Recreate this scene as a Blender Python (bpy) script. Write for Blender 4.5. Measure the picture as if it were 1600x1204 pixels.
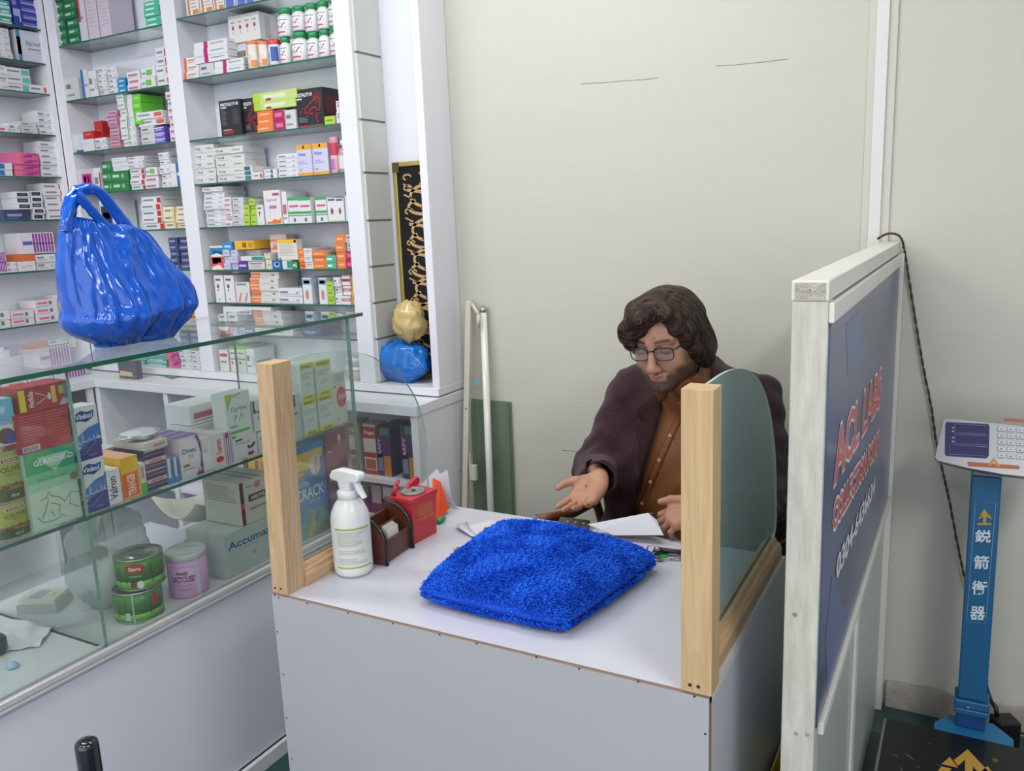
import bpy, bmesh, math, random
import numpy as np
from mathutils import Vector, Matrix
random.seed(7)
S = bpy.context.scene
for o in list(bpy.data.objects): bpy.data.objects.remove(o)
# ------------------------------------------------------------------ camera
# world: X along the back wall, Y towards it, Z up, metres; the photographer stands at x = y = 0
CAM_Z = 1.5
F_PX, PITCH, YAW, ROLL = 1309.6, 0.197304, -0.506941, -0.040816
def cam_axes():
    cy, sy = math.cos(YAW), math.sin(YAW)
    fwd = np.array([sy*math.cos(PITCH), cy*math.cos(PITCH), -math.sin(PITCH)])
    right = np.array([cy, -sy, 0.0]); up = np.cross(right, fwd)
    r = right*math.cos(ROLL)+up*math.sin(ROLL); u = -right*math.sin(ROLL)+up*math.cos(ROLL)
    return r, u, fwd
RT, UP, FW = cam_axes()
cd = bpy.data.cameras.new('camera'); cam = bpy.data.objects.new('camera', cd); S.collection.objects.link(cam)
cd.sensor_width = 36; cd.lens = 36*F_PX/1600; cd.clip_start = 0.02; cd.clip_end = 60
cam.matrix_world = Matrix(((RT[0], UP[0], -FW[0], 0), (RT[1], UP[1], -FW[1], 0), (RT[2], UP[2], -FW[2], CAM_Z), (0, 0, 0, 1)))
S.camera = cam
# a direction measured in the photograph, met with a known plane of the room (real coordinates out)
def ray(x, y): return RT*((x-800)/F_PX) - UP*((y-602)/F_PX) + FW
def onX(x, y, X): d = ray(x, y); p = d*X/d[0]; return Vector((p[0], p[1], p[2]+CAM_Z))
def onY(x, y, Y): d = ray(x, y); p = d*Y/d[1]; return Vector((p[0], p[1], p[2]+CAM_Z))
def onZ(x, y, Z): d = ray(x, y); p = d*(Z-CAM_Z)/d[2]; return Vector((p[0], p[1], Z))
# ------------------------------------------------------------------ light and exposure
S.view_settings.view_transform = 'Standard'; S.view_settings.look = 'None'
S.view_settings.gamma = 1; S.view_settings.use_curve_mapping = False
S.view_settings.exposure = 0.0
S.cycles.transparent_max_bounces = 40; S.cycles.max_bounces = 10
S.cycles.caustics_reflective = False; S.cycles.caustics_refractive = False
W = bpy.data.worlds.new('world'); S.world = W; W.use_nodes = True
W.node_tree.nodes['Background'].inputs[0].default_value = (0.90, 0.94, 1.0, 1)
W.node_tree.nodes['Background'].inputs[1].default_value = 2.3
# ceiling lamps: (x, y, length x, length y, power); each is built below as a visible fixture with this area light
CEIL = 2.95
LAMPS = [(-1.05, 1.8, 1.2, 0.25, 14), (-2.45, 0.9, 1.2, 0.25, 28), (1.2, 0.1, 0.25, 1.2, 46), (-0.6, -0.9, 1.2, 0.25, 22), (-2.6, -1.4, 1.2, 0.25, 28)]
LAMP_COL = (1.0, 0.985, 0.955)
for i, (x, y, a, b, p) in enumerate(LAMPS):
    ld = bpy.data.lights.new('ceiling_lamp_light', 'AREA'); ld.shape = 'RECTANGLE'; ld.size = a; ld.size_y = b; ld.energy = p; ld.color = LAMP_COL
    lo = bpy.data.objects.new('ceiling_lamp_light', ld); lo.location = (x, y, CEIL-0.075); S.collection.objects.link(lo)
# ------------------------------------------------------------------ materials
def lin(c):
    c = c/255.0
    return c/12.92 if c <= 0.04045 else ((c+0.055)/1.055)**2.4
def rgb(h):
    if isinstance(h, str): h = h.lstrip('#'); h = (int(h[0:2], 16), int(h[2:4], 16), int(h[4:6], 16))
    return tuple(lin(v) for v in h)+(1.0,)
_m = {}
def mat(col, rough=0.45, metal=0.0, bump=0.0, bscale=60.0, var=0.0, vscale=6.0, spec=0.5, name=None, coat=0.0, stretch=None, sheen=0.0):
    key = (str(col), rough, metal, bump, bscale, var, vscale, spec, coat, str(stretch), sheen)
    if key in _m: return _m[key]
    m = bpy.data.materials.new(name or 'paint_'+str(col).strip('#')); m.use_nodes = True
    nt = m.node_tree; b = nt.nodes['Principled BSDF']
    b.inputs['Base Color'].default_value = rgb(col); b.inputs['Roughness'].default_value = rough
    b.inputs['Metallic'].default_value = metal; b.inputs['Specular IOR Level'].default_value = spec
    b.inputs['Coat Weight'].default_value = coat
    if sheen: b.inputs['Sheen Weight'].default_value = sheen
    co = None
    if bump or var:
        tc = nt.nodes.new('ShaderNodeTexCoord'); mp = nt.nodes.new('ShaderNodeMapping'); nt.links.new(tc.outputs['Object'], mp.inputs[0])
        if stretch: mp.inputs['Scale'].default_value = stretch
        co = mp.outputs[0]
    if var:
        n = nt.nodes.new('ShaderNodeTexNoise'); n.inputs['Scale'].default_value = vscale; n.inputs['Detail'].default_value = 6
        nt.links.new(co, n.inputs['Vector'])
        mx = nt.nodes.new('ShaderNodeMixRGB'); mx.blend_type = 'MULTIPLY'; mx.inputs[0].default_value = 1
        rp = nt.nodes.new('ShaderNodeMapRange'); rp.inputs[1].default_value = 0.3; rp.inputs[2].default_value = 0.7
        rp.inputs[3].default_value = 1-var; rp.inputs[4].default_value = 1+var*0.3
        nt.links.new(n.outputs[0], rp.inputs[0]); mx.inputs[1].default_value = rgb(col); nt.links.new(rp.outputs[0], mx.inputs[2])
        nt.links.new(mx.outputs[0], b.inputs['Base Color'])
    if bump:
        n = nt.nodes.new('ShaderNodeTexNoise'); n.inputs['Scale'].default_value = bscale; n.inputs['Detail'].default_value = 4
        nt.links.new(co, n.inputs['Vector'])
        bp = nt.nodes.new('ShaderNodeBump'); bp.inputs['Strength'].default_value = bump; bp.inputs['Distance'].default_value = 0.01
        nt.links.new(n.outputs[0], bp.inputs['Height']); nt.links.new(bp.outputs[0], b.inputs['Normal'])
    _m[key] = m; return m
def glass_mat(name, tint, haze=None, hazef=0.0, rough=0.0, refl=1.0):
    m = bpy.data.materials.new(name); m.use_nodes = True; nt = m.node_tree; nt.nodes.clear()
    out = nt.nodes.new('ShaderNodeOutputMaterial'); tr = nt.nodes.new('ShaderNodeBsdfTransparent'); gl = nt.nodes.new('ShaderNodeBsdfGlossy')
    fr = nt.nodes.new('ShaderNodeFresnel'); mx = nt.nodes.new('ShaderNodeMixShader'); fr.inputs[0].default_value = 1.5
    geo = nt.nodes.new('ShaderNodeNewGeometry'); mr = nt.nodes.new('ShaderNodeMapRange'); mr.inputs[3].default_value = 1.5; mr.inputs[4].default_value = 1/1.5
    nt.links.new(geo.outputs['Backfacing'], mr.inputs[0]); nt.links.new(mr.outputs[0], fr.inputs[0])
    tr.inputs[0].default_value = tint; gl.inputs['Roughness'].default_value = rough; gl.inputs[0].default_value = (refl, refl, refl, 1)
    nt.links.new(fr.outputs[0], mx.inputs[0]); nt.links.new(tr.outputs[0], mx.inputs[1]); nt.links.new(gl.outputs[0], mx.inputs[2])
    last = mx
    if hazef:
        df = nt.nodes.new('ShaderNodeBsdfDiffuse'); df.inputs[0].default_value = rgb(haze); m2 = nt.nodes.new('ShaderNodeMixShader')
        tc = nt.nodes.new('ShaderNodeTexCoord'); n = nt.nodes.new('ShaderNodeTexNoise'); n.inputs['Scale'].default_value = 9; n.inputs['Detail'].default_value = 8
        rp = nt.nodes.new('ShaderNodeMapRange'); rp.inputs[3].default_value = hazef*0.75; rp.inputs[4].default_value = hazef*1.25
        nt.links.new(tc.outputs['Object'], n.inputs['Vector']); nt.links.new(n.outputs[0], rp.inputs[0]); nt.links.new(rp.outputs[0], m2.inputs[0])
        nt.links.new(mx.outputs[0], m2.inputs[1]); nt.links.new(df.outputs[0], m2.inputs[2]); last = m2
    nt.links.new(last.outputs[0], out.inputs[0]); return m
def wood_mat(name, c1, c2, scale=5, axis=(1, 1, 0.06), rough=0.6, knots=True):
    m = bpy.data.materials.new(name); m.use_nodes = True; nt = m.node_tree; b = nt.nodes['Principled BSDF']; b.inputs['Roughness'].default_value = rough
    tc = nt.nodes.new('ShaderNodeTexCoord'); mp = nt.nodes.new('ShaderNodeMapping'); mp.inputs['Scale'].default_value = axis
    n = nt.nodes.new('ShaderNodeTexNoise'); n.inputs['Scale'].default_value = scale*14; n.inputs['Detail'].default_value = 5; n.inputs['Distortion'].default_value = 1.6
    cr = nt.nodes.new('ShaderNodeValToRGB'); cr.color_ramp.elements[0].color = rgb(c2); cr.color_ramp.elements[1].color = rgb(c1)
    cr.color_ramp.elements[0].position = 0.32; cr.color_ramp.elements[1].position = 0.62
    nt.links.new(tc.outputs['Object'], mp.inputs[0]); nt.links.new(mp.outputs[0], n.inputs['Vector']); nt.links.new(n.outputs[0], cr.inputs[0])
    nt.links.new(cr.outputs[0], b.inputs['Base Color'])
    bp = nt.nodes.new('ShaderNodeBump'); bp.inputs['Strength'].default_value = 0.12; bp.inputs['Distance'].default_value = 0.003
    nt.links.new(n.outputs[0], bp.inputs['Height']); nt.links.new(bp.outputs[0], b.inputs['Normal']); return m
def vcol_mat(name, rough=0.6, bump=0.0, bscale=300, sss=0.0, sheen=0.0, stretch=None, spec=0.4):
    m = bpy.data.materials.new(name); m.use_nodes = True; nt = m.node_tree; b = nt.nodes['Principled BSDF']
    a = nt.nodes.new('ShaderNodeAttribute'); a.attribute_name = 'Col'; nt.links.new(a.outputs['Color'], b.inputs['Base Color'])
    b.inputs['Roughness'].default_value = rough; b.inputs['Subsurface Weight'].default_value = sss; b.inputs['Subsurface Radius'].default_value = (0.01, 0.004, 0.002); b.inputs['Subsurface Scale'].default_value = 0.5
    b.inputs['Sheen Weight'].default_value = sheen; b.inputs['Specular IOR Level'].default_value = spec
    if bump:
        tc = nt.nodes.new('ShaderNodeTexCoord'); mp = nt.nodes.new('ShaderNodeMapping'); nt.links.new(tc.outputs['Object'], mp.inputs[0])
        if stretch: mp.inputs['Scale'].default_value = stretch
        n = nt.nodes.new('ShaderNodeTexNoise'); n.inputs['Scale'].default_value = bscale; n.inputs['Detail'].default_value = 3; nt.links.new(mp.outputs[0], n.inputs['Vector'])
        bp = nt.nodes.new('ShaderNodeBump'); bp.inputs['Strength'].default_value = bump; bp.inputs['Distance'].default_value = 0.002
        nt.links.new(n.outputs[0], bp.inputs['Height']); nt.links.new(bp.outputs[0], b.inputs['Normal'])
    return m
GLASS = glass_mat('clear_glass', (0.965, 0.985, 0.975, 1), '#b9c2c2', 0.03)
SHELFGLASS = glass_mat('shelf_glass', (0.93, 0.965, 0.955, 1), '#b4bcba', 0.10)
TOPGLASS = glass_mat('counter_top_glass', (0.92, 0.955, 0.95, 1), '#b4bbbd', 0.08, refl=1.0)
EDGE = mat('#1c5a48', 0.15, spec=0.8, name='green_glass_edge'); EDGE2 = mat('#7fa398', 0.2, name='pale_glass_edge')
WHITE = mat('#dfdfe6', 0.35, var=0.02, vscale=3, name='white_laminate')
WHITE2 = mat('#dadae0', 0.32, name='white_laminate_panel')
# ------------------------------------------------------------------ mesh helpers
class MB:
    def __init__(s): s.v = []; s.f = []; s.m = []; s.sm = []; s.mats = []
    def mi(s, m):
        if m not in s.mats: s.mats.append(m)
        return s.mats.index(m)
    def add(s, vs, fs, m, smooth=False):
        o = len(s.v); s.v += [tuple(v) for v in vs]; k = s.mi(m)
        for f in fs: s.f.append(tuple(i+o for i in f)); s.m.append(k); s.sm.append(smooth)
        return s
    def box(s, a, b, m, rot=None, org=None, mats=None):
        x0, y0, z0 = a; x1, y1, z1 = b
        vs = [Vector(p) for p in ((x0, y0, z0), (x1, y0, z0), (x1, y1, z0), (x0, y1, z0), (x0, y0, z1), (x1, y0, z1), (x1, y1, z1), (x0, y1, z1))]
        if rot is not None:
            c = Vector(org) if org is not None else sum(vs, Vector())/8
            vs = [c+rot@(v-c) for v in vs]
        fs = [(0, 3, 2, 1), (4, 5, 6, 7), (0, 1, 5, 4), (1, 2, 6, 5), (2, 3, 7, 6), (3, 0, 4, 7)]  # bottom top front(-y) right(+x) back left
        if mats is None: s.add(vs, fs, m)
        else:
            o = len(s.v); s.v += [tuple(v) for v in vs]
            for f, mm in zip(fs, mats): s.f.append(tuple(i+o for i in f)); s.m.append(s.mi(mm or m)); s.sm.append(False)
        return s
    def lathe(s, prof, m, org=(0, 0, 0), n=24, M=None, smooth=True, mats=None):
        vs = []; fs = []; fm = []
        for r, z in prof:
            for k in range(n):
                a = 2*math.pi*k/n; vs.append(Vector((r*math.cos(a), r*math.sin(a), z)))
        for i in range(len(prof)-1):
            for k in range(n):
                fs.append((i*n+k, i*n+(k+1) % n, (i+1)*n+(k+1) % n, (i+1)*n+k))
        fs.append(tuple(range(n))[::-1]); fs.append(tuple((len(prof)-1)*n+k for k in range(n)))
        if M is not None: vs = [M@v for v in vs]
        vs = [v+Vector(org) for v in vs]
        o = len(s.v); s.v += [tuple(v) for v in vs]
        for j, f in enumerate(fs):
            mm = m if mats is None or j >= (len(prof)-1)*n else (mats[j//n] or m)
            s.f.append(tuple(i+o for i in f)); s.m.append(s.mi(mm)); s.sm.append(smooth and len(f) == 4)
        return s
    def tube(s, pts, r, m, n=8, smooth=True, caps=True):
        pts = [Vector(p) for p in pts]; rs = r if isinstance(r, (list, tuple)) else [r]*len(pts)
        vs = []; fs = []; prev = None
        for i, p in enumerate(pts):
            t = (pts[min(i+1, len(pts)-1)]-pts[max(i-1, 0)]).normalized()
            if prev is None: a = t.orthogonal().normalized()
            else: a = (prev-t*prev.dot(t)).normalized()
            prev = a; b = t.cross(a)
            for k in range(n):
                th = 2*math.pi*k/n; vs.append(p+(a*math.cos(th)+b*math.sin(th))*rs[i])
        for i in range(len(pts)-1):
            for k in range(n): fs.append((i*n+k, i*n+(k+1) % n, (i+1)*n+(k+1) % n, (i+1)*n+k))
        if caps: fs += [tuple(range(n))[::-1], tuple((len(pts)-1)*n+k for k in range(n))]
        return s.add(vs, fs, m, smooth)
    def prism(s, poly, y0, y1, m, M=None, smooth=False):
        # poly in (x, z), extruded along y
        n = len(poly); vs = [Vector((x, y0, z)) for x, z in poly]+[Vector((x, y1, z)) for x, z in poly]
        if M is not None: vs = [M@v for v in vs]
        fs = [tuple(range(n)), tuple(range(2*n-1, n-1, -1))]+[(i, i+n, (i+1) % n+n, (i+1) % n) for i in range(n)]
        return s.add(vs, fs, m, smooth)
    def grid(s, P, m, smooth=True, closeu=False, closev=False):
        nu, nv = len(P), len(P[0]); vs = [p for row in P for p in row]; fs = []
        for i in range(nu if closeu else nu-1):
            for j in range(nv if closev else nv-1):
                fs.append((i*nv+j, ((i+1) % nu)*nv+j, ((i+1) % nu)*nv+(j+1) % nv, i*nv+(j+1) % nv))
        return s.add(vs, fs, m, smooth)
    def mesh(s, name):
        me = bpy.data.meshes.new(name); me.from_pydata(s.v, [], s.f)
        for m in s.mats: me.materials.append(m)
        me.polygons.foreach_set('material_index', s.m); me.polygons.foreach_set('use_smooth', s.sm); me.update(); return me
    def build(s, name, parent=None, loc=None, bevel=0, rotz=0, fix=False, rel=False):
        me = s.mesh(name)
        if fix:
            bm = bmesh.new(); bm.from_mesh(me); bmesh.ops.recalc_face_normals(bm, faces=bm.faces[:]); bm.to_mesh(me); bm.free()
        o = bpy.data.objects.new(name, me); S.collection.objects.link(o)
        if parent is not None:
            o.parent = parent
            if not rel: o.location = -parent.location      # parts are modelled in world coordinates
        if loc is not None: o.location = loc
        if rotz: o.rotation_euler.z = rotz
        if bevel:
            md = o.modifiers.new('bevel', 'BEVEL'); md.width = bevel; md.segments = 2; md.limit_method = 'ANGLE'; md.angle_limit = 0.7
        return o
def tag(o, label=None, cat=None, group=None, kind=None):
    if label: o['label'] = label
    if cat: o['category'] = cat
    if group: o['group'] = group
    if kind: o['kind'] = kind
    return o
def thing(name, loc, label, cat, group=None, rotz=0):
    o = bpy.data.objects.new(name, None); S.collection.objects.link(o); o.location = loc; o.rotation_euler.z = rotz; o.empty_display_size = 0.05
    return tag(o, label, cat, group)
def struct(o): return tag(o, kind='structure')
# lettering as flat mesh, normalised to width 1, height 1
_txt = {}
def text_geo(t, bold=False):
    key = (t, bold)
    if key in _txt: return _txt[key]
    cu = bpy.data.curves.new('t', 'FONT'); cu.body = t; cu.resolution_u = 2; cu.offset = 0.02 if bold else 0.0
    ob = bpy.data.objects.new('t', cu); S.collection.objects.link(ob)
    dg = bpy.context.evaluated_depsgraph_get(); me = bpy.data.meshes.new_from_object(ob.evaluated_get(dg))
    vs = [(v.co.x, v.co.y) for v in me.vertices]; fs = [tuple(p.vertices) for p in me.polygons]
    bpy.data.objects.remove(ob); bpy.data.curves.remove(cu); bpy.data.meshes.remove(me)
    if vs:
        x0 = min(v[0] for v in vs); x1 = max(v[0] for v in vs); y0 = min(v[1] for v in vs); y1 = max(v[1] for v in vs)
        vs = [((v[0]-x0)/(x1-x0), (v[1]-y0)/(y1-y0)) for v in vs]
    _txt[key] = (vs, fs); return _txt[key]
def put_text(mb, t, O, U, V, m, bold=False, warp=None):
    # O lower-left corner, U and V the full width and height vectors
    vs, fs = text_geo(t, bold); O, U, V = Vector(O), Vector(U), Vector(V)
    out = []
    for a, b in vs:
        p = O+U*a+V*b
        out.append(warp(a, b, p) if warp else p)
    mb.add(out, fs, m)
def strokes(mb, lines, O, U, V, w, m, N):
    # flat pen strokes; points in 0..1 of U, V
    O, U, V, N = Vector(O), Vector(U), Vector(V), Vector(N).normalized()
    for ln in lines:
        P = [O+U*a+V*b for a, b in ln]; L = []; R = []
        for i, p in enumerate(P):
            t = (P[min(i+1, len(P)-1)]-P[max(i-1, 0)])
            if t.length < 1e-9: continue
            s_ = t.normalized().cross(N)*w*0.5; L.append(p+s_); R.append(p-s_)
        n = len(L); mb.add(L+R, [(i, i+1, n+i+1, n+i) for i in range(n-1)], m)
def smooth_pts(pts, k=6):
    # Catmull-Rom through the points
    P = [Vector(p) for p in pts]; out = []
    for i in range(len(P)-1):
        a = P[max(i-1, 0)]; b = P[i]; c = P[i+1]; d = P[min(i+2, len(P)-1)]
        for j in range(k):
            t = j/k; out.append(0.5*((2*b)+(c-a)*t+(2*a-5*b+4*c-d)*t*t+(3*b-a-3*c+d)*t**3))
    out.append(P[-1]); return out
# ================================================================== room
YW = 2.556; XL = -3.69; XR = 3.2; YB = -3.2
PAINT = mat('#bfbdb3', 0.55, bump=0.05, bscale=7, var=0.02, vscale=1.2, stretch=(1, 1, 12), name='cream_wall_paint')
m = MB(); m.box((XL-0.1, YW, 0), (XR+0.1, YW+0.1, CEIL), PAINT); struct(m.build('wall_back'))
LP = mat('#c9c9cd', 0.6, name='white_wall_paint')
m = MB(); m.box((XL-0.1, YB, 0), (XL, YW, CEIL), LP); struct(m.build('wall_left'))
m = MB(); m.box((XR, YB, 0), (XR+0.1, YW, CEIL), LP); struct(m.build('wall_right'))
def floor_mat():
    m = bpy.data.materials.new('dark_green_floor_tiles'); m.use_nodes = True; nt = m.node_tree; b = nt.nodes['Principled BSDF']
    tc = nt.nodes.new('ShaderNodeTexCoord'); br = nt.nodes.new('ShaderNodeTexBrick'); br.offset = 0
    br.inputs['Scale'].default_value = 1.0; br.inputs['Brick Width'].default_value = 0.4; br.inputs['Row Height'].default_value = 0.4; br.inputs['Mortar Size'].default_value = 0.004
    br.inputs['Color1'].default_value = rgb('#2c4c4c'); br.inputs['Color2'].default_value = rgb('#2f504d'); br.inputs['Mortar'].default_value = rgb('#5c6360')
    nt.links.new(tc.outputs['Object'], br.inputs[0]); nt.links.new(br.outputs[0], b.inputs[0]); b.inputs['Roughness'].default_value = 0.3; return m
m = MB(); m.box((XL-0.1, YB, -0.1), (XR+0.1, YW+0.1, 0), floor_mat()); struct(m.build('floor'))
m = MB(); m.box((XL-0.1, YB, CEIL), (XR+0.1, YW+0.1, CEIL+0.1), mat('#dcdcda', 0.8, name='ceiling_paint')); struct(m.build('ceiling'))
def em(col, st):
    m = bpy.data.materials.new('lamp_glow'); m.use_nodes = True; b = m.node_tree.nodes['Principled BSDF']
    b.inputs['Emission Color'].default_value = rgb(col); b.inputs['Emission Strength'].default_value = st; return m
GLOW = em('#ffffff', 3)
for i, (x, y, a, b, p) in enumerate(LAMPS):
    t = thing('ceiling_light', (x, y, CEIL), 'white rectangular batten light on the ceiling, '+['above the desk', 'above the glass counter', 'right of the partition', 'behind the camera', 'back left'][i], 'ceiling light', 'ceiling batten lights')
    m = MB(); m.box((x-a/2-0.01, y-b/2-0.01, CEIL-0.05), (x+a/2+0.01, y+b/2+0.01, CEIL), WHITE2); m.build('housing', t)
    m = MB(); m.box((x-a/2, y-b/2, CEIL-0.065), (x+a/2, y+b/2, CEIL-0.05), GLOW); m.build('diffuser', t)
# vertical cover strip on the back wall, above and behind the partition
m = MB(); STR = mat('#d3d3cf', 0.5, name='strip_paint'); STR2 = mat('#c2c0b4', 0.55, name='strip_edge_paint')
xa = onY(1372, 0, YW).x; xb = onY(1392, 0, YW).x; xc = onY(1360, 0, YW).x; xd = onY(1406, 0, YW).x
m.box((xc, YW-0.006, 0), (xd, YW, CEIL), STR2); m.box((xa, YW-0.012, 0), (xb, YW-0.006, CEIL), STR); struct(m.build('trim_1', bevel=0.002))
# rough plaster skirting
m = MB(); random.seed(3); xs = np.linspace(-0.16, XR, 90); SK = mat('#b5aca2', 0.85, bump=0.6, bscale=30, var=0.18, vscale=25, name='rough_plaster_skirting')
top = [(x, 0.085+random.uniform(-0.008, 0.008)) for x in xs]
m.prism([(xs[0], 0)]+[(xs[-1], 0)]+top[::-1], YW-0.014, YW, SK); struct(m.build('baseboard_back'))
# faint scratches in the paint
m = MB(); SC = mat('#7f7c70', 0.8)
for pts in ([(907, 131), (940, 129), (975, 126), (1010, 124), (1028, 121)], [(1119, 103), (1150, 101), (1190, 97), (1232, 92)], [(878, 703), (892, 704), (908, 705)]):
    P = [onY(x, y, YW)-Vector((0, 0.0005, 0)) for x, y in pts]; m.tube(P, 0.0007, SC, n=4)
struct(m.build('trim_2'))

# ================================================================== wall shelving (upper unit) along the back wall
YF = 2.396; XS = -1.62
ZT = 2.75
def vpanel(mb, x0, x1, y0, y1, z0, z1, m=WHITE): mb.box((x0, y0, z0), (x1, y1, z1), m)
unit = thing('wall_shelving', (-2.5, YF, 0.9), 'tall white laminate shelving with glass shelves along the back wall', 'shelving')
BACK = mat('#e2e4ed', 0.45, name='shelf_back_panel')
m = MB(); vpanel(m, -3.52, XS-0.03, YW-0.008, YW-0.001, 0.9, ZT, BACK); m.build('back_panel', unit)
for i, (a, b) in enumerate(((-3.52, -3.46), (-2.812, -2.735), (-1.972, -1.9))):
    m = MB(); vpanel(m, a, b, YF, YW-0.008, 0.925, ZT); m.build('upright', unit, bevel=0.002)
m = MB(); vpanel(m, XS-0.03, XS, YF, YW-0.001, 0.925, ZT, mat('#e0e0e8', 0.3, name='side_laminate')); m.build('side_panel', unit, bevel=0.002)
m = MB(); vpanel(m, -3.52, XS+0.002, YF-0.012, YW-0.001, 0.897, 0.925); m.build('bottom_board', unit, bevel=0.002)
m = MB(); vpanel(m, -3.52, XS, YF, YW-0.001, ZT, ZT+0.02); m.build('top_board', unit, bevel=0.002)
# slatted liner on the left cheek of the niche
SL = mat('#c6c8c2', 0.4, name='slat_panel_grey'); zs = [onX(568, yy, -1.9).z for yy in (-60, 85, 188, 270, 345, 418, 476, 534)]
m = MB(); zz = [ZT]+zs+[0.925]
for a, b in zip(zz[:-1], zz[1:]): m.box((-1.9, YF+0.012, b+0.004), (-1.888, YW-0.009, a-0.004), SL)
m.box((-1.9, YF+0.014, 0.925), (-1.894, YW-0.009, ZT), mat('#8f8f86', 0.5)); m.build('slat_panel', unit)
B3 = [2.52, 2.2966, 2.074, 1.848, 1.680, 1.511, 1.342, 1.211, 1.0855]
B2 = [2.52, 2.288, 2.066, 1.8515, 1.677, 1.512, 1.345, 1.215, 1.09]
def glass_shelf(mb, a, b, edge=EDGE, face=SHELFGLASS, vis='f'):
    # faces: bottom top front right back left
    mm = {'f': [face, face, edge, edge, edge, edge]}[vis]
    mb.box(a, b, face, mats=mm)
for z in B3: m = MB(); glass_shelf(m, (-2.734, YF+0.004, z-0.006), (-1.973, YW-0.009, z)); m.build('glass_shelf', unit)
for z in B2: m = MB(); glass_shelf(m, (-3.459, YF+0.004, z-0.006), (-2.813, YW-0.009, z)); m.build('glass_shelf', unit)
# left-wall shelving
B1 = [2.49, 2.359, 2.222, 2.098, 1.929, 1.753, 1.573, 1.359, 1.133]
unit1 = thing('wall_shelving', (-3.6, 1.6, 0.9), 'white laminate shelving with glass shelves on the left wall', 'shelving')
m = MB(); m.box((XL+0.001, 0.9, 0.9), (XL+0.008, YF-0.001, ZT), BACK); m.build('back_panel', unit1)
m = MB(); m.box((XL+0.008, YF-0.022, 0.925), (-3.522, YF-0.002, ZT), WHITE); m.build('side_panel', unit1)
m = MB(); m.box((XL+0.008, 0.9, 0.925), (-3.522, 0.925, ZT), WHITE); m.build('side_panel', unit1)
for z in B1: m = MB(); m.box((XL+0.009, 0.926, z-0.006), (-3.526, YF-0.023, z), SHELFGLASS, mats=[SHELFGLASS, SHELFGLASS, EDGE, EDGE, EDGE, EDGE]); m.build('glass_shelf', unit1)
# ------------------------------------------------------------------ base cabinets
YC = 2.25
base = thing('base_cabinet', (-2.5, YC, 0), 'white laminate base cabinet with open bays below the back shelving', 'cabinet')
m = MB(); m.box((XL+0.001, YC-0.008, 0.856), (XS+0.004, YW-0.001, 0.892), WHITE); m.build('worktop', base, bevel=0.002)
for a, b in ((XS-0.028, XS), (-2.3, -2.28), (-2.884, -2.858), (-3.32, -3.29)):
    m = MB(); m.box((a, YC, 0.05), (b, YW-0.002, 0.855), WHITE); m.build('upright', base)
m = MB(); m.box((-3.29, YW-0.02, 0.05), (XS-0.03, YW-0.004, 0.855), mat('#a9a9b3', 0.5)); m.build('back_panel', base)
m = MB(); m.box((-3.29, YC+0.01, 0.43), (XS-0.029, YW-0.021, 0.448), WHITE); m.build('inner_shelf', base)
m = MB(); m.box((-3.29, YC+0.02, 0), (XS-0.001, YW-0.03, 0.06), WHITE2); m.build('plinth', base)
base1 = thing('base_cabinet', (-3.5, 1.6, 0), 'white laminate base cabinet under the left wall shelving', 'cabinet')
m = MB(); m.box((XL+0.001, 0.9, 0.856), (-3.305, YC-0.009, 0.892), WHITE); m.build('worktop', base1, bevel=0.002)
for a in (0.9, 1.45, 1.98):
    m = MB(); m.box((XL+0.002, a, 0.05), (-3.32, a+0.022, 0.855), WHITE); m.build('upright', base1)
m = MB(); m.box((-3.335, YC-0.035, 0.05), (-3.32, YC-0.009, 0.855), WHITE); m.build('upright', base1)
m = MB(); m.box((XL+0.002, 0.93, 0.43), (-3.33, YC-0.036, 0.448), WHITE); m.build('inner_shelf', base1)
m = MB(); m.box((XL+0.002, 0.93, 0), (-3.34, YC-0.036, 0.06), WHITE2); m.build('plinth', base1)

# ================================================================== glass display counter
XC = -1.685; XCB = -2.19; YE = 2.02; Y0 = -0.4
ctr = thing('display_counter', (XC, 1.0, 0), 'long display counter with green-edged glass case over white laminate front', 'counter')
FRONT = mat('#dad9e6', 0.28, name='counter_front_laminate')
m = MB(); m.box((XCB, Y0, 0.05), (XC, YE, 0.556), FRONT); m.box((XCB+0.02, Y0+0.02, 0), (XC-0.03, YE-0.02, 0.05), WHITE2); m.build('lower_body', ctr)
m = MB(); m.box((XC, Y0, 0), (XC+0.014, YE, 0.045), WHITE); m.build('kickboard', ctr, bevel=0.003)
ALU = mat('#cdccd0', 0.3, metal=0.25, name='aluminium_rail')
m = MB(); m.box((XC-0.03, Y0, 0.556), (XC+0.018, YE+0.01, 0.566), ALU); m.box((XC+0.004, Y0, 0.566), (XC+0.018, YE+0.01, 0.582), ALU); m.box((XC-0.03, Y0, 0.566), (XC-0.018, YE+0.01, 0.576), ALU); m.build('front_rail', ctr, bevel=0.003)
m = MB(); m.box((XCB, Y0, 0.557), (XC-0.031, YE, 0.568), mat('#c4c7ca', 0.25)); m.build('case_floor', ctr)
gm = [GLASS, EDGE, EDGE2, GLASS, EDGE2, GLASS]
m = MB(); m.box((XC-0.012, Y0, 0.5665), (XC-0.004, YE, 1.217), GLASS, mats=gm); m.build('front_glass', ctr)
m = MB(); m.box((XCB, YE-0.008, 0.568), (XC-0.0125, YE, 1.217), GLASS, mats=[EDGE, EDGE, GLASS, EDGE2, GLASS, EDGE2]); m.build('end_glass', ctr)
ZTOP = 1.228
m = MB(); m.box((XCB+0.02, Y0, ZTOP-0.0105), (XC+0.012, YE+0.05, ZTOP), TOPGLASS, mats=[TOPGLASS, TOPGLASS, EDGE, EDGE, EDGE, mat('#dfe9e6', 0.2)]); m.build('top_glass', ctr)
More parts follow.
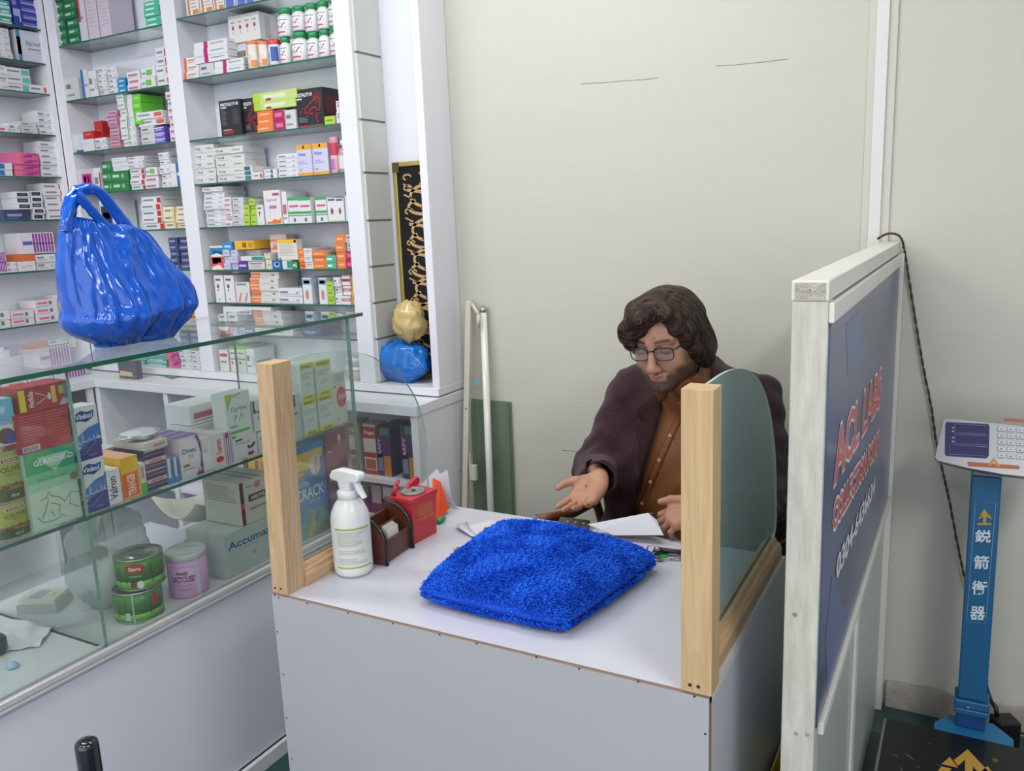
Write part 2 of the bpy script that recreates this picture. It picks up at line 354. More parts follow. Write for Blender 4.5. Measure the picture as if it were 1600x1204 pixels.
ZSH = 0.887
yd = onX(108, 600, XC-0.012).y
m = MB()
m.box((XCB+0.06, Y0, ZSH-0.008), (XC-0.014, YE-0.01, ZSH), GLASS, mats=[SHELFGLASS, SHELFGLASS, EDGE, EDGE, EDGE, EDGE]); m.build('glass_shelf', ctr)
yd = onX(168, 1000, XC-0.012).y
for k, (za, zb, yy) in enumerate(((0.568, ZSH-0.009, yd), (ZSH+0.0005, 1.2165, yd))):
    m = MB(); m.box((XCB+0.05, yy-0.008, za), (XC-0.0125, yy, zb), GLASS, mats=[EDGE, EDGE, GLASS, EDGE2, GLASS, EDGE2]); m.build('divider_glass', ctr)
m = MB(); m.box((XC-0.05, yd+0.001, ZSH-0.05), (XC-0.013, yd+0.012, ZSH-0.0085), EDGE2); m.build('glass_bracket', ctr)

# ================================================================== desk
DZ = 0.76; DX0, DX1, DY0, DY1 = -1.238, -0.322, 1.172, 1.765
desk = thing('counter_desk', (-0.78, DY0, 0), 'white box desk with screwed front panel and pine rails', 'desk')
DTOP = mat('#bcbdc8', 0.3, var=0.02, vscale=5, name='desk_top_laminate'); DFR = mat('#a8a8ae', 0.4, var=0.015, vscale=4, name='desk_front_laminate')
BRD = mat('#8a7466', 0.8, name='raw_board_edge'); EDW = mat('#c9c7c2', 0.5, name='white_edging')
m = MB(); m.box((DX0, DY0, DZ-0.016), (DX1, DY1, DZ), DTOP, mats=[None, None, BRD, EDW, EDW, EDW]); m.build('desk_top', desk)
m = MB(); m.box((DX0, DY0-0.004, 0.0), (DX1, DY0+0.012, DZ-0.0035), DFR, mats=[None, BRD, None, BRD, None, DFR])
SCR = mat('#33363a', 0.5, metal=0.5)
for px, py in ((429.5, 929.5), (435.5, 933), (480, 942), (544, 957), (614, 973.5), (687, 991), (745, 1005), (838, 1026), (905, 1044), (997, 1064), (1085, 1087.5), (1102, 1146), (433.5, 986.5), (443, 1053), (448, 1121), (456, 1185)):
    p = onY(px, py, DY0-0.004); Mx = Matrix.Rotation(math.pi/2, 3, 'X')
    m.lathe([(0.0019, 0), (0.0019, 0.0006)], SCR, org=(p.x, p.y, p.z), n=8, M=Mx)
m.build('front_panel', desk)
m = MB(); m.box((DX1-0.016, DY0+0.0125, 0), (DX1, DY1, DZ-0.0165), mat('#c6cad4', 0.2, name='desk_side_laminate')); m.build('side_panel', desk)
m = MB(); m.box((DX0, DY0+0.0125, 0), (DX0+0.016, DY1, DZ-0.0165), DFR); m.build('side_panel', desk)
m = MB(); m.box((DX0+0.017, DY0+0.3, 0.3), (DX1-0.017, DY0+0.312, DZ-0.0165), DFR); m.build('inner_panel', desk)
PINE = wood_mat('pine_wood', '#c2a582', '#ae8f6b', 1.2, (6, 6, 0.35)); PINEH = wood_mat('pine_moulding_wood', '#c2a07c', '#a88764', 1.2, (6, 0.35, 6)); PINE2 = wood_mat('pale_pine', '#c4a67e', '#b2936c', 1.0, (6, 6, 0.3))
# posts
def zat(px, py, Y): return onY(px, py, Y).z
pz = zat(418, 568, DY0); m = MB(); m.box((DX0+0.001, DY0-0.002, DZ), (onY(450, 925, DY0).x, DY0+0.05, pz), PINE)
lean = onY(401, 568, DY0).x-(DX0+0.001); m.v = [(x+(lean if z > DZ+0.1 else 0), y, z) for x, y, z in m.v]
m.build('left_post', desk, bevel=0.0012)
x1 = onY(450, 925, DY0).x
Mx = Matrix.Rotation(math.pi/2, 3, 'X')
HOLE = mat('#2c221a', 0.8)
for px, py in ((430, 918), (438.5, 919.5)): p = onY(px, py, DY0-0.002); m = MB(); m.lathe([(0.0025, 0), (0.0025, 0.0005)], HOLE, org=p, n=10, M=Mx); m.build('screw_hole', desk)
rx0 = onY(1066, 1070, DY0-0.01).x
for px, py in ((1078, 1069.5), (1091, 1072.5)): p = onY(px, py, DY0-0.004); m = MB(); m.lathe([(0.003, 0), (0.003, 0.0005)], HOLE, org=p, n=10, M=Mx); m.build('screw_hole', desk)
pz2 = zat(1085, 607, DY0); m = MB(); m.box((onY(1065, 1070, DY0).x, DY0-0.0035, DZ), (onY(1111, 1080, DY0).x+0.0015, DY0+0.042, pz2), PINE2); m.build('right_post', desk, bevel=0.0012)
# moulded glass rails
def moulding(xa, sgn, y0, y1, name):
    prof = [(0, 0), (0.046, 0), (0.046, 0.022), (0.040, 0.028), (0.040, 0.034), (0.034, 0.037), (0.030, 0.044), (0.026, 0.046), (0.026, 0.040), (0.020, 0.040), (0.020, 0.046), (0.014, 0.044), (0.010, 0.036), (0.004, 0.032), (0.0, 0.024)]
    P = [(xa+sgn*x, DZ+z) for x, z in prof]
    m = MB(); m.prism(P, y0, y1, PINEH); return m.build(name, desk, fix=True)
moulding(DX0+0.004, 1, DY0+0.051, DY1-0.01, 'glass_rail'); moulding(DX1-0.006, -1, DY0+0.043, DY1-0.01, 'glass_rail')
# curved glass screens standing in the rails
def screen(xp, outline, y_first, name, fm, em_):
    P = [onX(x, y, xp) for x, y in outline]; P = smooth_pts(P, 5)
    poly = [(p.y, p.z) for p in P]; poly = [(y_first, DZ+0.041), (y_first, poly[0][1])]+poly+[(poly[-1][0], DZ+0.041)]
    n = len(poly); m = MB(); vs = [Vector((xp, y, z)) for y, z in poly]+[Vector((xp+0.005, y, z)) for y, z in poly]
    m.add(vs, [tuple(range(n)), tuple(range(2*n-1, n-1, -1))], fm); m.add(vs, [(i, i+n, (i+1) % n+n, (i+1) % n) for i in range(n)], em_)
    return m.build(name, desk, fix=True)
screen(DX0+0.026, [(446, 561), (480, 552), (530, 548), (569, 553), (593, 565), (623, 587), (640, 608), (651, 630), (660, 660), (665, 693), (667, 726), (667, 750)], DY0+0.053, 'left_glass_screen', glass_mat('screen_glass', (0.95, 0.97, 0.96, 1), '#c0cccc', 0.03), mat('#9db5ae', 0.2))
SG = glass_mat('hazy_screen_glass', (0.72, 0.83, 0.82, 1), '#8fa5a5', 0.42)
screen(DX1-0.034, [(1112, 592), (1124, 584), (1140, 577), (1157, 576), (1172, 582), (1184, 596), (1195, 622), (1203, 660), (1208, 705), (1210, 760), (1210, 815), (1206, 840)], DY0+0.045, 'right_glass_screen', SG, mat('#a9bdb8', 0.2))

# ================================================================== partition with banner
PX0, PX1, PY0, PZ = -0.232, -0.181, 1.272, 1.394
part = thing('partition', (PX1, 1.9, 0), 'white painted timber-framed partition carrying a laboratory banner', 'partition')
PW = mat('#c2c0b6', 0.5, bump=0.4, bscale=30, var=0.22, vscale=22, stretch=(3, 3, 0.5), name='worn_white_paint')
PW2 = mat('#d5d4cd', 0.45, var=0.05, vscale=9, name='white_gloss_paint')
m = MB(); m.box((PX0, PY0, 0), (PX1, PY0+0.045, PZ-0.03), PW); m.build('end_post', part, bevel=0.002)
m = MB(); m.box((PX0-0.001, PY0-0.001, PZ-0.03), (PX1, YW-0.015, PZ), PW2); m.build('top_rail', part, bevel=0.002)
m = MB(); WORN = mat('#a59886', 0.9, bump=0.5, bscale=160, var=0.35, vscale=60, stretch=(1, 1, 3), name='bare_scuffed_wood')
m.box((PX0+0.004, PY0-0.0022, PZ-0.028), (PX1-0.004, PY0-0.0012, PZ-0.003), mat('#b9b1a4', 0.9, bump=0.6, bscale=140, var=0.25, vscale=60)); 
SCW = mat('#96928a', 0.5)
for px, py in ((1243.5, 1145), (1261.5, 1147)): m.lathe([(0.0035, 0), (0.0035, 0.0004), (0.0018, 0.0006)], SCW, org=onY(px, py, PY0), n=12, M=Mx)
m.lathe([(0.001, 0), (0.001, 0.0006)], HOLE, org=onY(1266, 453, PY0-0.0022), n=8, M=Mx)
m.lathe([(0.004, 0), (0.004, 0.0004)], mat('#9a7b5e', 0.8), org=onY(1242, 960, PY0), n=10, M=Mx)
m.build('end_grain_patch', part)
# bevelled lower rail of the banner and side battens
zb = onX(1285, 1118, PX1).z
m = MB(); m.box((PX1, PY0+0.03, zb), (PX1+0.010, YW-0.04, zb+0.022), PW2); m.build('middle_rail', part, bevel=0.002)
m = MB(); m.box((PX1, PY0+0.002, PZ-0.062), (PX1+0.008, YW-0.04, PZ-0.032), PW2); m.build('upper_batten', part, bevel=0.002)
m = MB(); m.box((PX0+0.012, PY0+0.0455, 0), (PX1-0.004, YW-0.045, PZ-0.031), mat('#b4bcbb', 0.3, name='partition_board')); m.build('board', part)
m = MB(); m.box((PX0, YW-0.044, 0), (PX1+0.012, YW-0.015, PZ-0.031), PW2); m.build('wall_post', part, bevel=0.002)
m = MB(); m.box((PX1-0.004, PY0+0.55, 0), (PX1+0.003, PY0+0.6, zb-0.001), PW2); m.build('lower_batten', part, bevel=0.002)
def banner_mat():
    m = bpy.data.materials.new('banner_print'); m.use_nodes = True; nt = m.node_tree; b = nt.nodes['Principled BSDF']; b.inputs['Roughness'].default_value = 0.22
    tc = nt.nodes.new('ShaderNodeTexCoord'); n = nt.nodes.new('ShaderNodeTexNoise'); n.inputs['Scale'].default_value = 3.0; n.inputs['Detail'].default_value = 3
    cr = nt.nodes.new('ShaderNodeValToRGB'); e = cr.color_ramp.elements; e[0].color = rgb('#3c4466'); e[1].color = rgb('#525f8a'); e[0].position = 0.4; e[1].position = 0.7
    nt.links.new(tc.outputs['Object'], n.inputs['Vector']); nt.links.new(n.outputs[0], cr.inputs[0]); nt.links.new(cr.outputs[0], b.inputs[0]); return m
YBN0, YBN1 = PY0+0.012, YW-0.05; ZB0, ZB1 = zb+0.022, PZ-0.062
m = MB(); m.box((PX1, YBN0, ZB0), (PX1+0.003, YBN1, ZB1), banner_mat())
xb_ = PX1+0.0036
LB = mat('#4d6fb4', 0.3)
for q in (((1322, 505), (1345, 485), (1352, 560), (1325, 590)), ((1290, 1000), (1300, 900), (1330, 980), (1293, 1090))):
    m.add([onX(x, y, xb_-0.0003) for x, y in q], [(0, 1, 2, 3)], mat('#4c5c92', 0.25))
BR = mat('#c8443f', 0.35, name='banner_red_letters'); BWH = mat('#d9dae2', 0.35, name='banner_white_letters')
def btext(t, q, col, outline=True, bold=True):
    # q = lower left, lower right, upper left in the photograph -> banner plane
    A, B, C = [onX(x, y, xb_) for x, y in q]; O = Vector((xb_, A.y, A.z)); U = Vector((0, B.y-A.y, B.z-A.z)); V = Vector((0, 0, C.z-A.z))
    if outline:
        for k, (dy, dz) in enumerate(((-.008, 0), (.008, 0), (0, .006), (0, -.006), (.006, .005), (-.006, -.005), (.006, -.005), (-.006, .005), (-.004, 0), (.004, 0))):
            put_text(m, t, O+Vector((.00002*k, dy, dz)), U, V, BWH, bold)
    for k, dy in enumerate((-.0025, 0, .0025) if outline else (-.003, -.0015, 0, .0015, .003)): put_text(m, t, O+Vector((0.0006+.00002*k, dy, 0)), U, V, col, bold)
btext('ACL LABS', ((1303, 760), (1375, 632), (1305, 676)), BR)
btext('COLLECTION POINT', ((1301, 832), (1372, 704), (1303, 786)), BR)
btext('0304-6436634', ((1306, 908), (1366, 770), (1308, 868)), BWH, outline=False)
o = m.build('banner', part); o['label'] = 'blue printed banner with red and white lettering'
# ================================================================== medicine cartons
# a style: body colour plus printed marks; each mark is (face, u0, v0, u1, v1, colour or (colour, text))
# faces: f front (towards the aisle), r right side, l left side, t top
def st(body, *marks, rough=0.35): return (body, marks, rough)
G = '#8f8f96'
def lines(face, u0, v0, u1, v1, n, col=G, th=0.35):
    out = []
    for i in range(n):
        h = (v1-v0)/n; out.append((face, u0, v1-h*(i+th), u0+(u1-u0)*(1.0 if i % 3 else 0.8), v1-h*i, col))
    return out
def carton_mesh(w, d, h, style):
    body, marks, rough = style; mb = MB(); B = mat(body, rough)
    mb.box((0, 0, 0), (w, d, h), B); e = 0.0004
    for mk in marks:
        face, u0, v0, u1, v1, col = mk[:6]; zo = mk[6] if len(mk) > 6 else 0
        if face == 'f': O, U, V, N = (0, -e-zo, 0), (w, 0, 0), (0, 0, h), (0, -1, 0)
        elif face == 'r': O, U, V, N = (w+e+zo, 0, 0), (0, d, 0), (0, 0, h), (1, 0, 0)
        elif face == 'l': O, U, V, N = (-e-zo, d, 0), (0, -d, 0), (0, 0, h), (-1, 0, 0)
        else: O, U, V, N = (0, 0, h+e+zo), (w, 0, 0), (0, d, 0), (0, 0, 1)
        O, U, V = Vector(O), Vector(U), Vector(V)
        P0 = O+U*u0+V*v0; UU = U*(u1-u0); VV = V*(v1-v0)
        if isinstance(col, tuple) and col[0] == 'disc':
            c = P0+UU/2+VV/2; n = 24; mb.add([c+UU/2*math.cos(2*math.pi*k/n)+VV/2*math.sin(2*math.pi*k/n) for k in range(n)], [tuple(range(n))], mat(col[1], rough))
        elif isinstance(col, tuple) and col[0] == 'poly':
            mb.add([P0+UU*a+VV*b for a, b in col[2]], [tuple(range(len(col[2])))], mat(col[1], rough))
        elif isinstance(col, tuple) and col[0] == 'pen':
            strokes(mb, col[2], P0, UU, VV, col[3], mat(col[1], rough), N)
        elif isinstance(col, tuple) and col[0] == 'vtext':      # reads upwards
            put_text(mb, col[2], P0+UU, VV, -UU, mat(col[1], rough), True)
        elif isinstance(col, tuple): put_text(mb, col[1], P0, UU, VV, mat(col[0], rough), len(col) > 2)
        else: mb.add([P0, P0+UU, P0+UU+VV, P0+VV], [(0, 1, 2, 3)], mat(col, rough))
    return mb.mesh('medicine_carton')
WHT = '#d6d6da'; OFF = '#cdccca'
STY = {
 'w':   st(WHT, ('f', .06, .5, .4, .72, '#77787f'), ('f', .06, .25, .55, .33, G), ('f', .72, .3, .94, .7, '#b9b9bf'), ('r', .1, .35, .8, .5, G)),
 'w2':  st('#c6c6c8', ('f', .1, .55, .5, .75, '#6d6e74'), ('f', .1, .2, .7, .3, G), ('r', .2, .4, .7, .6, '#7d7d84')),
 'plain': st(WHT, ('f', .1, .6, .6, .66, '#b5b5ba')),
 'wo':  st(WHT, ('f', 0, 0, .22, 1, '#c9663a'), ('f', .3, .5, .85, .68, '#c77a52'), ('f', .3, .25, .7, .33, G)),
 'wotall': st(WHT, ('f', .12, .05, .3, .9, '#c9804c'), *lines('f', .4, .2, .9, .8, 5, '#b99a86'), ('f', .5, .05, .95, .2, '#cc8038')),
 'wm':  st(WHT, ('f', .3, 0, .42, 1, '#b0246a'), ('f', .5, .5, .9, .66, G), ('r', .1, .4, .9, .55, G)),
 'wr':  st(WHT, ('f', .78, 0, .98, .8, '#b5303c'), ('f', .08, .35, .6, .62, '#85808a'), ('r', .1, .4, .7, .5, G)),
 'wpk': st(WHT, ('f', .1, .3, .8, .6, '#c0607c'), ('f', .1, .15, .8, .2, G)),
 'wt':  st(WHT, ('f', .64, .15, .97, .85, '#5fb5ac'), ('f', .06, .45, .55, .65, '#7c7d85')),
 'wor': st(WHT, ('f', .68, .2, .97, .8, '#d1614a'), ('f', .06, .45, .5, .65, '#7c7d85')),
 'wb':  st('#cfd2e0', ('f', .1, 0, .9, .45, '#5a6cb8'), ('f', .2, .6, .9, .8, '#6f7fc0')),
 'wbk': st(WHT, ('f', .08, .2, .85, .8, '#2e3440'), ('f', .2, .4, .7, .6, '#8d98a2')),
 'wck': st(WHT, ('f', .06, .35, .4, .6, '#7a8088'), ('f', .72, .3, .92, .62, ('poly', '#2d4e78', [(0, .5), (.3, 0), (1, 1), (.3, .45)])), ('f', .06, .18, .9, .24, '#86a0b8')),
 'navy': st('#39426e', ('f', .1, .35, .7, .6, '#8e96b8'), ('f', .1, .15, .5, .22, '#6f779e'), ('r', .1, .4, .8, .5, '#555e88')),
 'blueb': st('#3240a0', ('f', .05, .3, .75, .5, '#a9a6d8'), ('f', .8, .15, .95, .5, '#d7d9ea'), ('f', .05, .6, .6, .72, '#8a7fc0')),
 'blue': st('#2c6cae', ('f', .1, .45, .9, .6, '#c8dcf0')),
 'teal': st('#4fa8a0', ('f', 0, 0, 1, .35, '#cfd8d8'), ('f', .15, .5, .8, .7, '#d6ecea')),
 'grt':  st('#46b08e', ('f', .1, .3, .7, .62, '#cfe9dd'), ('r', 0, 0, 1, 1, '#d2d6d4')),
 'green': st('#1e6a42', ('f', .1, .35, .55, .65, '#a9cbb4'), ('f', .65, .3, .8, .7, '#5f9a76'), ('f', 0, .92, 1, 1, '#174f33')),
 'gr2': st('#2f8a4c', ('f', .1, .35, .6, .62, '#d8e8d8'), ('f', .7, .2, .9, .8, '#a4c8a8')),
 'lime': st('#a6c838', ('f', .15, .4, .8, .62, '#6f9030'), ('r', 0, 0, 1, 1, '#c9cfc0'), ('r', .1, .3, .9, .4, G)),
 'brgreen': st('#6cc43c', ('f', .2, .4, .8, .6, '#a6dc84')),
 'limelong': st('#b9cc78', ('f', 0, 0, .16, 1, '#a2c83c'), ('f', .25, .3, .75, .75, '#d3d8c0'), ('f', .3, .1, .42, .35, '#a8324a')),
 'org': st('#dd7a3a', ('f', .12, .35, .75, .58, '#f0b48c'), ('r', 0, 0, 1, 1, '#d6b8a4'), ('r', .1, .3, .8, .6, '#b98c74')),
 'orgw': st('#d5d2d0', ('f', 0, 0, .42, 1, '#e0763a'), ('f', .08, .35, .36, .6, '#f2bb98'), ('f', .5, .55, .9, .68, G), ('f', .5, .3, .8, .36, G)),
 'orglong': st('#cfcdcb', ('f', 0, 0, .34, .85, '#e27a42'), ('f', .04, .3, .3, .5, '#f3c3a6'), ('f', .74, .35, .84, .7, '#8d8b8b'), ('f', .4, .2, .7, .25, G)),
 'mag': st('#a82458', ('f', .2, .3, .8, .7, '#cf6f92'), ('r', 0, 0, 1, 1, '#cdbfae'), ('r', .2, .3, .8, .6, '#9c8f80')),
 'pinkm': st('#cf5f98', ('f', 0, 0, .3, 1, '#e0708c'), ('f', .4, .25, .75, .45, '#8a2c6c'), ('f', .55, .5, .95, .75, '#a2307c')),
 'pinkb': st('#d28fa0', ('f', .1, .3, .9, .6, '#5468a8'), ('f', 0, .85, 1, 1, '#e3a98c')),
 'purst': st('#6a4fb0', ('f', 0, .62, 1, .78, '#dcd8ee'), ('f', .1, .3, .8, .48, '#c6b8e4'), ('f', 0, 0, 1, .15, '#4c80c8')),
 'wg':  st(WHT, ('f', .86, 0, 1, 1, '#58b040'), ('f', .1, .4, .7, .6, '#9a9a9e')),
 'wgr': st(WHT, ('f', .35, .25, .75, .8, '#6ab84c'), ('f', .05, .4, .3, .6, G), ('f', 0, .02, 1, .08, '#c8506a')),
 'wteal': st(WHT, ('f', 0, .1, .75, .9, '#2a6a78'), ('f', .1, .35, .6, .6, '#a8ccd0')),
 'wblue': st(WHT, ('f', .5, .1, .7, .9, '#2a6fae'), ('f', .08, .4, .42, .6, G)),
 'zeroal': st('#cfcfcd', ('f', .06, .35, .3, .68, ('#4a4a4c', 'O.al', 1)), ('f', .62, .4, .9, .65, ('#6a6a6c', 'Osteo', 1)), ('f', .06, .12, .5, .16, G)),
 'gwt': st(WHT, ('f', 0, .88, 1, 1, '#3f9e56'), ('f', .12, .62, .9, .7, '#c0616a'), ('f', 0, .36, 1, .46, '#3f9e56'), ('f', 0, .28, 1, .32, '#3f9e56'), ('f', .4, .06, .6, .2, '#6d6d72'), ('r', .2, .3, .6, .7, '#b9b9be')),
 'bone': st(WHT, ('f', .1, .88, .9, .96, '#5e4f52'), ('f', .32, .3, .68, .6, ('poly', '#8e4a44', [(.3, 0), (.7, 0), (1, .5), (.6, 1), (.4, 1), (0, .5)])), ('f', .1, .02, .9, .05, '#c8a860')),
 'cap': st('#d8d5d8', ('f', .55, .84, .95, .92, '#b0506a'), ('f', .12, .66, .8, .76, ('#8a4a5a', 'Capricef')), ('f', .3, .46, .75, .56, '#b07a9c'), ('f', .1, .02, .95, .2, ('poly', '#dd7030', [(0, 0), (1, 0), (1, .9), (.8, .5), (.55, .8), (.3, .3), (0, .4)])), ('f', .2, .2, .7, .5, ('pen', '#c78a96', [[(0, 0), (.3, .5), (.2, 1)], [(.9, .1), (.7, .6), (.8, 1)]], .001))),
 'five': st(WHT, ('f', .05, .88, .95, 1.0, '#3a6f6a'), ('f', .25, .5, .7, .72, ('#7a7a80', '35', 1)), ('f', .3, .06, .7, .24, ('poly', '#44484c', [(0, 0), (1, 0), (.5, 1)]))),
 'color': st('#dfe0c0', ('f', 0, .6, 1, .92, ('poly', '#2c78b8', [(0, 0), (.5, .3), (1, 0), (1, 1), (0, 1)])), ('f', .15, .66, .9, .8, ('#e8f0f8', 'Vita', 1)), ('f', 0, 0, 1, .55, ('poly', '#cf4f6e', [(0, .2), (.6, .4), (1, 0), (1, 1), (0, 1)])), ('f', .1, .25, .5, .5, '#e3a63c'), ('f', .5, .3, .8, .5, '#7cae4c')),
 'lav': st('#c3bfdc', ('f', .1, .45, .75, .6, '#948fc0'), ('f', .05, .02, .95, .06, '#9a96b8')),
 'lavw': st('#cbc9d2', ('f', .1, .5, .5, .62, '#9c99ae'), ('f', .1, .3, .7, .36, '#aaa8b4')),
 'yel': st('#dfae34', ('f', .4, .2, .6, .8, '#8c5a20'), ('f', .7, .2, .95, .8, '#b98a2c')),
 'blueyel': st('#2f86c2', ('f', .2, .3, .8, .55, '#bfe0f2'), ('t', 0, 0, 1, 1, '#4f9ccc')),
 'purp': st('#5c3a8e', ('f', .1, .38, .85, .64, '#c8bce0')),
 'brtext': st('#d2cdca', ('f', .1, .6, .85, .7, '#8a6468'), ('f', .15, .4, .8, .46, '#a88890'), ('f', .1, .2, .85, .26, '#a88890')),
 'lgst': st('#d8cfcf', ('f', 0, .3, 1, .7, '#c8d488'), ('f', .2, .75, .8, .9, '#a86a80')),
 'pinkst': st('#dcc5bd', *[('f', 0, v, 1, v+.06, '#d88c78') for v in (.05, .28, .55, .8)], ('f', .15, .6, .85, .72, '#c09088')),
 'ytop': st('#d6d2c8', ('f', 0, .82, 1, 1, '#e2b828'), *lines('f', .1, .15, .88, .76, 8, '#a9a6a0'), ('f', .05, .02, .14, .09, '#2a2a30'), ('f', .86, .84, .97, .97, '#2a2a30')),
 'bluecell': st('#2f62a8', ('f', .15, .2, .85, .8, ('disc', '#86b2dc')), ('f', .4, .4, .7, .7, ('disc', '#d0e2f2'))),
 'tealw': st('#d1d6d5', ('f', .5, .1, 1, .9, '#3a8a7c')),
 'wdot': st(WHT, ('f', .15, .8, .7, .88, '#6a5a60'), ('f', .25, .52, .5, .68, ('disc', '#8c3a44')), ('f', .3, .42, .4, .5, '#8c3a44'), ('f', .35, .08, .5, .16, '#b09aa0')),
 'wdot4': st('#d2d0cf', *[x for k in range(4) for x in (('f', .08+k*.235, .74, .2+k*.235, .78, '#77777c'), ('f', .1+k*.235, .48, .18+k*.235, .64, ('disc', '#9a4a50')), ('f', .13+k*.235, .34, .15+k*.235, .42, '#9a4a50'))], ('r', .3, .1, .6, .9, '#b9b9be')),
 'foot': st('#d3cfd2', ('f', .1, .85, .8, .95, '#7a86a0'), ('f', .12, .05, .45, .5, ('poly', '#c98468', [(0, 0), (.5, 0), (1, 1), (.7, 1)])), ('f', .55, .05, .88, .5, ('poly', '#c98468', [(0, 0), (.5, 0), (1, 1), (.7, 1)]))),
 'ear': st('#d4d8de', ('f', 0, .74, 1, .95, '#7fa6c4'), ('f', .15, .78, .8, .9, '#dfe8f0'), ('f', .25, .15, .65, .55, ('disc', '#bf8a74')), ('r', .1, .2, .8, .8, '#bdc0c6')),
 'rstripe': st(WHT, ('f', 0, .35, 1, .65, '#b04a50'), ('f', .15, .42, .85, .58, '#e0c8c8'), ('f', 0, .9, 1, 1, '#c07a40')),
 'circ': st('#dcae3c', ('f', .14, .1, .92, .92, ('disc', '#27424e')), ('f', .3, .55, .75, .75, ('#d8dcc8', '28', 1)), ('f', .25, .3, .8, .42, '#cfcfb8')),
 'nidol': st('#c4c2da', ('f', 0, .84, 1, 1, '#e09e2c'), ('f', 0, 0, 1, .1, '#e09e2c'), ('f', .12, .64, .62, .74, ('#2f6eae', 'Nilstat', 1)), ('f', .12, .44, .5, .5, ('#5a7cb4', 'for the')), ('f', .12, .36, .7, .42, ('#5a7cb4', 'Baby Mouth')), ('f', .12, .16, .3, .21, G), ('f', .44, .88, .54, .97, '#a86c18')),
 'prot': st('#25252b', ('f', .08, .84, .92, .93, ('#e8e8ea', 'PROTALITY-M', 1)), ('f', .08, .78, .35, .82, '#c8c8cc'), *lines('f', .08, .3, .32, .72, 9, '#6c6c74'), *lines('f', .62, .3, .9, .72, 8, '#5c5c64'), ('f', .1, .06, .6, .16, '#8c2c34'), ('f', .1, .17, .5, .19, '#b9b9bc')),
 'prot2': st('#222228', ('f', .05, .8, .62, .9, ('#e8e8ea', 'PROTALITY-M', 1)), ('f', .05, .73, .25, .77, '#c8c8cc'), ('f', .15, .1, .95, .85, ('pen', '#8e2430', [[(.0, .4), (.25, .5), (.5, .7), (.8, .9), (.95, .8), (.9, .5), (.7, .2), (.8, 0)], [(.3, .2), (.5, .5), (.7, .55), (.85, .3)], [(.1, .5), (.4, .3), (.6, .35)]], .006), 0.0002), ('f', .65, .6, .95, .95, ('disc', '#5a1c24')), *lines('f', .1, .12, .4, .26, 3, '#9a9aa0', .3), ('f', .05, .02, .95, .05, '#a03844'), ('r', .1, .3, .7, .8, '#5a1c24'), ('r', .1, .05, .8, .15, '#6c6c74')),
 'red': st('#b8282c', ('f', .15, .5, .7, .7, '#d47a74'), ('t', 0, 0, 1, 1, '#a82428')),
 'redtop': st('#cdc3d0', ('f', 0, .4, .3, 1, '#b03036'), ('f', .3, .45, .6, .5, G)),
 'pinkbig': st('#c8bccb', *lines('f', .15, .2, .85, .9, 9, '#ab9fb0', .2)),
 'epival': st('#c9c9d6', ('f', 0, 0, .12, 1, '#3c80b4'), ('f', 0, .22, .12, .78, '#a88aa4'), ('f', .3, .5, .74, .68, ('#4a5a9c', 'Epival')), ('f', .32, .4, .85, .45, '#8a8ea6'), ('f', .6, .3, .8, .34, '#a8aab8')),
 'bluebar': st('#cccdd6', ('f', 0, 0, .35, 1, '#2a6ea8'), ('f', .45, .4, .8, .5, G)),
 'sideblue': st('#c9cad8', ('f', 0, .75, .3, 1, '#3c4fa8'), ('f', 0, 0, 1, .14, '#2f56a4')),
 'pinkmg': st('#c6bcc6', ('f', .35, 0, .85, .8, '#b02a78'), ('f', .45, .1, .55, .7, '#dcc2d0'), ('f', .65, .1, .7, .7, '#dcc2d0')),
 'greenbx': st('#2c7c48', ('f', .06, .38, .46, .66, '#b7d4bc'), ('f', .6, .3, .75, .7, '#88b894'), ('f', 0, .94, 1, 1, '#1d5232')),
 'beige': st('#ddd6c0', ('f', 0, 0, .12, 1, '#dca84c'), ('f', .25, .35, .75, .6, '#8a8676'), ('f', .85, .2, .95, .8, '#dcb45c')),
 'purpst': st('#d3cdd6', *[('f', .36+k*.09, .05, .42+k*.09, .95, '#8e3a98') for k in range(7)], ('f', .06, .42, .34, .6, '#5a5ea8'), ('f', .36, .45, 1, .5, '#b98ac0')),
 'pnk12': st('#d8ccd0', ('f', .1, .45, .55, .75, '#cf6f8c'), ('f', .62, .3, .76, .8, '#5a7c88'), ('f', .05, .15, .6, .25, '#7cb4b8')),
 'orw': st(WHT, ('f', .2, .1, .75, .9, '#d94a30'), ('f', .3, .4, .6, .6, '#e88a70'), ('f', .85, 0, .9, 1, '#7a3038')),
 'orgtop': st('#cf6a40', ('r', .2, .3, .8, .6, '#dca088')),
 'redwave': st('#d6d3d3', ('f', .2, .35, .8, .65, ('pen', '#a8344c', [[(0, .5), (.3, .2), (.6, .7), (1, .5)]], .002))),
 'gauze': st('#8e99a8', ('f', .1, .5, .8, .7, '#6a7ba8'), ('f', .1, .1, .8, .2, '#b4bcc6')),
 'yr': st('#c9a82c', ('f', 0, .3, 1, .52, '#b8442c'), ('f', 0, .1, 1, .2, '#c06c2c')),
 'gtop': st('#d2d0cc', ('t', 0, 0, 1, 1, '#6cbc3c'), ('f', 0, .88, 1, 1, '#6cbc3c'), ('f', 0, .48, 1, .54, '#6cae50'), ('f', .15, .3, .4, .42, ('disc', '#a8343c')), ('f', .1, .7, .8, .76, '#77777c'), ('r', .2, .2, .8, .35, '#77777c'), ('r', .2, .6, .7, .64, G)),
 'pkw': st('#d6d3d4', ('f', .1, .7, .9, .84, '#c04a5c'), ('f', .1, .4, .8, .5, G)),
}
